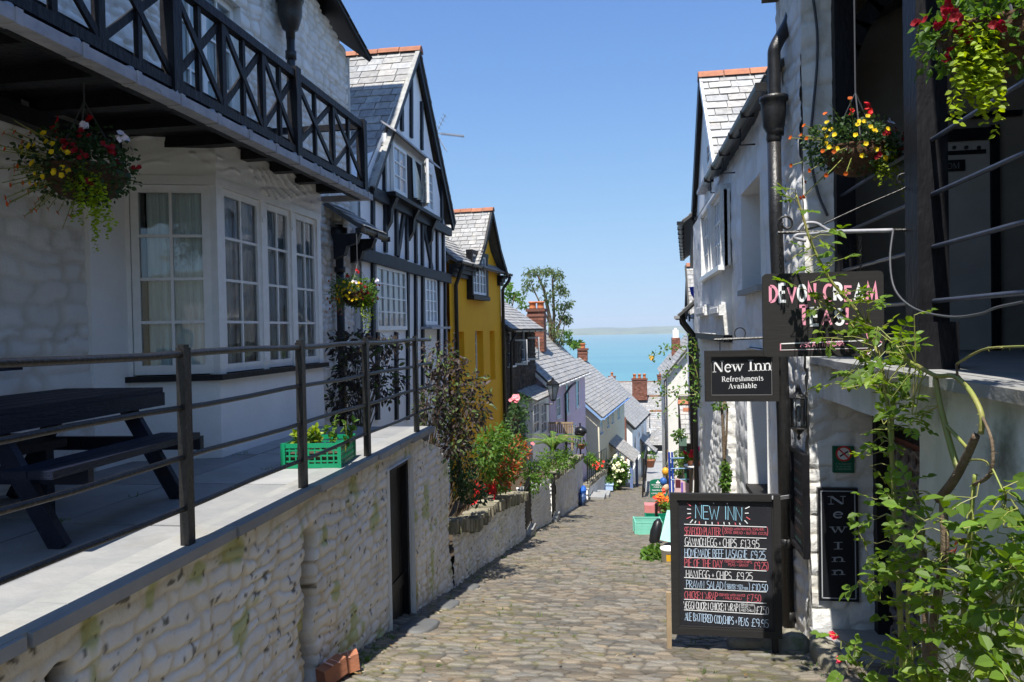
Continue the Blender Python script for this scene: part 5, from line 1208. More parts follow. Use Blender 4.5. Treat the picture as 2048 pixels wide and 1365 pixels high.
    mb = MB(); Fd.box(mb, d[1], d[1]+.08, -.29, d[3]+.14, 0, .06); Fd.box(mb, d[0]-.05, d[1], d[3]+.001, d[3]+.12, 0, .06); h = Fd.rect(1880, 303, 1968, 311); Fd.box(mb, h[0], h[1], h[2], h[3], .031, .045)
    h2 = Fd.rect(1850, 228, 2040, 238); Fd.box(mb, h2[0], h2[1], h2[2], h2[3], 0, .05); mb.build('door_frame', M['black_wood'], dr)
    s = Fd.rect(1862, 323, 1926, 345); mb = MB(); Fd.box(mb, s[0], s[1], s[2], s[3], .032, .05); pl = mb.build('door_plate', M['sign_black'], dr)
    mb = MB(); write(mb, Fd, 'ROOM', (1870, 341), (1920, 337), 12, .13, SERIF, off=.052, col=(.3, .3, .3)); mb.build('lettering', M['chalk'], dr)
    mb = MB()
    for u in (1906, 1930, 1955): q = Fd.hit(u, 297); mb.lathe(Fd.P(q[0], q[1], .03), [(.022, 0), (.016, .012), (0.002, .015)], 8, (0, -1, 0))
    mb.build('door_studs', M['black_iron'], dr)
    # rain pipe with hopper
    mb = MB(); x, y = 1.49, 7.66
    pp = [at(1588, -10, Y=y+.1), at(1580, 40, Y=y+.1), at(1552, 92, Y=y), at(1548, 120, Y=y), at(1549, 200, Y=y)]
    mb.tubes(pp, .062, 12); hc = at(1547, 205, Y=y); mb.lathe((hc[0], y, hc[2]), [(.06, -.42), (.075, -.36), (.07, -.30), (.105, -.24), (.12, -.08), (.122, .0), (.138, .015), (.138, .05), (.08, .06)], 16)
    b = at(1576, 1275, Y=y-.02); mb.tube([(hc[0], y, hc[2]-.4), (hc[0]+.006, y, 1.0), (b[0]-.01, y-.01, -1), (b[0], y-.02, G(y)-.2)], .066, 12)
    for v in (262, 560, 1085, 1230): q = at(1549+(v-200)*.0265, v, Y=y); mb.lathe((q[0], y, q[2]), [(.082, -.05), (.086, 0), (.082, .05)], 12)
    mb.build('downpipe', M['black_iron'], t, True)
    # grey cables on the pier
    mb = MB(); mb.tubes([at(1626, -5, Y=7.05), at(1634, 60, Y=7.05), at(1634, 130, Y=7.05), at(1626, 220, Y=7.05), at(1620, 300, Y=7.05), at(1634, 380, Y=7.05), at(1655, 432, Y=7.0)], .012, 6); mb.build('cable', M['shade_cable'], t, True)
    # lattice of overlapping fans
    mb = MB(); FL = Fac((2.27, 6.02), (2.27, 7.0), (-1, 0)); rad = .098
    for r in range(17):
        for c in range(7):
            cx = (c+(.5 if r % 2 else 0))*rad*1.72; cz = -3.0+r*.115
            if not (-.02 < cx < .99): continue
            pts = [FL.P(min(.98, max(0, cx+rad*math.cos(math.pi*k/8))), cz+rad*1.1*math.sin(math.pi*k/8), .0) for k in range(9)]
            for a, b_ in zip(pts[:-1], pts[1:]): 
                if np.linalg.norm(b_-a) > .005: mb.bar(a, b_, .03, .035, ext=.003)
    FL.box(mb, -.03, 0, -3.0, -1.0, -.03, .03); FL.box(mb, .98, 1.0, -3.0, -1.0, -.03, .03)
    tag(mb.build('fan_lattice', mat('grey_brown_lattice', (.30, .27, .26), (.22, .2, .19), 9, .8, .3, 40)), 'grey lattice screen of overlapping fan shapes beside the entrance door', 'lattice')
    mb = MB(); mb.box(2.298, 2.304, 6.0, 6.98, -3.0, -1.0); mb.build('door_leaf', M['brick'], t)

def build_white_gable_house():
    F = Fac((1.6, 0), (1.6, 30), (-1, 0)); P = F.P
    t = thing('white_gabled_house', 'white rendered house with a steep slate cross gable, box window and leaning buttress', 'house', (1.9, 12.5, G(12.5)))
    w1 = (9.15, 10.62, .48, 1.80); w2 = (8.9, 10.35, -2.15, -.30)
    hp = rubble_h(.5, .3, .016, 134, joint=(.9, .88, .84), soft=1.0)
    Y1 = 17.6; yA = 15.45; zA = F.hit(1408, 150)[1]; yN = 13.3; zN = 2.72
    mb = MB(); rough_panel(mb, F, 7.9, Y1, -5.5, 2.55, .035, hp, holes=[w1, w2], depth=.42)
    mb.poly([P(13.1, 2.5), P(Y1, 2.5), P(Y1, 2.6), P(yA, zA-.12), P(13.1, 2.62)])
    mb.build('wall', M['plaster'], t, True)
    mb = MB(); mb.box(2.03, 6, 8.25, Y1, -6, 2.5); mb.box(1.62, 2.03, 10.7, Y1, -6, 2.5); mb.box(1.62, 2.03, 8.25, 9.1, -.2, 2.5); mb.prism([(1.62, 13.15, 2.5), (1.62, Y1, 2.5), (1.62, yA, zA-.15)], (5, 0, 0)); mb.build('wall_core', M['plaster'], t)
    mb = MB()
    a, b, c, d = np.array([1.50, yN-.15, zN-.05]), np.array([6.5, yN-.15, zN-.05]), np.array([6.5, yA, zA]), np.array([1.50, yA, zA])
    slates(mb, [a, b, c, d], .42, .25, .024, 141, .3, 1.15)
    a2 = np.array([1.50, Y1+.2, 2.6]); slates(mb, [np.array([6.5, Y1+.2, 2.6]), a2, d, c], .4, .25, .024, 142)
    slates(mb, [(1.46, 13.3, 2.60), (1.46, 7.8, 2.60), (5, 7.8, 4.4), (5, 13.3, 4.4)], .4, .25, .024, 143)
    r = mb.build('roof', M['slate'], t)
    mb = MB(); ridge(mb, d+np.array([-.02, 0, .02]), c+np.array([0, 0, .02]), .46, .14); mb.build('ridge_tiles', M['terracotta'], r)
    mb = MB(); mb.bar((1.52, yN-.2, zN-.14), (1.52, yA, zA-.06), .12, .05, side=(0, -1, 1)); mb.build('bargeboard', M['white_paint'], t)
    mb = MB(); mb.bar((1.52, Y1+.1, 2.5), (1.52, yA, zA-.08), .3, .05, side=(0, 1, 1)); mb.build('bargeboard', M['black_wood'], t)
    mb = MB(); gutter(mb, (1.42, 13.2, 2.57), (1.42, 8.0, 2.50), .075); mb.tube([(1.42, 13.2, 2.52), (1.42, 13.6, 2.52), (1.5, 13.9, 2.5)], .05, 8); mb.build('gutter', M['black_iron'], t)
    mb = MB()
    for y in (12.9, 11.3, 9.6): mb.tube([(1.6, y, 2.25), (1.42, y, 2.25), (1.42, y, 2.5)], .012, 5)
    mb.build('gutter_stay', M['black_iron'], t)
    window(t, F, w1[0]+.02, w1[1]-.02, w1[2]+.02, w1[3]-.02, 2, 3, -.36, .06, .026, .05, 'glass_far')
    window(t, F, w2[0]+.05, w2[1]-.05, w2[2]+.02, w2[3]-.02, 2, 3, -.36, .06, .026, .05, 'glass_far')
    mb = MB(); F.box(mb, w1[0]-.1, w1[1]+.05, w1[2]-.07, w1[2], -.38, .09); mb.build('sill', M['slab'], t)
    mb = MB(); F.box(mb, w2[0]-.02, w2[1]+.02, w2[2]-.06, w2[2]+.01, -.38, .06); mb.build('sill', M['sign_grey'], t)
    # box window
    B0, B1, BX = 11.95, 16.9, 1.46; mb = MB()
    FB = Fac((BX, 0), (BX, 30), (-1, 0)); z0 = -.14; z1 = 2.20
    h1 = FB.rect(1424, 392, 1444.5, 538); h2 = FB.rect(1405, 425, 1419, 552)
    hb = lambda s, z: (.025*(fbm(s*4, z*4, 151, 3)-.5), np.ones(s.shape+(3,)))
    rough_panel(mb, FB, B0, B1, z0, z1, .03, hb, holes=[h1, h2], depth=.12)
    Fn = Fac((BX, B0), (1.62, B0), (0, -1)); rough_panel(mb, Fn, -.012, .17, z0, z1, .03, hb); mb.prism([(BX, B0, z1), (1.7, B0, z1), (1.7, B1, z1), (BX, B1, z1)], (0, 0, .02))
    mb.prism([(BX, B0, z0-.005), (1.7, B0, z0-.005), (1.7, B1, z0-.005), (BX, B1, z0-.005)], (0, 0, .02))
    bx = mb.build('box_window', M['rough_plaster'], t, True)
    mb = MB(); mb.box(BX+.02, 1.62, B0+.02, B1, z0-.12, z0-.006); mb.build('beam', M['black_wood'], bx)
    for h in (h1, h2): window(t, FB, *h, 4, 3, -.03, .06, .026, .05, 'glass_pale')
    mb = MB(); FB.box(mb, h1[0]-.1, h2[1]+.1, h1[2]-.08, h1[2]-.005, -.02, .08); mb.build('ledge', M['white_paint'], bx)
    for (u0, u1) in ((1428, 1449), (1400, 1418)): q = FB.rect(u0, 612, u1, 632); mb = MB(); FB.box(mb, q[0], q[1], q[2], q[3], 0, .08); FB.box(mb, q[0]+.1, q[1]-.1, q[2]+.04, q[3]-.04, .08, .1); mb.build('plaster_block', M['rough_plaster'], bx)
    q = F.rect(1409, 346, 1428, 374); mb = MB(); F.box(mb, q[0], q[1], q[2], q[2]+.07, 0, .16); mb.build('ledge', M['lead'], t)
    casement(t, F, 1416, 282, 1425, 330, 1, 2, .03)
    # buttress
    mb = MB(); hb2 = rubble_h(.36, .15, .032, 164, joint=(.8, .77, .7), soft=.6)
    n1, n2 = 26, 40; vs = []
    y0, y1 = 11.7, 13.4
    def prof(k):
        z = -5+4.4*k; return z
    per = [(1.62, y0), (1.30, y0+.06), (1.30, y1-.1), (1.62, y1)]
    Fb1 = Fac((1.62, y0), (1.32, y0+.05), (0, -1)); Fb2 = Fac((1.32, y0+.05), (1.32, y1), (-1, 0))
    def bat(f):
        def g(s, z): H, C = hb2(s, z); return H, C
        return g
    for Fq, L in ((Fb1, Fb1.len), (Fb2, Fb2.len)): rough_panel(mb, Fq, 0, L, -5.2, -.75, .035, hb2)
    vs_all = np.vstack(mb.v); zf = np.clip((-.75-vs_all[:, 2])/3.2, 0, 1)
    vs_all[:, 0] = 1.62+(vs_all[:, 0]-1.62)*(.35+.85*zf); mb.v = [vs_all]; mb.c = [np.vstack(mb.c)]
    mb.prism([(1.62, y0, -.75), (1.5, y0+.05, -.76), (1.5, y1, -.76), (1.62, y1, -.6)], (0, 0, -.1)); mb.build('buttress', M['rough_plaster'], t, True)

def build_far_right():
    F = Fac((xu(1399, 17.7), 17.7), (xu(1390, 27), 27.0), (-1, 0)); P = F.P
    t = thing('far_white_house', 'narrow sliver of a white house with black eaves and gutters past the cross gable', 'house', (2.2, 22, G(22)))
    zt = F.hit(1396, 440)[1]
    mb = MB(); panel(mb, F, 0, F.len, -8, zt); mb.prism([P(0, -8, -.02), P(F.len, -8, -.02), P(F.len, -8, -4), P(0, -8, -4)], (0, 0, zt+8)); mb.build('wall', M['plaster'], t)
    mb = MB(); F.box(mb, -.2, F.len, zt-.35, zt, 0, .14); F.box(mb, 1.0, 1.25, -2, zt-.35, 0, .06); F.box(mb, 4.0, 4.2, -2, zt-.35, 0, .06); mb.build('eaves', M['black_wood'], t)
    mb = MB(); slates(mb, [P(F.len, zt, .35), P(-.2, zt, .35), P(-.2, zt+1.2, -1.2), P(F.len, zt+1.2, -1.2)], .3, .2, .02, 171); mb.build('roof', M['slate'], t)
    mb = MB(); gutter(mb, P(F.len, zt-.02, .4), P(-.2, zt-.02, .4), .07); mb.build('gutter', M['black_iron'], t)
    pipe(t, [P(1.2, .35, .4), P(1.25, .1, .35), P(1.3, -.2, .12), P(1.3, -6, .1)], .06); pipe(t, [P(3.2, .35, .45), P(3.2, .1, .42), P(3.2, -.2, .2), P(3.2, -6, .14)], .06)
    mb = MB(); slates(mb, [P(4.2, .28, .5), P(.6, .28, .5), P(.6, .75, -.02), P(4.2, .75, -.02)], .25, .16, .02, 173); gutter(mb, P(4.2, .26, .52), P(.6, .26, .52), .06); mb.build('pent_roof', M['slate'], t)
    # slate-hung oriel beyond
    Y = 28.0; xa, xb = xu(1380, Y), xu(1397, Y); z0, z1 = at(1388, 636, Y=Y)[2], at(1388, 524, Y=Y)[2]
    o = thing('slate_oriel_house', 'small jutting slate roofed gable with an orange ridge tile seen past black gutters', 'house', (xb, Y+1, G(Y)))
    mb = MB(); mb.box(xa+.12, xb+2, Y+.25, Y+3, -9, z0+.1); mb.build('wall', M['plaster'], o)
    mb = MB(); slates(mb, [(xa, Y, z0), (xb+2, Y, z0), (xb+2, Y+1.4, z1), (xa, Y+1.4, z1)], .16, .2, .02, 175); slates(mb, [(xb+2, Y+2.8, z0), (xa, Y+2.8, z0), (xa, Y+1.4, z1), (xb+2, Y+1.4, z1)], .16, .2, .02, 176); r = mb.build('roof', M['slate'], o)
    mb = MB(); ridge(mb, (xa, Y+1.4, z1+.04), (xb+2, Y+1.4, z1+.04), .4, .14); mb.build('ridge_tiles', M['terracotta'], r)
    mb = MB(); mb.bar((xa-.02, Y-.05, z0-.1), (xa-.02, Y+1.4, z1-.05), .14, .06, side=(0, 0, 1)); mb.build('bargeboard', M['black_wood'], o)
    mb = MB(); q = at(1388, 583, Y=21); mb.prism([q+np.array([-.12, 0, .12]), q+np.array([.12, .02, .14]), q+np.array([.10, .05, -.1]), q+np.array([.0, .03, -.2]), q+np.array([-.08, 0, -.08])], (0, .05, 0), (.02, .05, .5)); mb.tube([q+np.array([0, .02, .1]), q+np.array([.3, .1, .2])], .02, 5, col=(.02, .02, .03))
    tag(mb.build('blue_bracket_flag', M['paint']), 'small bright blue cloth hanging from the far white house', 'flag')
    # white gable with chimney
    Y = 36; x0, x1 = xu(1333, Y), xu(1380, Y)+2.5; F = Fac((x0, Y), (x1, Y), (0, -1)); P = F.P
    t = thing('white_end_gable', 'cream white end gable with a slate verge and a slim brick chimney', 'house', ((x0+x1)/2, Y, G(Y)))
    zl = at(1334, 748, Y=Y)[2]; k = (at(1382, 690, Y=Y)[2]-zl)/(xu(1382, Y)-xu(1334, Y)); xr = x0+2.4; zr = zl+k*2.4
    mb = MB(); mb.prism([(x0, Y, -13), (x1, Y, -13), (x1, Y, zl), (xr, Y, zr), (x0, Y, zl)], (0, 7, 0)); mb.build('wall', mat('warm_white_plaster', (.78, .76, .70), (.70, .68, .62), 2, .75, .1, 30), t)
    mb = MB(); slates(mb, [(x0-.2, Y+7, zl-.15), (x0-.2, Y-.25, zl-.15), (xr, Y-.25, zr+.06), (xr, Y+7, zr+.06)], .3, .2, .02, 181); r = mb.build('roof', M['slate'], t)
    mb = MB(); mb.bar((x0-.22, Y-.2, zl-.25), (xr, Y-.2, zr-.06), .16, .06, side=(0, 0, 1)); mb.build('bargeboard', M['slate'], t)
    pipe(t, [(x0-.1, Y-.12, zl-.1), (x0-.1, Y-.12, -12)], .06)
    c = chimney(r, xu(1351, 40), 40, at(1351, 735, Y=40)[2], at(1351, 676, Y=40)[2], .42, .6, 0, cap=False)
    mb = MB(); q = at(1351, 676, Y=40); mb.box(q[0]-.15, q[0]+.15, 39.85, 40.15, q[2], q[2]+.42); mb.box(q[0]-.06, q[0]+.06, 39.9, 40.1, q[2]+.42, q[2]+.52); mb.build('chimney_pot', M['plaster'], c)
    # slate lean-to of the shop
    Y = 25.5; xa, xb = xu(1361, Y), xu(1425, Y); z0, z1 = at(1388, 888, Y=Y)[2], at(1388, 804, Y=Y+1.2)[2]
    t = thing('shop_lean_to', 'slate lean-to roof with orange ridge tiles over the dark open shopfront', 'shop', (xb, Y, G(Y)))
    mb = MB(); slates(mb, [(xa, Y, z0), (xb, Y, z0), (xb, Y+1.2, z1), (xa, Y+1.2, z1)], .36, .2, .02, 185, .25, 1.1); r = mb.build('roof', M['slate'], t)
    mb = MB(); ridge(mb, (xa-.05, Y+1.2, z1+.03), (xb, Y+1.2, z1+.03), .4, .13); ridge(mb, (xa+.1, Y+1.02, z1-.22), (xb, Y+1.02, z1-.22), .4, .12); mb.build('ridge_tiles', M['terracotta'], r)
    mb = MB(); mb.box(xa+.1, xb, Y+1.2, Y+3.5, -10, z1); mb.build('wall', M['dark_rubble'], t)
    mb = MB(); mb.box(xa+.05, xa+.13, Y+.05, Y+.13, -10, z0-.02, (.02, .12, .07)); mb.box(xa+.5, xa+.56, Y+.1, Y+.16, -10, z0-.02, (.25, .02, .02)); mb.build('shop_post', M['paint'], t)
    # low slabs and dark railing down the lane
    t = thing('lane_railing', 'thin dark railing beside grey slab steps down the lane', 'railing', (xu(1288, 34), 34, G(34)))
    for (u, v0, v1, Y) in ((1288, 918, 1004, 33), (1292, 908, 985, 36), (1294, 890, 972, 40)):
        mb = MB(); mb.tube([at(u, v0, Y=Y), at(u-3, v1, Y=Y)], .045, 6); mb.build('post', M['black_iron'], t)
    for v in (0, 22, 44): mb = MB(); mb.tube([at(1288, 920+v*1.3, Y=33), at(1294, 892+v, Y=40)], .03, 6); mb.build('rail', M['black_iron'], t)
    for k, (v, Y) in enumerate(((915, 52), (940, 48), (962, 44), (985, 37))):
        q = at(1306, v, Y=Y); mb = MB(); mb.prism([(q[0]-.5, Y-1.6, q[2]-.25), (q[0]+1.0, Y-1.6, q[2]-.25), (q[0]+1.0, Y+2.5, q[2]-.25), (q[0]-.5, Y+2.5, q[2]-.25)], (0, 0, .28)); struct('lane_steps' if k == 0 else 'lane_steps', mb, M['slab'])
build_right_inn(); build_white_gable_house(); build_far_right()

# ================================================================== SIGNS
def board_frame(mb, F, a, b, c, d, fw, o0, o1, col=(1, 1, 1)):
    F.box(mb, a, b, d-fw, d, o0, o1, col); F.box(mb, a, b, c, c+fw, o0, o1, col); F.box(mb, a, a+fw, c+fw, d-fw, o0, o1, col); F.box(mb, b-fw, b, c+fw, d-fw, o0, o1, col)
PINK, CWHITE, CBLUE, CRED = (.95, .38, .50), (1, 1, 1), (.42, .80, 1.0), (.85, .20, .24)
def build_signs():
    # menu blackboard
    F = Fac((.2, 6.55), (1.5, 6.55), (0, -1)); q = F.rect(1342, 988, 1562, 1272)
    t = thing('menu_blackboard', 'large framed menu blackboard with coloured chalk lettering standing at the foot of the black drainpipe', 'menu board', (F.P((q[0]+q[1])/2, 0)[0], 6.55, G(6.55)))
    fr = MB(); board_frame(fr, F, q[0], q[1], q[2], q[3], .058, -.03, .02); board_frame(fr, F, q[0]+.058, q[1]-.058, q[2]+.058, q[3]-.058, .014, -.02, .008); fr.build('frame', M['sign_grey'], t)
    pn = MB(); F.box(pn, q[0]+.05, q[1]-.05, q[2]+.05, q[3]-.05, -.028, -.006); pn.build('panel', M['board'], t)
    lg = MB(); F.box(lg, q[0]-.045, q[0]-.005, G(6.5)-.05, q[2]+.36, -.03, .012); lg.build('leg', M['old_wood'], t)
    lg = MB(); F.box(lg, q[1]-.08, q[1]-.03, G(6.5)-.05, q[2], -.03, .012); lg.build('leg', M['black_wood'], t)
    def C(x, y): return (1250+.3407*x, 900+.3407*y)
    cols = {'w': (.92, .93, .95), 'b': (.60, .78, 1.0), 'r': (.80, .16, .20), 'n': (.38, .78, 1.0)}
    rows = [('NEW INN', 412, 404, 695, 416, 78, 'n', .075),
            ('SEAFOOD PLATTER', 350, 500, 563, 504, 46, 'r', .09), ('(', 570, 500, 582, 500, 46, 'r', .08), ('SERVED WITH PRAWNS, S.SALMON,', 583, 473, 820, 474, 15, 'r', .15), ('CRAB, BREAD + BUTTER £12.25', 583, 492, 832, 500, 15, 'r', .15), (')', 832, 502, 842, 502, 46, 'r', .08),
            ('GAMMON.EGG + CHIPS', 352, 561, 655, 573, 48, 'w', .10), ('£13.95', 676, 573, 790, 576, 46, 'w', .10),
            ('HOMEMADE BEEF LASAGNE', 350, 628, 720, 638, 48, 'b', .09), ('£9.25', 737, 638, 825, 641, 46, 'b', .09),
            ('PIE OF THE DAY', 350, 686, 575, 694, 46, 'r', .09), ('(SERVED WITH CHIPS,', 584, 660, 748, 668, 15, 'r', .15), ('PEAS + GRAVY', 606, 682, 726, 687, 15, 'r', .15), ('£9.25)', 757, 702, 845, 706, 44, 'r', .09),
            ('HAM.EGG + CHIPS', 358, 752, 626, 762, 46, 'w', .10), ('£9.25', 654, 762, 750, 765, 44, 'w', .10),
            ('PRAWN SALAD', 360, 810, 578, 820, 44, 'b', .09), ('(', 584, 820, 594, 820, 42, 'b', .08), ('SERVED WITH', 596, 802, 692, 806, 14, 'b', .17), ('BREAD + BUTTER', 602, 818, 724, 823, 14, 'b', .17), (')', 726, 826, 736, 826, 42, 'b', .08), ('£10.50', 744, 829, 840, 832, 42, 'b', .10),
            ('CHICKEN WRAP', 350, 874, 546, 883, 44, 'r', .09), ('(SERVED WITH MAYO)', 550, 858, 706, 863, 14, 'r', .16), ('+ MILD CHILLI', 574, 876, 686, 881, 14, 'r', .16), ('£7.50', 714, 891, 800, 894, 42, 'r', .09),
            ('VEGGI QUORN CHICKEN WRAP', 345, 934, 666, 950, 44, 'w', .10), ('(', 668, 950, 678, 950, 42, 'w', .08), ('SERVED WITH', 680, 915, 760, 919, 13, 'w', .17), ('MAYO +', 680, 931, 736, 934, 13, 'w', .17), ('MILD CHILLI', 680, 948, 756, 951, 13, 'w', .17), (')', 757, 958, 767, 958, 42, 'w', .08), ('£7.50', 771, 962, 845, 968, 44, 'w', .10),
            ('ALE BATTERED COD,CHIPS + PEAS', 352, 1000, 725, 1035, 46, 'b', .10), ('£9.95', 743, 1036, 845, 1044, 46, 'b', .10)]
    for key in cols:
        mb = MB()
        for (tx, x0, y0, x1, y1, h, k, wd) in rows:
            if k == key: write(mb, F, tx, C(x0, y0), C(x1, y1), h*.3407, wd*.64, HAND, .0, cols[k], jit=.05 if h > 30 else .03)
        if key == 'w':
            for y0, y1 in ((437, 454), (503, 520), (565, 583), (632, 648), (688, 712), (750, 775), (815, 835), (878, 902), (940, 967)):
                a = F.hit(*C(347, y0)); b = F.hit(*C(831, y1)); ribbon(mb, [a, b], .0065, lambda s, z: F.P(s, z, -.001), cols['w'])
        if key in 'wr':
            for i, (xa, ya, xb, yb) in enumerate(((365, 315, 387, 330), (365, 347, 387, 350), (366, 375, 388, 374), (362, 404, 386, 394), (382, 430, 398, 410), (410, 432, 416, 418), (437, 438, 436, 420), (474, 438, 474, 420), (512, 440, 511, 424), (548, 440, 546, 424), (583, 440, 580, 424), (614, 440, 611, 426), (650, 442, 646, 428), (678, 442, 672, 430), (720, 434, 702, 414), (735, 410, 712, 395), (726, 372, 704, 373), (732, 334, 706, 346), (440, 318, 441, 312), (520, 318, 520, 312), (600, 320, 600, 313))):
                if (i % 3 == 0) == (key == 'r'): a = F.hit(*C(xa, ya)); b = F.hit(*C(xb, yb)); ribbon(mb, [a, b], .008, lambda s, z: F.P(s, z, -.001), cols[key])
        mb.build('lettering', M['chalk'], t)
    mb = MB(); p0 = at(1545, 998, Y=6.5); p1 = at(1572, 992, Y=7.55)
    for k in range(3): mb.tube([p0+np.array([0, 0, .01*k]), (p0+p1)/2+np.array([0, 0, -.02+.012*k]), p1+np.array([.03, -.08, .012*k])], .006, 5)
    tag(mb.build('twine_loop', M['grey_cable']), 'pale twine tying the menu blackboard to the black drainpipe', 'twine')
    # hanging cream tea board
    F = Fac((.7, 5.2), (2, 5.2), (0, -1)); q = F.rect(1525.5, 545, 1768, 713); off = .0
    t = thing('cream_tea_sign', 'charcoal hanging board with pink and white cream tea lettering behind rose leaves', 'hanging sign', (F.P((q[0]+q[1])/2, 0)[0], 5.2, q[2]))
    a, b, c, d = q; r = .03; pts = []
    for cx, cz, a0 in ((b-r, d-r, 0), (a+r, d-r, 90), (a+r, c+r, 180), (b-r, c+r, 270)):
        for k in range(5): an = math.radians(a0+90*k/4); pts.append(F.P(cx+r*math.cos(an), cz+r*math.sin(an), 0))
    # the board hangs a touch out of level
    mb = MB(); mb.prism(pts, (0, .022, 0)); mb.build('panel', M['sign_grey'], t)
    wh = MB(); pk = MB()
    for tx, u0, v0, u1, v1, h, dp in (('DEVON', 1538, 604, 1635, 601, 31, None), ('CREAM', 1646, 601, 1758, 602, 31, None), ('TEAS!', 1597, 651, 1700, 649, 30, None)):
        adv = [HAND[c][0] for c in tx]; W = sum(adv); x = 0
        for i, ch in enumerate(tx):
            ua, ub = u0+(u1-u0)*x/W, u0+(u1-u0)*(x+adv[i])/W; va, vb = v0+(v1-v0)*x/W, v0+(v1-v0)*(x+adv[i])/W
            hh = h*(1.28 if ch == 'T' and i == 0 else 1.0)*(1+.12*math.sin(i*2.1))
            alt = i % 2 == 0; g = (ub-ua)*.10
            write(pk if alt else wh, F, ch, (ua+g, va), (ub-g, vb), hh, .175, HAND, .0025, PINK if alt else (1, 1, 1)); x += adv[i]
    mb = pk
    def seg(dst, pts_, w_, col): ribbon(dst, [F.hit(*p) for p in pts_], w_, lambda s, z: F.P(s, z, .0018), col)
    seg(wh, [(1561, 688), (1737, 681)], .007, (1, 1, 1)); seg(wh, [(1561, 701), (1737, 697)], .007, (1, 1, 1)); seg(pk, [(1561, 701.6), (1737, 697.6)], .004, PINK); seg(pk, [(1561, 687), (1561, 702)], .007, PINK)
    seg(pk, [(1732, 666), (1737, 681)], .006, PINK); seg(pk, [(1732, 666), (1765, 686)], .006, PINK); seg(wh, [(1765, 687), (1734, 710)], .006, (1, 1, 1)); seg(pk, [(1737, 697), (1734, 710)], .006, PINK)
    write(pk, F, 'ASK AT THE BAR!', (1601, 694.5), (1689, 692), 9.5, .14, HAND, .002, PINK)
    wh.build('white_lettering', M['chalk'], t); pk.build('pink_lettering', M['chalk'], t)
    for u, v0 in ((1562, 545), (1721, 541)):
        mb = MB(); p = at(u, v0+1, Y=5.21); qz = at(u, 466, Y=5.21)[2]; n = int((qz-p[2])/.028)
        for k in range(n):
            z = p[2]+k*.028; ax = (.007, 0, 0) if k % 2 else (0, .007, 0); A = np.array(ax)
            mb.tube([np.array([p[0], 5.21, z])+A, np.array([p[0], 5.21, z+.034])+A], .0025, 4); mb.tube([np.array([p[0], 5.21, z])-A, np.array([p[0], 5.21, z+.034])-A], .0025, 4)
        mb.build('chain', M['black_iron'], t)
    # scrolled bracket
    t = thing('sign_bracket', 'black scrolled iron bracket with a pale curved bar holding the cream tea board', 'bracket', at(1880, 462, Y=5.21))
    Yb = 5.21
    def PB(l): return [at(u, v, Y=Yb) for u, v in l]
    mb = MB(); mb.tube(PB([(1555, 466), (1650, 464), (1790, 461), (1836, 460)]), .011, 6); mb.build('arm', M['black_iron'], t)
    mb = MB(); mb.tubes(PB([(1612, 482), (1590, 477), (1595, 470), (1625, 468), (1655, 464), (1700, 463), (1785, 461)]), .012, 7, .014); mb.tubes(PB([(1596, 462), (1608, 448), (1632, 447), (1655, 460), (1672, 464)]), .011, 7); mb.build('pale_bar', M['lead'], t, True)
    sc = []
    for k in range(26): an = k/25*4.2*math.pi/2; rr_ = 19*(1-k/34); sc.append((1572+rr_*math.cos(math.pi/2+an)*.95, 448+rr_*math.sin(math.pi/2+an)*-1))
    mb = MB(); mb.tube(PB([(1640, 452), (1600, 463), (1572, 467)]+[(1572+19*math.cos(math.radians(90+a))*(1-a/760), 448+19*math.sin(math.radians(90+a))*(1-a/760)) for a in range(10, 480, 22)]), .008, 6)
    mb.build('scroll', M['black_iron'], t, True)
    mb = MB(); mb.tubes(PB([(1640, 452), (1720, 415), (1790, 385), (1812, 374), (1819, 360), (1810, 348), (1797, 352), (1795, 362), (1802, 366)]), .006, 5); mb.build('stay', M['black_iron'], t, True)
    mb = MB(); mb.tube(PB([(1831, 338), (1833, 510)]), .012, 6); mb.build('wall_plate', M['black_iron'], t)
    mb = MB(); mb.tubes([at(u, v, Y=y) for u, v, y in ((1786, 462, 5.18), (1780, 520, 5.1), (1790, 580, 5.0), (1830, 618, 4.8), (1900, 634, 4.5), (1960, 628, 4.2), (1995, 615, 4.0), (2060, 602, 3.7))], .007, 6)
    tag(mb.build('slack_cable', M['shade_cable'], None, True), 'pale slack cable sagging from the sign bracket across the black post', 'cable')
    # New Inn refreshments sign
    F = Fac((.5, 7.4), (2, 7.4), (0, -1)); q = F.rect(1409.5, 701, 1557, 803)
    t = thing('refreshments_sign', 'black framed hanging sign with white serif lettering projecting beside the drainpipe', 'hanging sign', (F.P((q[0]+q[1])/2, 0)[0], 7.4, q[2]))
    fr = MB(); board_frame(fr, F, q[0], q[1], q[2], q[3], .058, -.03, .03); fr.build('frame', M['sign_grey'], t)
    pn = MB(); F.box(pn, q[0]+.05, q[1]-.05, q[2]+.05, q[3]-.05, -.02, .0); pn.build('panel', M['sign_black'], t)
    mb = MB(); write(mb, F, 'New Inn', (1425, 745), (1544, 741), 22, .1, SERIF, .002); write(mb, F, 'Refreshments', (1443, 764), (1527, 761.3), 10.3, .1, SERIF, .002); write(mb, F, 'Available', (1456.5, 778), (1514, 776), 10, .1, SERIF, .002)
    mb.build('lettering', M['chalk'], t)
    mb = MB()
    e = [(q[0]+.062, q[2]+.062), (q[1]-.062, q[2]+.062), (q[1]-.062, q[3]-.062), (q[0]+.062, q[3]-.062)]
    for k in range(4): ribbon(mb, [e[k], e[(k+1) % 4]], .003, lambda s, z: F.P(s, z, .001), (.35, .35, .35))
    mb.build('border_line', M['chalk'], t)
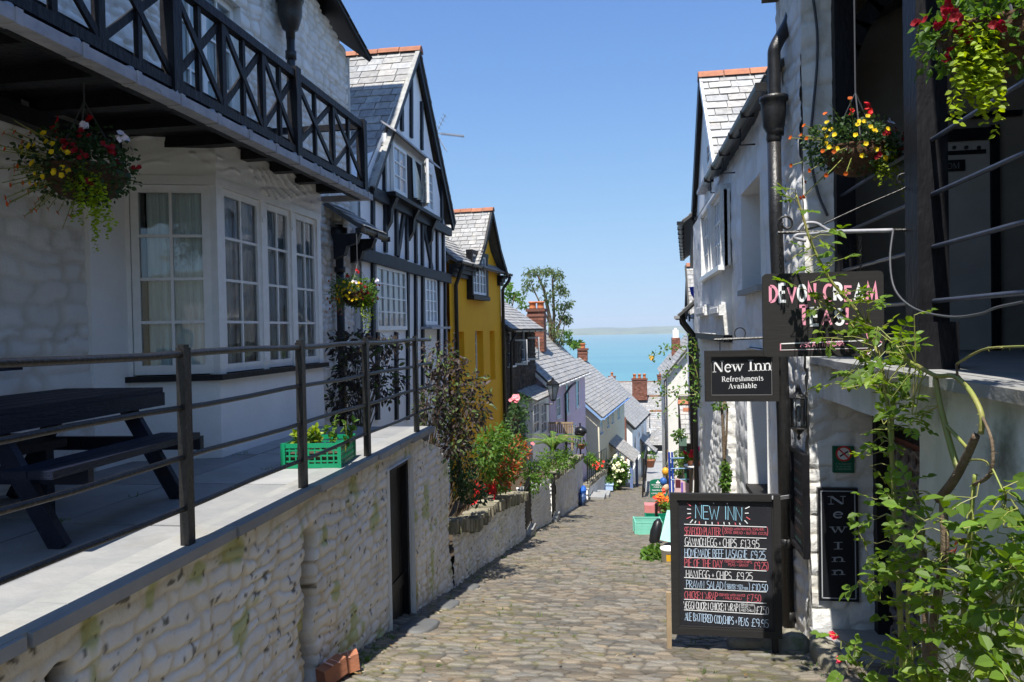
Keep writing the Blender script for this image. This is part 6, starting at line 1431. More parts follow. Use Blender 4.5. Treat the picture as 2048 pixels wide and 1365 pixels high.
    mb = MB(); mb.tube([at(1428, 680, Y=7.42), at(1530, 676, Y=7.42), (1.45, 7.42, at(1556, 676, Y=7.42)[2])], .014, 6); mb.tube([at(1530, 676, Y=7.42), at(1556, 630, Y=7.5), (1.45, 7.55, at(1556, 600, Y=7.5)[2])], .006, 5)
    mb.tube([at(1480+11*math.cos(a), 667-11*math.sin(a), Y=7.42) for a in [k*.35 for k in range(-4, 12)]], .006, 5)
    for u in (1440, 1535): mb.tube([at(u, 679, Y=7.42), at(u, 702, Y=7.42)], .006, 5)
    mb.build('bracket', M['black_iron'], t)
    # vertical inn sign, no-smoking notice on the recess wall
    F = Fac((1.3, 7.045), (2.3, 7.045), (0, -1)); q = F.rect(1636, 976, 1716, 1202)
    t = thing('vertical_inn_sign', 'tall black sign with grey letters stacked vertically on the recess wall', 'sign', (F.P((q[0]+q[1])/2, 0)[0], 7.045, q[2]))
    pn = MB(); F.box(pn, q[0], q[1], q[2], q[3], -.03, .015); pn.build('panel', M['sign_black'], t)
    mb = MB(); e = [(q[0]+.028, q[2]+.028), (q[1]-.028, q[2]+.028), (q[1]-.028, q[3]-.028), (q[0]+.028, q[3]-.028)]
    for k in range(4): ribbon(mb, [e[k], e[(k+1) % 4]], .009, lambda s, z: F.P(s, z, .017), (.5, .52, .55))
    for ch, u0, u1, vb, h in (('N', 1656, 1693, 1009, 16), ('e', 1665, 1688, 1036, 17), ('w', 1660, 1694, 1066, 18), ('I', 1666, 1687, 1099, 14), ('n', 1663, 1691, 1124, 14), ('n', 1663, 1691, 1150, 14)):
        write(mb, F, ch, (u0, vb), (u1, vb-.3), h, .1, SERIF, .017, (.5, .53, .57))
    mb.build('lettering', M['chalk'], t)
    q = F.rect(1666, 893, 1708, 946)
    t = thing('no_smoking_notice', 'small green no smoking notice with a red barred circle above the vertical sign', 'notice', (F.P((q[0]+q[1])/2, 0)[0], 7.045, q[2]))
    pn = MB(); F.box(pn, q[0], q[1], q[2], q[3], -.03, .008, (.0, .10, .05)); pn.build('panel', M['paint'], t)
    cx, cz = (q[0]+q[1])/2, q[3]-.40*(q[3]-q[2])+.03; R_ = .062
    mb = MB(); mb.poly([F.P(cx+R_*math.cos(a), cz+R_*math.sin(a), .010) for a in np.linspace(0, 2*math.pi, 24, endpoint=False)], (.75, .75, .72)); mb.build('white_disc', M['paint'], t)
    mb = MB(); ribbon(mb, [(cx+R_*math.cos(a), cz+R_*math.sin(a)) for a in np.linspace(0, 2*math.pi, 25)], .015, lambda s, z: F.P(s, z, .012), (.6, .03, .03)); ribbon(mb, [(cx-R_*.7, cz+R_*.7), (cx+R_*.7, cz-R_*.7)], .013, lambda s, z: F.P(s, z, .0125), (.6, .03, .03)); mb.build('red_bar', M['paint'], t)
    mb = MB(); ribbon(mb, [(cx-R_*.55, cz-R_*.4), (cx+R_*.6, cz+R_*.35)], .014, lambda s, z: F.P(s, z, .0115), (.02, .02, .02)); mb.build('cigarette', M['paint'], t)
    mb = MB()
    for k, tx in enumerate(('IT IS AGAINST', 'THE LAW TO SMOKE', 'IN THESE PREMISES')): write(mb, F, tx, (1671, 930+k*5.2), (1703, 930+k*5.2), 3, .16, HAND, .010, (.25, .45, .32))
    mb.build('lettering', M['chalk'], t)
    # glazed menu case seen edge-on
    F = Fac((1.555, 0), (1.555, 10), (-1, 0)); q = F.rect(1586, 902, 1613, 1100)
    t = thing('wall_menu_case', 'dark framed menu case seen almost edge on beside the drainpipe', 'menu case', (1.57, (q[0]+q[1])/2, q[2]))
    fr = MB(); board_frame(fr, F, q[0], q[1], q[2], q[3], .035, -.03, .03); fr.build('frame', M['black_wood'], t)
    pn = MB(); F.box(pn, q[0]+.03, q[1]-.03, q[2]+.03, q[3]-.03, -.03, .0); pn.build('panel', M['board'], t)
    mb = MB()
    for k in range(9):
        z = q[3]-.12-k*.092; n = 14; L_ = (q[1]-q[0]-.14)*(.6+.4*rnd.random())
        ribbon(mb, [(q[1]-.07-L_*i/n, z+.016*math.sin(i*2.3+k)) for i in range(n+1)], .008, lambda s, z_: F.P(s, z_, .002), [(.35, .38, .42), (.35, .18, .14), (.15, .35, .30)][k % 3])
    mb.build('chalk_scrawl', M['chalk'], t)
    # wall lantern
    c = at(1597, 822, Y=7.02); t = thing('wall_lantern', 'small black half lantern with clear glass on the plaster beside the drainpipe', 'wall lamp', c)
    x, y, z = c; mb = MB(); mb.lathe((x, y, z+.11), [(.075, 0), (.08, .01), (.06, .03), (.03, .06), (.02, .1), (.008, .13)], 6); mb.lathe((x, y, z-.16), [(.004, -.11), (.018, -.09), (.01, -.06), (.06, -.01), (.075, 0), (.07, .012)], 6); mb.bar((x, y, z+.2), (x+.05, y+.1, z+.16), .012)
    for k in range(6): a = k*math.pi/3; mb.tube([(x+.068*math.cos(a), y+.068*math.sin(a), z-.15), (x+.074*math.cos(a), y+.074*math.sin(a), z+.11)], .006, 4)
    mb.build('lamp_cage', M['black_iron'], t); mb = MB(); mb.lathe((x, y, z), [(.062, -.15), (.068, .11)], 6); mb.build('lamp_glass', M['glass'], t); mb = MB(); mb.lathe((x, y, z-.1), [(.012, 0), (.016, .03), (.028, .08), (.022, .13), (.006, .15)], 10, col=(1.4, 1.4, 1.35)); mb.build('bulb', M['glass_far'], t, True)
    # street lantern on the lilac house
    c = at(1106, 782, Y=25.3); t = thing('street_lantern', 'black tapered street lantern on a bracket before the lilac house', 'street lamp', c); x, y, z = c; s_ = 25.3/FPX
    mb = MB(); mb.lathe((x, y, z), [(.06, -.36), (.09, -.33), (.085, -.29)], 4); mb.lathe((x, y, z), [(.21, .2), (.23, .23), (.12, .33), (.06, .36), (.05, .40), (.02, .46)], 4)
    for k in range(4): a = k*math.pi/2; mb.tube([(x+.085*math.cos(a), y+.085*math.sin(a), z-.3), (x+.21*math.cos(a), y+.21*math.sin(a), z+.21)], .014, 4)
    mb.tube([(x, y, z-.34), (x, y, z-.46), (x-.25, y, z-.46), (x-.36, y+.05, z-.46)], .022, 6); mb.build('lamp_frame', M['black_iron'], t)
    mb = MB(); mb.lathe((x, y, z), [(.08, -.29), (.205, .2)], 4); mb.build('lamp_glass', M['glass_far'], t)
    # green shop board
    F = Fac((xu(1290, 33), 33), (xu(1350, 33), 33), (0, -1)); q = F.rect(1300, 962, 1334, 1000)
    t = thing('green_sign_board', 'green arched pavement sign with white lettering beside the dark lane railing', 'sign', (F.P((q[0]+q[1])/2, 0)[0], 33, q[2]))
    a, b, c_, d = q; pts = [F.P(a, c_-.05), F.P(b, c_-.05)]+[F.P((a+b)/2+(b-a)/2*math.cos(k*math.pi/10), d-.05+.12*math.sin(k*math.pi/10)) for k in range(11)]
    mb = MB(); mb.prism(pts, (0, .04, 0), (0.0, .16, .085)); mb.build('panel', M['paint'], t); 
    for q_ in (a+.05, b-.05): mb = MB(); mb.bar(F.P(q_, c_, -.05), F.P(q_, c_-.25, -.1), .05); mb.build('leg', M['black_wood'], t)
    mb = MB()
    for tx, v, u0, u1, h in (('THE CLOVELLY SWEET', 971.5, 1303, 1331, 2.6), ('+ FUDGE SHOP', 976, 1306, 1328, 2.6), ('TRADITIONAL FUDGE', 982, 1304, 1330, 2.4), ('CLOTTED CREAM FUDGE', 988.5, 1303, 1332, 2.4), ('MADE IN CLOVELLY', 995, 1306, 1329, 2.4)): write(mb, F, tx, (u0, v), (u1, v), h, .17, HAND, .01)
    pc = F.hit(1316, 965); mb.poly([F.P(pc[0]+x_, pc[1]+z_, .01) for x_, z_ in ((-.08, -.05), (.08, -.05), (.09, .02), (.03, .02), (.02, .08), (-.03, .08), (-.03, .02), (-.09, .02))]); mb.build('lettering', M['chalk'], t)

# ================================================================== PLANTS
def blob_leaves(mb, blobs, L, W, cvar, seed, droop=.35, tint=None, shell=.55, up=.4, fold=.25):
    r = np.random.RandomState(seed)
    for (c, rad, n) in blobs:
        v = r.normal(size=(n, 3)); v /= np.linalg.norm(v, axis=1, keepdims=True); k = shell+(1-shell)*r.rand(n, 1); k *= (.82+.3*r.rand(n, 1))
        c = np.array(c, float); rad = np.array(rad, float)
        nz_ = fbm(v[:, 0]*1.7+seed, v[:, 2]*1.7+v[:, 1], seed, 2)[:, None]; k *= (.7+.6*nz_)
        P = c+v*rad*k; D = v*.7+r.normal(size=(n, 3))*.55; D[:, 2] -= droop
        N = r.normal(size=(n, 3))*.5+v*.4; N[:, 2] += up
        base = cvar[0]+(cvar[1]-cvar[0])*r.rand(n); cl = .75+.5*fbm(P[:, 0]*3/rad.max(), P[:, 2]*3/rad.max(), seed+5, 2)
        col = (base*cl)[:, None]*np.ones((n, 3))
        if tint is not None: tt = r.rand(n, 1) < tint[3]; col = np.where(tt, col*np.array(tint[:3]), col)
        s = .65+.6*r.rand(n); mb.leaves(P, D, N, L*s, W*s, col, fold)
def flower(mb, P, N, r, col, k=5, cup=.25):
    N = unit(N); x = unit(np.cross(N, (.3, .2, 1))); y = np.cross(N, x); Ps, D = [], []
    for i in range(k): a = 2*math.pi*i/k+rnd.random(); D.append(x*math.cos(a)+y*math.sin(a)+N*cup); Ps.append(P)
    mb.leaves(np.array(Ps), np.array(D), np.tile(N, (k, 1)), r, r*1.15, np.array(col)*(.8+.4*rnd.random()), .15)
def stems(mb, paths, r0, r1, n=5):
    for p in paths: mb.tube(p, r0, n, r1, cap=False)
def vines(mb, starts, length, L, seed, lime=(1, 1, 1), sway=.05, step=.022):
    r = np.random.RandomState(seed); P, D, N = [], [], []; cols = []
    for s in starts:
        p = np.array(s, float); d = np.array([r.normal()*.25, r.normal()*.25, -.9]); ln = length*(.5+.7*r.rand()); k = 0; br = .7+.6*r.rand()
        while k*step < ln:
            d = unit(d+np.array([r.normal()*sway, r.normal()*sway, -.10])); p = p+d*step; k += 1
            for sg in (-1, 1):
                a = r.rand()*6.28; P.append(p+r.normal(size=3)*.006); D.append(np.array([math.cos(a), math.sin(a), -.4])); N.append(np.array([r.normal()*.4, r.normal()*.4-.5, .7])); cols.append(np.array(lime)*br*(.75+.5*r.rand()))
    mb.leaves(np.array(P), np.array(D), np.array(N), L, L*.85, np.array(cols), .2)
def hanging_basket(label, c, R, hook, seed, reds, yel, white, orange, trail, tlen, flip=1, dense=1.0, leafs=.035):
    c = np.array(c, float); t = thing('hanging_basket', label, 'hanging basket', c, 'hanging flower baskets'); r = random.Random(seed)
    mb = MB(); mb.lathe(c, [(R*.18, -R*.62), (R*.48, -R*.5), (R*.68, -R*.25), (R*.74, 0), (R*.70, .01), (R*.6, -.02)], 18)
    for k in range(6): mb.lathe(c+np.array([0, 0, -R*.55+k*R*.105]), [(R*(.36+.075*k)*1.0, 0), (R*(.39+.075*k), .012), (R*(.36+.075*k), .024)], 16)
    mb.build('basket', M['wicker'], t, True)
    mb = MB(); top = np.array(hook, float)
    for k in range(3): a = k*2.09+.4; mb.tube([c+np.array([R*.7*math.cos(a), R*.7*math.sin(a), 0]), np.array([c[0], c[1], c[2]+R*1.35])], .005, 5)
    mb.tube([(c[0], c[1], c[2]+R*1.35), (c[0], c[1], top[2])], .006, 5); mb.build('chain', M['shade_cable'], t)
    mb = MB(); blob_leaves(mb, [(c+np.array([0, 0, R*.18]), (R*.95, R*.95, R*.72), int(900*dense)), (c+np.array([flip*R*.35, -R*.3, -.15*R]), (R*.8, R*.6, R*.6), int(520*dense)), (c+np.array([-flip*R*.55, -R*.1, R*.1]), (R*.8, R*.6, R*.65), int(420*dense))], leafs, leafs*.7, (.55, 1.25), seed, .3)
    mb.build('foliage', M['leaf_dark' if dense > .9 else 'leaf'], t)
    def spots(n, ang, lo, hi, rr_=1.0):
        o = []
        for _ in range(n):
            a = math.radians(ang+r.uniform(-48, 48)); e = r.uniform(lo, hi); k = rr_*r.uniform(.88, 1.1)
            d = np.array([math.sin(a)*math.cos(e), -math.cos(a)*math.cos(e), math.sin(e)*.85]); o.append((c+d*R*k+np.array([0, 0, .1*R]), d))
        return o
    for nm, n, ang, lo, hi, rad, col in (('red_flowers', reds, 62*flip, -.6, .5, .019, (.26, .004, .010)), ('scarlet_flowers', reds//3, 10, .8, 1.3, .021, (.55, .010, .010)), ('yellow_flowers', yel, -18*flip, -.6, .6, .021, (.80, .62, .015)), ('white_flowers', white, 40*flip, .45, .7, .026, (.85, .82, .88))):
        if not n: continue
        mb = MB()
        for P, N in spots(n, ang, lo, hi): 
            if nm == 'yellow_flowers': flower(mb, P, N+np.array([0, -.5, .3]), rad, col, 5, .35)
            else:
                for k in range(4): flower(mb, P+np.array([r.gauss(0, .014), r.gauss(0, .014), r.gauss(0, .014)]), N+np.array([r.gauss(0, .5), -.4, r.gauss(0, .5)]), rad, col, 5, .4)
        mb.build(nm, M['petal'], t)
    if orange:
        mb = MB(); st = MB(); lf = MB(); Pl, Dl, Nl = [], [], []
        for _ in range(orange):
            a = math.radians(-75*flip+r.uniform(-55, 55)); k = r.uniform(1.05, 1.65); e = r.uniform(-.75, .75)
            d = np.array([math.sin(a)*math.cos(e), -math.cos(a)*math.cos(e), math.sin(e)]); q = c+d*R*k
            path = [c+d*R*.5, c+d*R*.8+np.array([0, 0, .06*R]), q]; st.tube(path, .003, 4)
            if r.random() < .75: flower(mb, q, d+np.array([0, -.5, .2]), .019, (.62, .13, .008), 5, .3)
            for _k in range(7): w_ = r.uniform(.2, 1); Pl.append(path[0]+(q-path[0])*w_); Dl.append([r.gauss(0, 1), r.gauss(0, 1), r.gauss(0, .6)]); Nl.append([0, -.4, 1])
        lf.leaves(np.array(Pl), np.array(Dl), np.array(Nl), .022, .009, np.full((len(Pl), 3), .8)); st.build('stems', M['green_cane'], t); mb.build('orange_flowers', M['petal'], t); lf.build('fine_leaves', M['leaf'], t)
    if trail:
        mb = MB(); vines(mb, [c+np.array([flip*R*r.uniform(.2, .75), -R*r.uniform(.35, .75), -R*r.uniform(-.1, .45)]) for _ in range(trail)], tlen, .026, seed+1); mb.build('trailing_leaves', M['leaf_yellow'], t)
    return t
def twiggy(name, label, cat, blobs, base, L, W, leafm, seed, cvar=(.6, 1.3), droop=.35, tint=None, twigs=14, tr=.010, bark='bark', group=None, up=.4, part='foliage'):
    t = thing(name, label, cat, base, group); mb = MB(); r = random.Random(seed)
    for k in range(twigs):
        c, rad, n = blobs[k % len(blobs)]; e = np.array(c)+np.array([r.uniform(-.8, .8)*rad[0], r.uniform(-.8, .8)*rad[1], r.uniform(-.4, .95)*rad[2]]); b = np.array(base)+np.array([r.gauss(0, .05), r.gauss(0, .05), 0])
        m_ = b+(e-b)*.5+np.array([r.gauss(0, .1), r.gauss(0, .1), .12])*np.linalg.norm(e-b)*.5; mb.tube([b, m_, e], tr, 5, tr*.35, cap=False)
    mb.build('stems', M[bark], t); mb = MB(); blob_leaves(mb, blobs, L, W, cvar, seed, droop, tint, up=up); mb.build(part, M[leafm], t); return t
def build_plants():
    q = at(172, 335, X=-3.45); hanging_basket('largest flower basket, hanging under the left balcony before the bay window', q+np.array([0, 0, -.02]), .33, (q[0], q[1], 1.7), 3, 10, 28, 2, 60, 22, .32, 1)
    q = at(716, 588, X=-3.62); hanging_basket('flower basket hanging before the half timbered house with orange and yellow blooms', q, .30, (q[0], q[1], at(720, 470, X=-3.62)[2]), 13, 8, 46, 2, 46, 13, .36, 1, .85)
    q = at(1712, 300, Y=6.0); hanging_basket('flower basket hanging in the dark veranda between the two black posts', q, .32, (q[0], q[1], 3.4), 23, 9, 22, 1, 20, 16, .24, 1)
    q = at(1990, 70, Y=3.15); hanging_basket('lime trailing basket at the top right corner in front of the veranda', q, .27, (q[0], q[1], 3.4), 33, 7, 0, 0, 0, 40, .27, -1, .85)
    # purple-leaved shrubs
    def B(u, v, Y, ru, rv, n): p = at(u, v, Y=Y); s = Y/FPX; return (p, (ru*s, .4, rv*s), n)
    twiggy('purple_shrub', 'dark purple leaved shrub filling the corner between the bay window and timber house', 'shrub', [B(712, 740, 9.6, 54, 58, 480), B(700, 690, 9.9, 48, 36, 320), B(770, 760, 9.2, 38, 54, 280), B(770, 690, 9.6, 40, 20, 160), B(690, 800, 9.4, 40, 45, 260)], (-3.5, 9.4, -1.4), .085, .036, 'leaf_purple', 41, (.55, 1.5), .5, (1.1, 2.3, .7, .22), 26)
    twiggy('purple_shrub', 'bronze leaved shrub spilling over the end of the terrace wall beyond the last post', 'shrub', [B(900, 770, 9.3, 52, 62, 400), B(925, 830, 9.2, 54, 54, 420), B(880, 720, 9.3, 42, 40, 200), B(862, 820, 8.8, 34, 48, 300), B(905, 885, 9.0, 34, 34, 200), B(955, 795, 9.6, 26, 60, 160)], (-2.7, 9.3, -2.2), .080, .034, 'leaf_purple', 42, (.7, 1.8), .5, (1.2, 2.4, .8, .28), 40)
    # planter bed
    twiggy('bed_shrub', 'dark leafy shrub in the shade at the start of the planting bed', 'shrub', [B(925, 930, 10.2, 30, 70, 500), B(945, 985, 10.5, 30, 30, 260)], (-2.8, 10.2, -3.1), .07, .035, 'leaf_dark', 51, (.5, 1.3))
    twiggy('fuchsia_bush', 'bright green leafy bush in the bed below the yellow house', 'shrub', [B(975, 905, 12.2, 28, 50, 520), B(1000, 880, 12.8, 22, 32, 300)], (-2.9, 12.4, -3.3), .085, .045, 'leaf', 52, (.7, 1.5))
    twiggy('red_tipped_shrub', 'shrub with coral red and green leaves above the garden wall', 'shrub', [B(1012, 930, 13.2, 36, 42, 760), B(1035, 905, 13.9, 28, 34, 420), B(1000, 962, 12.8, 24, 26, 260)], (-2.7, 13.3, -3.5), .085, .036, 'leaf', 53, (.8, 1.5), .1, (4.2, .62, 1.5, .34))
    twiggy('wall_greenery', 'low mixed greenery tumbling over the white planter wall', 'plant', [B(1075, 945, 17.6, 30, 26, 500), B(1105, 920, 19.5, 34, 24, 560), B(1130, 915, 21.5, 26, 22, 420), B(1062, 965, 16.9, 16, 22, 220)], (-2.5, 18.5, -4.1), .085, .04, 'leaf', 54, (.8, 1.6))
    # fern
    fb = at(1106, 905, Y=20.8); t = thing('fern', 'large arching green fern on the wall beneath the wooden bench', 'fern', fb); mb = MB(); st = MB(); r = np.random.RandomState(6)
    for k in range(34):
        a = r.rand()*6.28; ln = .55+.45*r.rand(); d = np.array([math.cos(a)*.55, math.sin(a)*.4, 1.6]); p = fb.copy(); path = [p.copy()]; P, D, N = [], [], []
        for i in range(16):
            d = unit(d+np.array([math.cos(a)*.06, math.sin(a)*.06, -.085])); p = p+d*ln/14; path.append(p.copy()); sd = unit(np.cross(d, (0, 0, 1))); wl = .15*math.sin(math.pi*min(1, (i+2)/17))
            for sg in (-1, 1): P.append(p); D.append(sd*sg+d*.5); N.append(np.array([0, -.3, 1]))
        mb.leaves(np.array(P), np.array(D), np.array(N), .12*(.5+.5*r.rand()), .035, np.full((len(P), 3), .9+.7*r.rand())); st.tube(path, .006, 4, cap=False)
    mb.build('fronds', M['leaf'], t); st.build('stems', M['green_cane'], t)
    # climbing rose with pink blooms on the left
    t = twiggy('climbing_rose', 'tall climbing rose with pale pink blooms before the dark stone cottage', 'rose', [B(1030, 850, 16.5, 26, 50, 620), B(1040, 815, 17, 22, 28, 280), B(1020, 905, 16, 26, 30, 300)], (-2.8, 16.5, -4.0), .07, .04, 'leaf_dark', 55, (.8, 1.9))
    mb = MB()
    for u, v, s_ in ((1029, 798, 1), (1036, 797, 1.1), (1024, 800, .9), (1032, 803, 1), (1064, 888, .7)):
        p = at(u, v, Y=16.4)
        for k in range(3): flower(mb, p+nrs.normal(size=3)*.02, (0, -.8, .5), .062*s_, (.85, .42, .45), 7, .3+.3*k)
    mb.build('pink_blooms', M['petal'], t)
    # hydrangea and the small pots down the lane
    t = twiggy('hydrangea_bush', 'round hydrangea with cream flower heads at the bend of the lane', 'hydrangea', [B(1234, 945, 38, 24, 30, 1100), B(1222, 960, 37.6, 14, 18, 300)], (xu(1234, 38), 38, G(38)), .17, .10, 'leaf', 61, (.8, 1.6))
    mb = MB(); r = random.Random(4)
    for k in range(15):
        p = at(1234+r.gauss(0, 12), 936+r.gauss(0, 12), Y=37.3)
        for j in range(6): flower(mb, p+nrs.normal(size=3)*.05, (0, -.7, .6), .05, (.85, .84, .62), 4, .2)
    mb.build('flower_heads', M['petal'], t)
    p = at(1216, 975, Y=36.5); t = thing('blue_trough', 'small pale blue planter trough at the foot of the hydrangea', 'planter', p); mb = MB(); mb.box(p[0]-.28, p[0]+.24, p[1]-.2, p[1]+.2, p[2]-.12, p[2]+.14, (.45, .62, .95)); mb.box(p[0]-.31, p[0]+.27, p[1]-.23, p[1]+.23, p[2]+.142, p[2]+.18, (.5, .68, 1)); mb.build('trough', M['paint'], t); mb = MB(); blob_leaves(mb, [(p+np.array([0, 0, .35]), (.3, .2, .25), 120)], .12, .05, (.7, 1.3), 7); mb.build('plants', M['leaf'], t)
    twiggy('garden_plant', 'light green plant behind the short black railing by the lilac house', 'plant', [B(1180, 920, 32, 12, 12, 200)], at(1180, 940, Y=32), .16, .07, 'leaf', 62, (1.0, 1.8), twigs=6)
    t = twiggy('garden_plant', 'small plant with scarlet flowers behind the short black railing', 'plant', [B(1196, 930, 33.5, 12, 10, 140)], at(1196, 940, Y=33.5), .13, .06, 'leaf', 63, twigs=5); mb = MB()
    for k in range(14): flower(mb, at(1196+rnd.gauss(0, 7), 928+rnd.gauss(0, 4), Y=33.2), (0, -1, .4), .07, (.8, .06, .04), 5)
    mb.build('scarlet_flowers', M['petal'], t)
    # trees beyond the roofs
    def tree(label, base, trunks, blobs, L, W, m, seed, droop, tint=None):
        t = thing('birch_tree' if droop > .6 else 'garden_tree', label, 'tree', base); mb = MB()
        for p, r0 in trunks: mb.tube(p, r0, 7, r0*.3)
        mb.build('trunk', M['bark'], t); mb = MB(); blob_leaves(mb, blobs, L, W, (.6, 1.4), seed, droop, tint, shell=.25); mb.build('crown', M[m], t)
    def T(u, v, Y): return at(u, v, Y=Y)
    Y = 34; s = Y/FPX
    def bb(u, v, ru, rv, n): return (T(u, v, Y+rnd.uniform(-.6, .6)), (ru*s, .7, rv*s), n)
    tree('tall airy birch with drooping foliage rising behind the terracotta chimney pots', (xu(1100, Y), Y, -7), [([T(1102, 860, Y), T(1104, 720, Y), T(1100, 640, Y), T(1088, 580, Y), T(1075, 550, Y)], .14), ([T(1104, 720, Y), T(1108, 630, Y), T(1105, 560, Y), T(1110, 545, Y)], .09), ([T(1103, 700, Y), T(1122, 640, Y), T(1135, 610, Y)], .06), ([T(1101, 650, Y), T(1072, 590, Y), T(1060, 560, Y)], .05), ([T(1104, 690, Y), T(1118, 690, Y), T(1132, 640, Y)], .05)],
         [bb(1065, 545, 20, 12, 170), bb(1092, 543, 22, 11, 190), bb(1112, 548, 18, 14, 170), bb(1056, 566, 11, 18, 110), bb(1050, 580, 6, 14, 50), bb(1120, 570, 14, 16, 130), bb(1085, 566, 16, 12, 90), bb(1128, 585, 14, 12, 110), bb(1105, 590, 14, 12, 90), bb(1118, 612, 18, 12, 130), bb(1138, 608, 12, 10, 90), bb(1125, 632, 18, 14, 150), bb(1108, 650, 14, 18, 130), bb(1135, 640, 12, 10, 90), bb(1115, 665, 18, 14, 150), bb(1092, 600, 10, 10, 50), bb(1122, 680, 14, 12, 100), bb(1070, 575, 10, 10, 40)], .15, .06, 'leaf_birch', 71, .9)
    Y = 30; s = Y/FPX
    tree('thin leafy tree top showing over the stone cottage roof beside the yellow house', (xu(1020, Y), Y, -5), [([T(1016, 700, Y), T(1022, 620, Y), T(1030, 590, Y)], .06), ([T(1022, 630, Y), T(1045, 605, Y)], .03)], [bb(1018, 570, 7, 9, 40), bb(1028, 588, 12, 8, 60), bb(1020, 597, 12, 8, 60), bb(1040, 598, 9, 8, 50), bb(1048, 612, 8, 8, 40), bb(1012, 580, 8, 8, 30)], .15, .09, 'leaf', 72, .4)
    Y = 48; s = Y/FPX
    tree('rounded green bush top between the birch and a small chimney', (xu(1156, Y), Y, -9), [([T(1156, 760, Y), T(1156, 690, Y)], .1)], [bb(1150, 690, 10, 7, 130), bb(1161, 688, 8, 6, 110), bb(1140, 684, 6, 5, 60), bb(1136, 668, 7, 8, 60)], .22, .13, 'leaf', 73, .3)
    # rambling rose over the right hand eaves
    t = thing('rambling_rose', 'rambling rose with a yellow bloom arching from the white house over the lane', 'rose', at(1412, 840, Y=17.5)); mb = MB(); lf = MB(); Y = 17.5
    paths = [[(1412, 840), (1400, 770), (1385, 715), (1350, 690), (1320, 705), (1303, 718)], [(1408, 800), (1385, 745), (1355, 735), (1330, 745), (1318, 770)], [(1412, 800), (1405, 720), (1390, 690), (1370, 680)], [(1400, 790), (1370, 770), (1335, 790), (1305, 795)], [(1415, 780), (1418, 700), (1405, 675)], [(1395, 790), (1360, 790), (1330, 820), (1325, 830)]]
    P, D, N, c = [], [], [], []
    for pi, p in enumerate(paths):
        w = [at(u, v, Y=Y-.4+.25*pi) for u, v in p]; mb.tube(w, .012, 5, .004, cap=False)
        for i in range(len(w)-1):
            L_ = np.linalg.norm(w[i+1]-w[i]); n = int(L_/.018)
            for k in range(n):
                q = w[i]+(w[i+1]-w[i])*rnd.random()+nrs.normal(size=3)*np.array([.09, .09, .08])*(1.6 if i < 2 else .8); P.append(q); D.append(nrs.normal(size=3)+np.array([0, 0, -.2])); N.append(nrs.normal(size=3)*.5+np.array([0, -.4, .8])); c.append(.7+1.0*rnd.random())
    lf.leaves(np.array(P), np.array(D), np.array(N), .085, .05, np.array(c)[:, None]*np.ones((len(P), 3))); mb.build('canes', M['green_cane'], t); lf.build('foliage', M['leaf'], t)
    mb = MB(); flower(mb, at(1303, 717, Y=17.2), (0, -1, .3), .07, (.9, .6, .12), 7, .4); flower(mb, at(1304, 719, Y=17.2), (0, -1, .3), .05, (.9, .65, .2), 6, .6); mb.build('yellow_bloom', M['petal'], t)
    # ivy stem on the buttress
    t = thing('ivy_trunk', 'twisted climbing trunk with ivy at its foot on the white buttress', 'climber', (1.5, 11.4, G(11.4))); mb = MB(); Y = 11.3
    mb.tube([at(1447, 990, Y=Y), at(1449, 930, Y=Y), at(1447, 870, Y=Y), at(1444, 820, Y=Y), at(1452, 795, Y=Y)], .03, 7, .018); mb.tube([at(1449, 930, Y=Y), at(1453, 870, Y=Y), at(1455, 815, Y=Y), at(1447, 800, Y=Y)], .02, 7, .012); mb.build('trunk', M['bark'], t, True)
    mb = MB(); s = Y/FPX; blob_leaves(mb, [(at(1452, 955, Y=Y-.05), (9*s, .1, 32*s), 320), (at(1440, 812, Y=Y), (14*s, .1, 8*s), 60)], .055, .045, (.6, 1.5), 77); mb.build('ivy_leaves', M['leaf'], t)
build_signs(); build_plants()

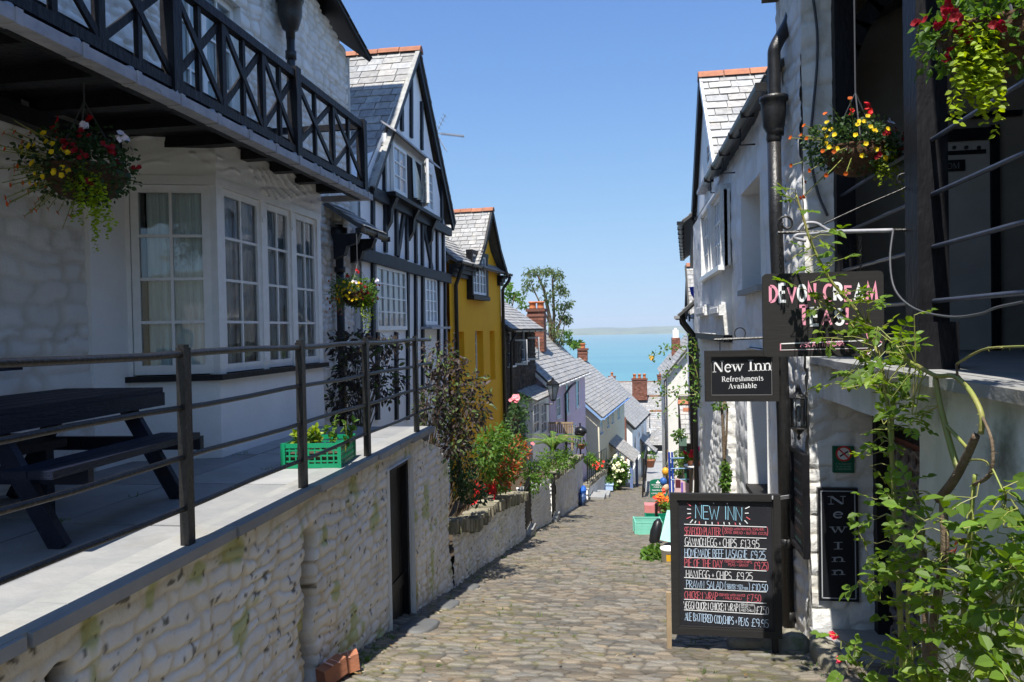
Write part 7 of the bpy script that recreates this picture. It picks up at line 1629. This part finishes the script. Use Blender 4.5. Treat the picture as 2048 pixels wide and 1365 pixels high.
# ================================================================== ROSE BUSH, right foreground
def RP(u, v):
    """a point on the rose: trained along the wall, leaning out in front of the hanging board higher up"""
    p = at(u, v, X=1.47); k = np.clip((760-v)/160, 0, 1)
    Y = p[1]*(1-k)+min(4.98, p[1])*k if u < 1830 else p[1]
    return at(u, v, Y=min(Y, 4.98))
def build_rose():
    t = thing('rose_bush', 'tall green rose bush with arching canes against the plaster wall at lower right', 'rose', (1.45, 4.2, G(4.2)))
    r = np.random.RandomState(9)
    canes = [('green', .016, .007, [(1806, 1420), (1803, 1300), (1798, 1180), (1790, 1060), (1786, 960), (1780, 860), (1772, 790), (1760, 720), (1740, 670), (1712, 620), (1672, 575), (1648, 540), (1620, 480), (1608, 440), (1592, 390)]),
             ('green', .008, .004, [(1786, 880), (1780, 790), (1748, 710), (1712, 660), (1680, 625), (1650, 608), (1632, 600)]),
             ('bark', .024, .018, [(1870, 1430), (1866, 1330), (1868, 1240), (1880, 1165), (1890, 1090), (1886, 1000), (1890, 990)]), ('bark', .022, .016, [(1878, 1000), (1905, 965), (1925, 930), (1942, 895), (1952, 872)]),
             ('green', .016, .013, [(1918, 945), (1905, 905), (1890, 850), (1878, 800), (1871, 755)]), ('green', .012, .011, [(1962, 868), (1963, 830), (1945, 790), (1925, 765), (1905, 752), (1872, 752), (1840, 735), (1810, 718)]), ('green', .009, .007, [(1940, 902), (1915, 875), (1888, 846)]),
             ('green', .006, .004, [(1914, 728), (1940, 712), (1972, 698), (2020, 694), (2060, 693)]), ('bark', .006, .006, [(1915, 755), (1913, 728)]),
             ('green', .013, .009, [(1925, 1260), (1930, 1180), (1938, 1090), (1945, 1000), (1950, 950)]), ('bark', .009, .006, [(1948, 970), (1975, 955), (1985, 930), (1983, 880), (1965, 835)]), ('green', .005, .003, [(1940, 920), (1975, 925), (2000, 970), (2012, 1000)]),
             ('green', .011, .007, [(1830, 1420), (1822, 1300), (1815, 1200), (1840, 1120), (1848, 1060)]), ('green', .008, .005, [(1900, 1420), (1930, 1280), (1990, 1200), (2050, 1150)]), ('bark', .020, .014, [(1858, 1430), (1852, 1330), (1850, 1200), (1848, 1100)]), ('green', .006, .004, [(1960, 1330), (2000, 1360), (2060, 1390)]), ('green', .006, .004, [(1850, 1150), (1800, 1150), (1750, 1170), (1715, 1165)]),
             ('green', .006, .004, [(1790, 1330), (1740, 1310), (1700, 1290), (1670, 1275)])]
    allc = []
    for kind, r0, r1, pts in canes:
        w = [RP(u, v) for u, v in pts]
        sm = []                                            # smooth the cane
        for i in range(len(w)-1):
            p0, p1, p2, p3 = w[max(0, i-1)], w[i], w[i+1], w[min(len(w)-1, i+2)]
            for k in range(4):
                f = k/4; sm.append(.5*((2*p1)+(-p0+p2)*f+(2*p0-5*p1+4*p2-p3)*f*f+(-p0+3*p1-3*p2+p3)*f**3))
        sm.append(w[-1]); allc.extend(sm); mb = MB(); mb.tube(sm, r0, 8, r1)
        for k in range(int(len(sm)*.9)):
            q = sm[r.randint(len(sm))]; d = unit(r.normal(size=3)); mb.tube([q+d*r1*.8, q+d*(r1+.012)+np.array([0, 0, -.003])], .0025, 4, .0004, cap=False)
        mb.build('cane', M['green_cane' if kind == 'green' else 'bark'], t, True)
    lf = MB(); P, D, N, L, W, C = [], [], [], [], [], []; sp = MB()
    def spray(q, n=5, s=1.0, br=1.0):
        d = unit(r.normal(size=3)*np.array([1, .7, .6])+np.array([0, -.15, .1])); sd = unit(np.cross(d, (0, 0, 1))+r.normal(size=3)*.2); nn = unit(np.cross(sd, d)); nn = nn if nn[2] > 0 else -nn
        nn = unit(nn+np.array([0, -.35, .25])+r.normal(size=3)*.3); ln = .11*s; p = q; tone = br*(.65+.7*r.rand()); yl = r.rand() < .16
        sp.tube([q, q+d*ln*.5+np.array([0, 0, .004]), q+d*ln-np.array([0, 0, .01])], .0022, 4, .0012, cap=False)
        pos = [(ln, d)]+[(ln*(.42+.36*k), sg*sd*.8+d*.5) for k in range((n-1)//2) for sg in (-1, 1)]
        for a, dd in pos:
            P.append(q+d*a); D.append(dd+r.normal(size=3)*.15-np.array([0, 0, .18])); N.append(nn+r.normal(size=3)*.2); l = .056*s*(.8+.4*r.rand()); L.append(l); W.append(l*.66); c = tone*(.85+.3*r.rand()); C.append((c*1.35, c*1.15, c*.9) if yl else (c, c, c))
    AC = np.array(allc)
    def zone(u, v, su, sv, n, s=1.0, br=1.0, dy=.25):
        for _ in range(n if v < 1000 else int(n*.62)):
            uu, vv = u+r.normal()*su, v+r.normal()*sv; p = RP(uu, vv); p = p*(1-abs(r.normal())*.035); dd = np.linalg.norm(AC-p, axis=1); k_ = int(dd.argmin()); c_ = AC[k_]
            if dd[k_] > .26: p = c_+(p-c_)*(.26/dd[k_])
            if dd[k_] > .02: sp.tube([c_, (c_+p)/2+np.array([0, 0, .018]), p], .0032, 4, .002, cap=False)
            spray(p, 5, s*(.8+.45*r.rand()), br)
    for a in ((1590, 395, 10, 12, 5, .8), (1622, 485, 22, 20, 7, .9), (1650, 545, 30, 18, 8, 1), (1700, 600, 34, 22, 9, .9), (1655, 608, 26, 10, 4, .8), (1745, 640, 40, 24, 14, .9), (1665, 668, 18, 8, 3, .9), (1745, 700, 36, 26, 20, 1), (1712, 742, 26, 18, 8, 1.1), (1768, 760, 30, 30, 18, .9), (1790, 830, 26, 34, 18, .85), (1760, 900, 22, 30, 10, .9), (1795, 980, 32, 36, 18, .9), (1775, 1050, 30, 30, 12, .9),
              (1960, 1060, 60, 22, 22, 1.15), (2020, 1020, 30, 30, 12, 1.2), (1985, 990, 30, 12, 6, 1.1), (1845, 1090, 36, 36, 22, .95), (1870, 1160, 60, 36, 40, 1), (1960, 1150, 50, 36, 30, 1.05), (2020, 1180, 30, 40, 18, 1.1), (1800, 1130, 30, 24, 14, .9), (1745, 1160, 20, 14, 7, .9), (1890, 1230, 60, 36, 42, 1.05), (1980, 1260, 50, 40, 26, 1.1), (1850, 1300, 50, 34, 30, 1.05), (1930, 1330, 70, 30, 32, 1.1), (1790, 1320, 26, 26, 12, .95), (1690, 1280, 18, 14, 6, .85), (1720, 1330, 26, 16, 9, .9), (1840, 1360, 70, 18, 22, 1), (2030, 1330, 24, 34, 12, 1.1)): zone(*a)
    lf.leaves(np.array(P), np.array(D), np.array(N), np.array(L), np.array(W), np.array(C), .3); lf.build('foliage', M['leaf_rose'], t); sp.build('leaf_stalks', M['green_cane'], t)
    for u, v in ((1681, 1320), (1669, 1274)):
        mb = MB(); p = RP(u, v)
        for k in range(3): flower(mb, p+r.normal(size=3)*.004, r.normal(size=3)*.4+np.array([-.4, -.6, .6]), .030, (.80, .09, .16), 6, .8)
        mb.build('rosebud', M['petal'], t)
    mb = MB()
    for _ in range(9): p = RP(1910+r.normal()*10, 1095+r.normal()*14); mb.leaves(p[None], r.normal(size=(1, 3)), r.normal(size=(1, 3)), .05, .025, (.55, .16, .06))
    mb.build('red_leaves', M['petal'], t)
build_rose()

# ================================================================== SMALL THINGS
def crate(name, label, c, sx, sy, h, m, col=(1, 1, 1), rz=0, group=None, slots=True):
    t = thing(name, label, 'crate', (0, 0, 0), group)
    b = MB(); b.box(-sx/2, sx/2, -sy/2, sy/2, 0, .012, col)
    for sg in (-1, 1):
        b.box(-sx/2, sx/2, sg*sy/2-.008, sg*sy/2+.008, h-.035, h, col); b.box(sg*sx/2-.008, sg*sx/2+.008, -sy/2, sy/2, h-.035, h-.001, col); b.box(-sx/2, sx/2, sg*sy/2-.006, sg*sy/2+.006, 0, .035, col); b.box(sg*sx/2-.006, sg*sx/2+.006, -sy/2, sy/2, 0, .034, col)
        for f in (.28, .5, .72): b.box(-sx/2, sx/2, sg*sy/2-.005, sg*sy/2+.005, h*f-.006, h*f+.006, col); b.box(sg*sx/2-.005, sg*sx/2+.005, -sy/2, sy/2, h*f-.0055, h*f+.0055, col)
        n = max(4, int(sx/.05))
        for k in range(n+1): x = -sx/2+sx*k/n; b.box(x-.006, x+.006, sg*sy/2-.0045, sg*sy/2+.0045, .02, h-.02, col)
        n = max(3, int(sy/.05))
        for k in range(n+1): y = -sy/2+sy*k/n; b.box(sg*sx/2-.0045, sg*sx/2+.0045, y-.006, y+.006, .02, h-.02, col)
        for s2 in (-1, 1): b.box(sg*sx/2-.018, sg*sx/2+.012 if sg > 0 else sg*sx/2+.018, s2*sy/2-.018, s2*sy/2+.018, 0, h+.004, col)
    if not slots:
        for sg in (-1, 1): b.box(-sx/2, sx/2, sg*sy/2-.004, sg*sy/2+.004, .01, h-.02, col); b.box(sg*sx/2-.004, sg*sx/2+.004, -sy/2, sy/2, .01, h-.021, col)
    b.build('body', M[m], t)
    e = MB(); e.box(-sx/2+.015, sx/2-.015, -sy/2+.015, sy/2-.015, .013, h*.55); e.build('soil', M['earth'], t)
    t.location = tuple(float(x) for x in c); t['_o'] = [float(x) for x in c]; t.rotation_euler = (0, 0, rz); return t
def build_things():
    a = at(634, 944, Z=TZ); b = at(557, 938, Z=TZ); c_ = at(719, 916, Z=TZ); cc = (b+c_)/2; cc[2] = TZ+.004
    rz = math.atan2((a-b)[1], (a-b)[0])
    crate('plastic_crate', 'green plastic crate of seedlings on the terrace edge behind the railing', cc, .46, .50, .20, 'green_plastic', rz=math.radians(8))
    specs = ((595, 895, .16, 'leaf_yellow'), (640, 890, .2, 'leaf_yellow'), (663, 885, .22, 'leaf'), (690, 880, .26, 'leaf'), (620, 905, .12, 'leaf'))
    labs = ['straw coloured seedling at the left end of the green crate', 'short yellowing plant in the middle of the green crate', 'broad leaved seedling right of centre in the green crate', 'tallest sprig at the right end of the green crate', 'smallest leafy seedling at the front of the green crate']
    for k, (u, v, h, m) in enumerate(specs):
        p = at(u, v, Y=cc[1]-.12+.08*(k % 3)); p[2] = TZ+.12; t = thing('seedling', labs[k], 'plant', p, 'seedlings in the green crate'); st = MB(); lf = MB(); P, D, N = [], [], []
        for j in range(3):
            e = p+np.array([rnd.gauss(0, .05), rnd.gauss(0, .03), h*(.8+.4*rnd.random())]); st.tube([p, (p+e)/2+np.array([.01, 0, .01]), e], .004, 4, .002)
            for i in range(14): f = .3+.7*rnd.random(); P.append(p+(e-p)*f); D.append(nrs.normal(size=3)+np.array([0, 0, .3])); N.append(nrs.normal(size=3)*.5+np.array([0, -.3, 1]))
        lf.leaves(np.array(P), np.array(D), np.array(N), .055, .032, np.random.RandomState(k).uniform(.7, 1.5, (len(P), 1))*np.ones((1, 3))); st.build('stem', M['green_cane'], t); lf.build('leaves', M[m], t)
    # red folding chair in the bed
    p = at(968, 1003, Y=12.4); t = thing('red_chair', 'small red metal chair tucked among the plants above the garden wall', 'chair', p); x, y, z = p; R_ = (.60, .02, .025)
    mb = MB(); mb.box(x-.19, x+.19, y+.10, y+.125, z+.10, z+.29, R_); mb.build('backrest', M['paint'], t); mb = MB(); mb.box(x-.17, x+.17, y-.2, y+.1, z-.03, z-.005, R_); mb.build('seat', M['paint'], t)
    for sx in (-.17, .17): mb = MB(); mb.tube([(x+sx, y+.15, z+.32), (x+sx, y+.04, z-.0), (x+sx, y-.1, z-.42)], .014, 6, col=R_); mb.build('leg', M['paint'], t)
    for sx in (-.19, .19): mb = MB(); mb.tube([(x+sx, y-.2, z-.02), (x+sx, y+.16, z-.42)], .014, 6, col=R_); mb.build('leg', M['paint'], t)
    # garden bench on the upper terrace
    p = at(1119, 866, Y=26.2); x, y, z = p; t = thing('garden_bench', 'slatted wooden bench on the terrace in front of the lilac house', 'bench', p)
    mb = MB(); n = 13; w_ = 1.0
    for k in range(n): xx = x-.46+.92*k/(n-1); mb.box(xx-.025, xx+.025, y, y+.02, z-.02, z+.32)
    mb.box(x-.5, x+.5, y-.01, y+.03, z+.32, z+.38); mb.build('backrest', M['old_wood'], t); mb = MB()
    for k in range(4): mb.box(x-.5, x+.5, y-.42+.11*k, y-.34+.11*k, z-.12, z-.09)
    mb.build('seat', M['old_wood'], t)
    for sx in (-.47, .47):
        for sy in (-.4, .0): mb = MB(); mb.box(x+sx-.03, x+sx+.03, y+sy-.03, y+sy+.03, z-.55, z-.125); mb.build('leg', M['old_wood'], t)
    p = at(1160, 866, Y=28.6); t = thing('kettle_barbecue', 'round black lidded barbecue on thin legs beside the bench terrace rail', 'barbecue', p); x, y, z = p
    mb = MB(); mb.lathe((x, y, z), [(.05, -.18), (.17, -.12), (.23, .0), (.23, .015)], 14); mb.build('bowl', M['black_iron'], t, True); mb = MB(); mb.lathe((x+.04, y, z+.02), [(.24, 0), (.22, .12), (.13, .2), (.03, .23)], 14, (.15, 0, 1)); mb.build('lid', M['sign_black'], t, True)
    for k in range(3): a_ = k*2.1; mb = MB(); mb.tube([(x+.1*math.cos(a_), y+.1*math.sin(a_), z-.12), (x+.28*math.cos(a_), y+.28*math.sin(a_), z-.75)], .014, 5); mb.build('leg', M['black_iron'], t)
    p = at(1163, 890, Y=29.3); t = thing('terracotta_pot', 'hanging clay pot of trailing plants on the tall black balustrade post', 'pot', p); mb = MB(); mb.lathe(p, [(.1, -.16), (.16, .0), (.17, .02)], 12); mb.build('pot', M['terracotta'], t, True); mb = MB(); blob_leaves(mb, [(p+np.array([0, 0, .08]), (.22, .15, .16), 90)], .1, .05, (.6, 1.3), 12); mb.build('plant', M['leaf'], t)
    # blue bags
    p = at(1160, 1005, Y=27.2); x, y = p[0]+.06, 27.4
    for k, (dx, dz, s, lab) in enumerate(((0, .24, .30, 'crumpled blue bag slumped at the foot of the white roadside wall'), (.05, .56, .20, 'smaller bright blue bag lying on top of the crumpled one'))):
        mb = MB(); n, m = 16, 10; vs = []
        for j in range(m):
            for i in range(n): a_ = 2*math.pi*i/n; b_ = math.pi*(j/(m-1)-.5); rr_ = s*(.75+.5*float(fbm(i*.5+k*3, j*.6, 7+k, 2))); vs.append((x+dx+rr_*.62*math.cos(b_)*math.cos(a_), y+rr_*.9*math.cos(b_)*math.sin(a_), G(y)+dz+rr_*.95*math.sin(b_)))
        mb.add(vs, [(j*n+i, j*n+(i+1) % n, (j+1)*n+(i+1) % n, (j+1)*n+i) for j in range(m-1) for i in range(n)], (.02, .13, .55) if k else (.05, .10, .24)); tag(mb.build('blue_bag', M['paint']), lab, 'bag')
    # bricks at the lower left
    for k, (u, v, rz, lab) in enumerate(((690, 1342, .5, 'orange clay brick leaning nearest the camera beside the retaining wall'), (664, 1368, 1.1, 'broken clay brick lying behind the orange one at the wall foot'))):
        p = at(u, v, Y=5.25-.2*k); p[2] = G(p[1])+.08; c, s = math.cos(rz), math.sin(rz); mb = MB(); mb.obox(p, (.10*c, .10*s, .02), (-.05*s, .05*c, 0), (-.006, 0, .06)); 
        for e in (-.03, .03): mb.obox(p+np.array([c*e, s*e, .0635]), (.006*c, .006*s, 0), (-.052*s, .052*c, 0), (0, 0, .003), (2.2, 3.2, 4.5))
        tag(mb.build('clay_brick', M['terracotta']), lab, 'brick')
    # kerb stones by the right hand entrance
    labs = ['mossy boulder kerb stone under the menu blackboard', 'rounded kerb stone at the drainpipe foot', 'long dark kerb stone by the entrance doorstep', 'flat kerb stone between the blackboard and the mossy boulder']
    for k, (u, v, sx, sy, sz) in enumerate(((1555, 1278, .26, .12, .10), (1580, 1272, .12, .12, .12), (1632, 1290, .10, .34, .13), (1492, 1276, .2, .1, .08))):
        p = at(u, v, Y=6.9-.25*(k == 2)); p = np.array([p[0], 6.75-.5*(k == 2), G(6.75-.5*(k == 2))+.02]); mb = MB(); n, m = 14, 9; vs = []
        for j in range(m):
            for i in range(n): a_ = 2*math.pi*i/n; b_ = math.pi*(j/(m-1)-.5); q = .85+.35*float(fbm(i*.45+9*k, j*.5, 31+k, 2)); sg = lambda q_: math.copysign(abs(q_)**.7, q_); vs.append(p+np.array([sx*sg(math.cos(b_)*math.cos(a_)), sy*sg(math.cos(b_)*math.sin(a_)), sz*sg(math.sin(b_))])*q)
        mb.add(vs, [(j*n+i, j*n+(i+1) % n, (j+1)*n+(i+1) % n, (j+1)*n+i) for j in range(m-1) for i in range(n)]); tag(mb.build('kerb_stone', M['stone_cap'], None, True), labs[k], 'stone', 'kerb stones by the entrance')
    # stall of crates and boards behind the blackboard
    def put(u, v, Y): return at(u, v, Y=Y)
    p = put(1296, 1072, 17.0); crate('fish_crate', 'pale teal plastic crate at the front of the stall on the cobbles', (p[0], 17.2, G(17.2)+.02), .60, .45, .32, 'paint', (.22, .62, .50), .08, slots=False)
    p = put(1312, 1042, 18.4); crate('fish_crate', 'dark green plastic basket with a black handle behind the teal crate', (p[0], 18.5, G(18.5)+.05), .5, .4, .3, 'paint', (.0, .20, .11), .0, slots=False)
    mb = MB(); mb.tube([put(1311, 1040, 18.3), put(1311, 1008, 18.3), put(1314, 1006, 18.5), put(1314, 1034, 18.6)], .02, 6); tag(mb.build('basket_handle_bar', M['black_iron']), 'upright black handle standing in the dark green basket', 'handle')
    p = put(1312, 1016, 21); t = thing('pink_trough', 'faded pink wooden planter trough behind the green baskets', 'planter', (p[0], 21, G(21))); mb = MB(); mb.box(p[0]-.32, p[0]+.36, 20.85, 21.2, p[2]-.12, p[2]+.10, (.60, .22, .22)); mb.build('trough', M['paint'], t); 
    for sx in (-.26, .3):
        for sy in (20.9, 21.15): mb = MB(); mb.box(p[0]+sx-.025, p[0]+sx+.025, sy-.025, sy+.025, G(21)-.05, p[2]-.121, (.3, .12, .12)); mb.build('leg', M['paint'], t)
    mb = MB()
    for k in range(30): flower(mb, put(1324+rnd.gauss(0, 7), 997+rnd.gauss(0, 6), 20.8), (0, -1, .5), .055, (.85, .30, .02) if rnd.random() < .7 else (.8, .1, .05), 5)
    mb.build('orange_flowers', M['petal'], t); mb = MB(); s_ = 20.9/FPX; blob_leaves(mb, [(put(1328, 1006, 20.9), (14*s_, .2, 12*s_), 200), (put(1334, 1020, 20.7), (9*s_, .15, 16*s_), 150)], .09, .05, (.8, 1.6), 15); mb.build('leaves', M['leaf'], t)
    mb = MB(); a, b, c, d = put(1320, 1080, 14.5), put(1346, 1086, 14.3), put(1346, 1022, 15.2), put(1334, 1022, 15.2); a[2] = max(a[2], G(14.5)); mb.prism([a, b, c, d], (0, .05, 0), (.32, .62, .55)); tag(mb.build('teal_board', M['paint']), 'peeling teal painted board leaning behind the menu blackboard', 'board')
    p = put(1313, 1068, 15.0); mb = MB(); mb.lathe((p[0], 15.3, p[2]-.05), [(.05, -.26), (.10, -.2), (.12, 0), (.09, .2), (.03, .28)], 10, (.25, .2, 1)); tag(mb.build('black_sack', M['sign_black'], None, True), 'black sack slumped against the teal board', 'sack')
    p = put(1337, 1122, 12.2); x, y = p[0], 12.2; z = G(y); t = thing('plastic_bucket', 'white plastic bucket with a yellow label beside the blackboard', 'bucket', (x, y, z)); mb = MB(); mb.lathe((x, y, z), [(.10, 0), (.125, .22), (.135, .225), (.135, .25), (.12, .25), (.1, .05)], 18); mb.build('tub', M['white_paint'], t, True)
    mb = MB(); n = 8; top = [(x+.1245*math.cos(a_), y+.1245*math.sin(a_), z+.17) for a_ in np.linspace(-1.9, -.8, n)]; bot = [(x+.112*math.cos(a_), y+.112*math.sin(a_), z+.06) for a_ in np.linspace(-1.9, -.8, n)]; mb.add(top+bot, [(i, i+1, n+i+1, n+i) for i in range(n-1)], (.8, .45, .02)); mb.build('label_sticker', M['paint'], t)
    p = put(1306, 1112, 12.6); s_ = 12.6/FPX; t = thing('uprooted_weeds', 'heap of broad green cut leaves on the cobbles beside the bucket', 'plant heap', (p[0], 12.6, G(12.6))); mb = MB(); blob_leaves(mb, [((p[0], 12.6, G(12.6)+.05), (.22, .25, .10), 130), ((p[0]+.12, 12.9, G(12.9)+.08), (.2, .2, .1), 90)], .11, .085, (.7, 1.5), 19, .1, up=1.0); mb.build('leaves', M['leaf'], t)
    # blue display rack
    t = thing('blue_rack', 'bright blue tubular rack standing beside the shop lean-to', 'rack', (xu(1343, 23), 23, G(23))); B_ = (.02, .06, .38)
    for u, Yq in ((1340, 22.8), (1346, 23.6)): mb = MB(); mb.tube([put(u-2, 905, Yq), put(u+1, 1000, Yq)], .035, 6, col=B_); mb.build('upright', M['paint'], t)
    for v, Yq in ((917, 22.9), (938, 22.9), (960, 23)): mb = MB(); mb.tube([put(1340, v, Yq), put(1386, v-1, Yq+.3)], .02, 6, col=(.25, .4, .6)); mb.build('rail', M['paint'], t)
    t = thing('pink_notice_board', 'pale pink painted notice panel with dark lettering in the shop yard', 'notice', put(1370, 985, 22)); F = Fac((xu(1350, 22), 22), (xu(1400, 22), 22), (0, -1)); a, b, c, d = [F.hit(*q) for q in ((1350, 990), (1378, 990), (1378, 968), (1350, 955))]; mb = MB(); mb.prism([F.P(*q) for q in (a, b, c, d)], (0, .04, 0), (.72, .50, .52)); mb.build('panel', M['paint'], t); mb = MB(); q = F.rect(1362, 965, 1366, 988); F.box(mb, q[0], q[1], q[2], q[3], .004, .03, (.22, .12, .5)); mb.build('purple_post', M['paint'], t)
    mb = MB(); q = F.rect(1351, 960, 1361, 975); F.box(mb, q[0], q[1], q[2], q[3], .003, .012, (.1, .02, .03)); mb.build('dark_patch', M['paint'], t)
    mb = MB(); mb.box(xu(1374, 21.5), xu(1381, 21.5), 21.45, 21.55, G(21.5), at(1377, 938, Y=21.5)[2]); tag(mb.build('wooden_stake', M['old_wood']), 'plain wooden stake standing between the pink notice and the buttress', 'post')
    p = put(1390, 931, 20.5); t = thing('round_table', 'small round white table carrying red geraniums beside the buttress', 'table', (p[0], 20.5, G(20.5))); mb = MB(); mb.lathe((p[0], 20.5, p[2]), [(.27, -.03), (.29, -.015), (.29, 0), (.1, .004)], 20); mb.build('table_top', M['white_paint'], t)
    for k in range(3): a_ = k*2.1; mb = MB(); mb.tube([(p[0]+.06*math.cos(a_), 20.5+.06*math.sin(a_), p[2]-.03), (p[0]+.22*math.cos(a_), 20.5+.22*math.sin(a_), G(20.5))], .014, 5); mb.build('leg', M['white_paint'], t)
    for k, (dx, col, lab) in enumerate(((-.13, (.75, .03, .03), 'potted red geranium on the left of the white table'), (.12, (.85, .10, .35), 'taller potted pink geranium on the right of the white table'))):
        b = np.array([p[0]+dx, 20.45, p[2]+.005]); t = thing('geranium_pot', lab, 'potted plant', b, 'geraniums on the white table'); mb = MB(); mb.lathe(b, [(.06, 0), (.085, .13), (.095, .13), (.095, .16)], 12); mb.build('pot', M['terracotta'], t, True); mb = MB(); blob_leaves(mb, [(b+np.array([0, 0, .24]), (.17, .13, .11), 110)], .08, .07, (.7, 1.4), 21+k); mb.build('leaves', M['leaf'], t); mb = MB()
        for j in range(7):
            q = b+np.array([rnd.gauss(0, .08), -.08+rnd.gauss(0, .03), .32+.1*k+rnd.gauss(0, .04)])
            for i in range(5): flower(mb, q+nrs.normal(size=3)*.02, (0, -.8, .6), .04, col, 5)
        mb.build('flowers', M['petal'], t)
    p = put(1359, 872, 25.2); t = thing('wall_planter', 'small green box planter hanging at the lean-to corner', 'planter', p); mb = MB(); mb.box(p[0]-.02, p[0]+.22, 25.05, 25.25, p[2]-.32, p[2]-.08, (.12, .2, .16)); mb.build('box', M['paint'], t); mb = MB(); blob_leaves(mb, [(p, (.22, .18, .24), 130)], .11, .07, (.7, 1.4), 25); mb.build('plant', M['leaf'], t)
    for k, (u, v, col, lab) in enumerate(((1327, 964, (.03, .12, .42), 'round blue float hanging beside the green sign'), (1331, 944, (.75, .36, .03), 'small orange float above the blue one'), (1331, 976, (.62, .42, .28), 'pale tan float below the blue one'))):
        p = put(u, v, 30.5); mb = MB(); mb.lathe(p, [(.01, -.17), (.1, -.13), (.15, 0), (.11, .13), (.02, .18)], 12, col=col); mb.tube([p+np.array([0, 0, .17]), p+np.array([.12, .1, .5])], .01, 4, col=(.3, .3, .25)); tag(mb.build('net_float', M['paint'], None, True), lab, 'float', 'fishing floats by the green sign')
    mb = MB(); q = put(1331, 960, 30.7); mb.tube([q+np.array([.12, .1, -.9]), q+np.array([.12, .1, 1.2])], .03, 6); tag(mb.build('float_pole', M['old_wood']), 'thin wooden pole carrying the coloured fishing floats', 'pole')
    s_ = 24/FPX; twiggy('stall_plants', 'leafy potted plants crowded behind the blue rack', 'plant', [(put(1352, 935, 24), (14*s_, .3, 22*s_), 260), (put(1362, 912, 24.4), (14*s_, .3, 12*s_), 130)], (xu(1352, 24), 24, G(24)), .11, .05, 'leaf', 27, twigs=8)
    p = put(1300, 925, 46); t = thing('terracotta_pot', 'large clay pot with a plant on the slab steps by the lane railing', 'pot', p); mb = MB(); mb.lathe(p, [(.22, -.3), (.32, .1), (.36, .1), (.36, .2)], 12); mb.build('pot', M['terracotta'], t, True); mb = MB(); blob_leaves(mb, [(p+np.array([0, 0, .4]), (.45, .3, .3), 120)], .2, .07, (.7, 1.4), 29); mb.build('plant', M['leaf'], t)
build_things()

# ------------------------------------------------------------------ grass and weeds in the joints, big edge stones, fallen leaves
def build_weeds():
    r = np.random.RandomState(17); P, D, N, C = [], [], [], []
    def tuft(x, y, z, n, s):
        for _ in range(n):
            P.append((x+r.normal()*.02*s, y+r.normal()*.02*s, z)); D.append((r.normal()*.5, r.normal()*.5, 1.0)); N.append((r.normal(), r.normal(), .1)); C.append(.6+.9*r.rand())
    for _ in range(150):
        y = 5.2+r.rand()**1.6*22; tuft(-2.2+abs(r.normal())*.06, y, G(y)-.01, 9, 1)
    for _ in range(60):
        y = 4.8+r.rand()*9; tuft(1.35+r.rand()*.15, y, G(y)-.01, 7, 1)
    for _ in range(320):
        y = 4.9+r.rand()**1.4*12; x = -2.0+3.2*r.rand()
        if float(fbm(x*1.1, y*.9, 31, 3)) > .5: tuft(x, y, G(y)-.012, 6, .8)
    for (x, y) in ((-3.36, 4.55), (-3.34, 4.9), (-3.35, 3.9), (-2.9, 5.6), (-3.5, 6.3)): tuft(x, y, TZ-.02, 14, 1.2)
    mb = MB(); n = len(P); mb.leaves(np.array(P), np.array(D), np.array(N), np.random.RandomState(3).uniform(.025, .065, n), .006, np.array(C)[:, None]*np.ones((n, 3)), .1)
    o = mb.build('grass', M['leaf']); o['kind'] = 'stuff'
    P, D, N, C = [], [], [], []
    for _ in range(70):
        y = 5+r.rand()**1.5*14; x = -2.1+3.3*r.rand() if r.rand() < .5 else (-2.1+abs(r.normal())*.15); P.append((x, y, G(y)+.028)); D.append((r.normal(), r.normal(), .1)); N.append((r.normal()*.2, r.normal()*.2, 1)); C.append(np.array([(.30, .2, .08), (.5, .42, .3), (.2, .13, .06)][r.randint(3)]))
    mb = MB(); mb.leaves(np.array(P), np.array(D), np.array(N), .04, .022, np.array(C)); o = mb.build('leaf_litter', M['petal']); o['kind'] = 'stuff'
    # long flat edging slabs beside the cellar door
    labs = ['long flat edging stone below the cellar door', 'grey edging stone at the foot of the wall pillar', 'rounded edging stone before the garden wall', 'flat edging slab nearest the clay bricks']
    for k, (x, y, sx, sy) in enumerate(((-2.05, 6.9, .16, .30), (-2.05, 8.0, .13, .24), (-2.05, 9.2, .12, .2))):
        mb = MB(); n = 12; vs = []
        for j, (q, h) in enumerate(((1, -.08), (1.0, .016), (.88, .030), (.4, .034))):
            for i in range(n): a_ = 2*math.pi*i/n; w_ = .85+.3*float(fbm(i*.7+k*5, 1.3, 51, 2)); f_ = lambda v_: math.copysign(abs(v_)**.6, v_); vs.append((x+sx*q*w_*f_(math.cos(a_)), y+sy*q*w_*f_(math.sin(a_)), G(y+sy*f_(math.sin(a_))*q)+h))
        mb.add(vs, [(j*n+i, j*n+(i+1) % n, (j+1)*n+(i+1) % n, (j+1)*n+i) for j in range(3) for i in range(n)]+[tuple(3*n+i for i in range(n))]); mb.c = [np.full((mb.n, 3), .42)]; tag(mb.build('edging_stone', M['slab'], None, True), labs[k], 'stone', 'edging stones along the wall')
build_weeds()

# ================================================================== HAZE
def build_haze():
    mb = MB(); mb.box(-7500, 7500, -60, 11200, -81, 150)
    m = bpy.data.materials.new('sea_air'); m.use_nodes = True; n = m.node_tree; n.nodes.clear()
    o = n.nodes.new('ShaderNodeOutputMaterial'); v = n.nodes.new('ShaderNodeVolumePrincipled'); v.inputs['Color'].default_value = (.80, .90, 1, 1); v.inputs['Density'].default_value = HAZE; v.inputs['Anisotropy'].default_value = .0
    n.links.new(v.outputs[0], o.inputs['Volume']); h = mb.build('haze', m); h['kind'] = 'stuff'
HAZE = 1.1e-4
build_haze()
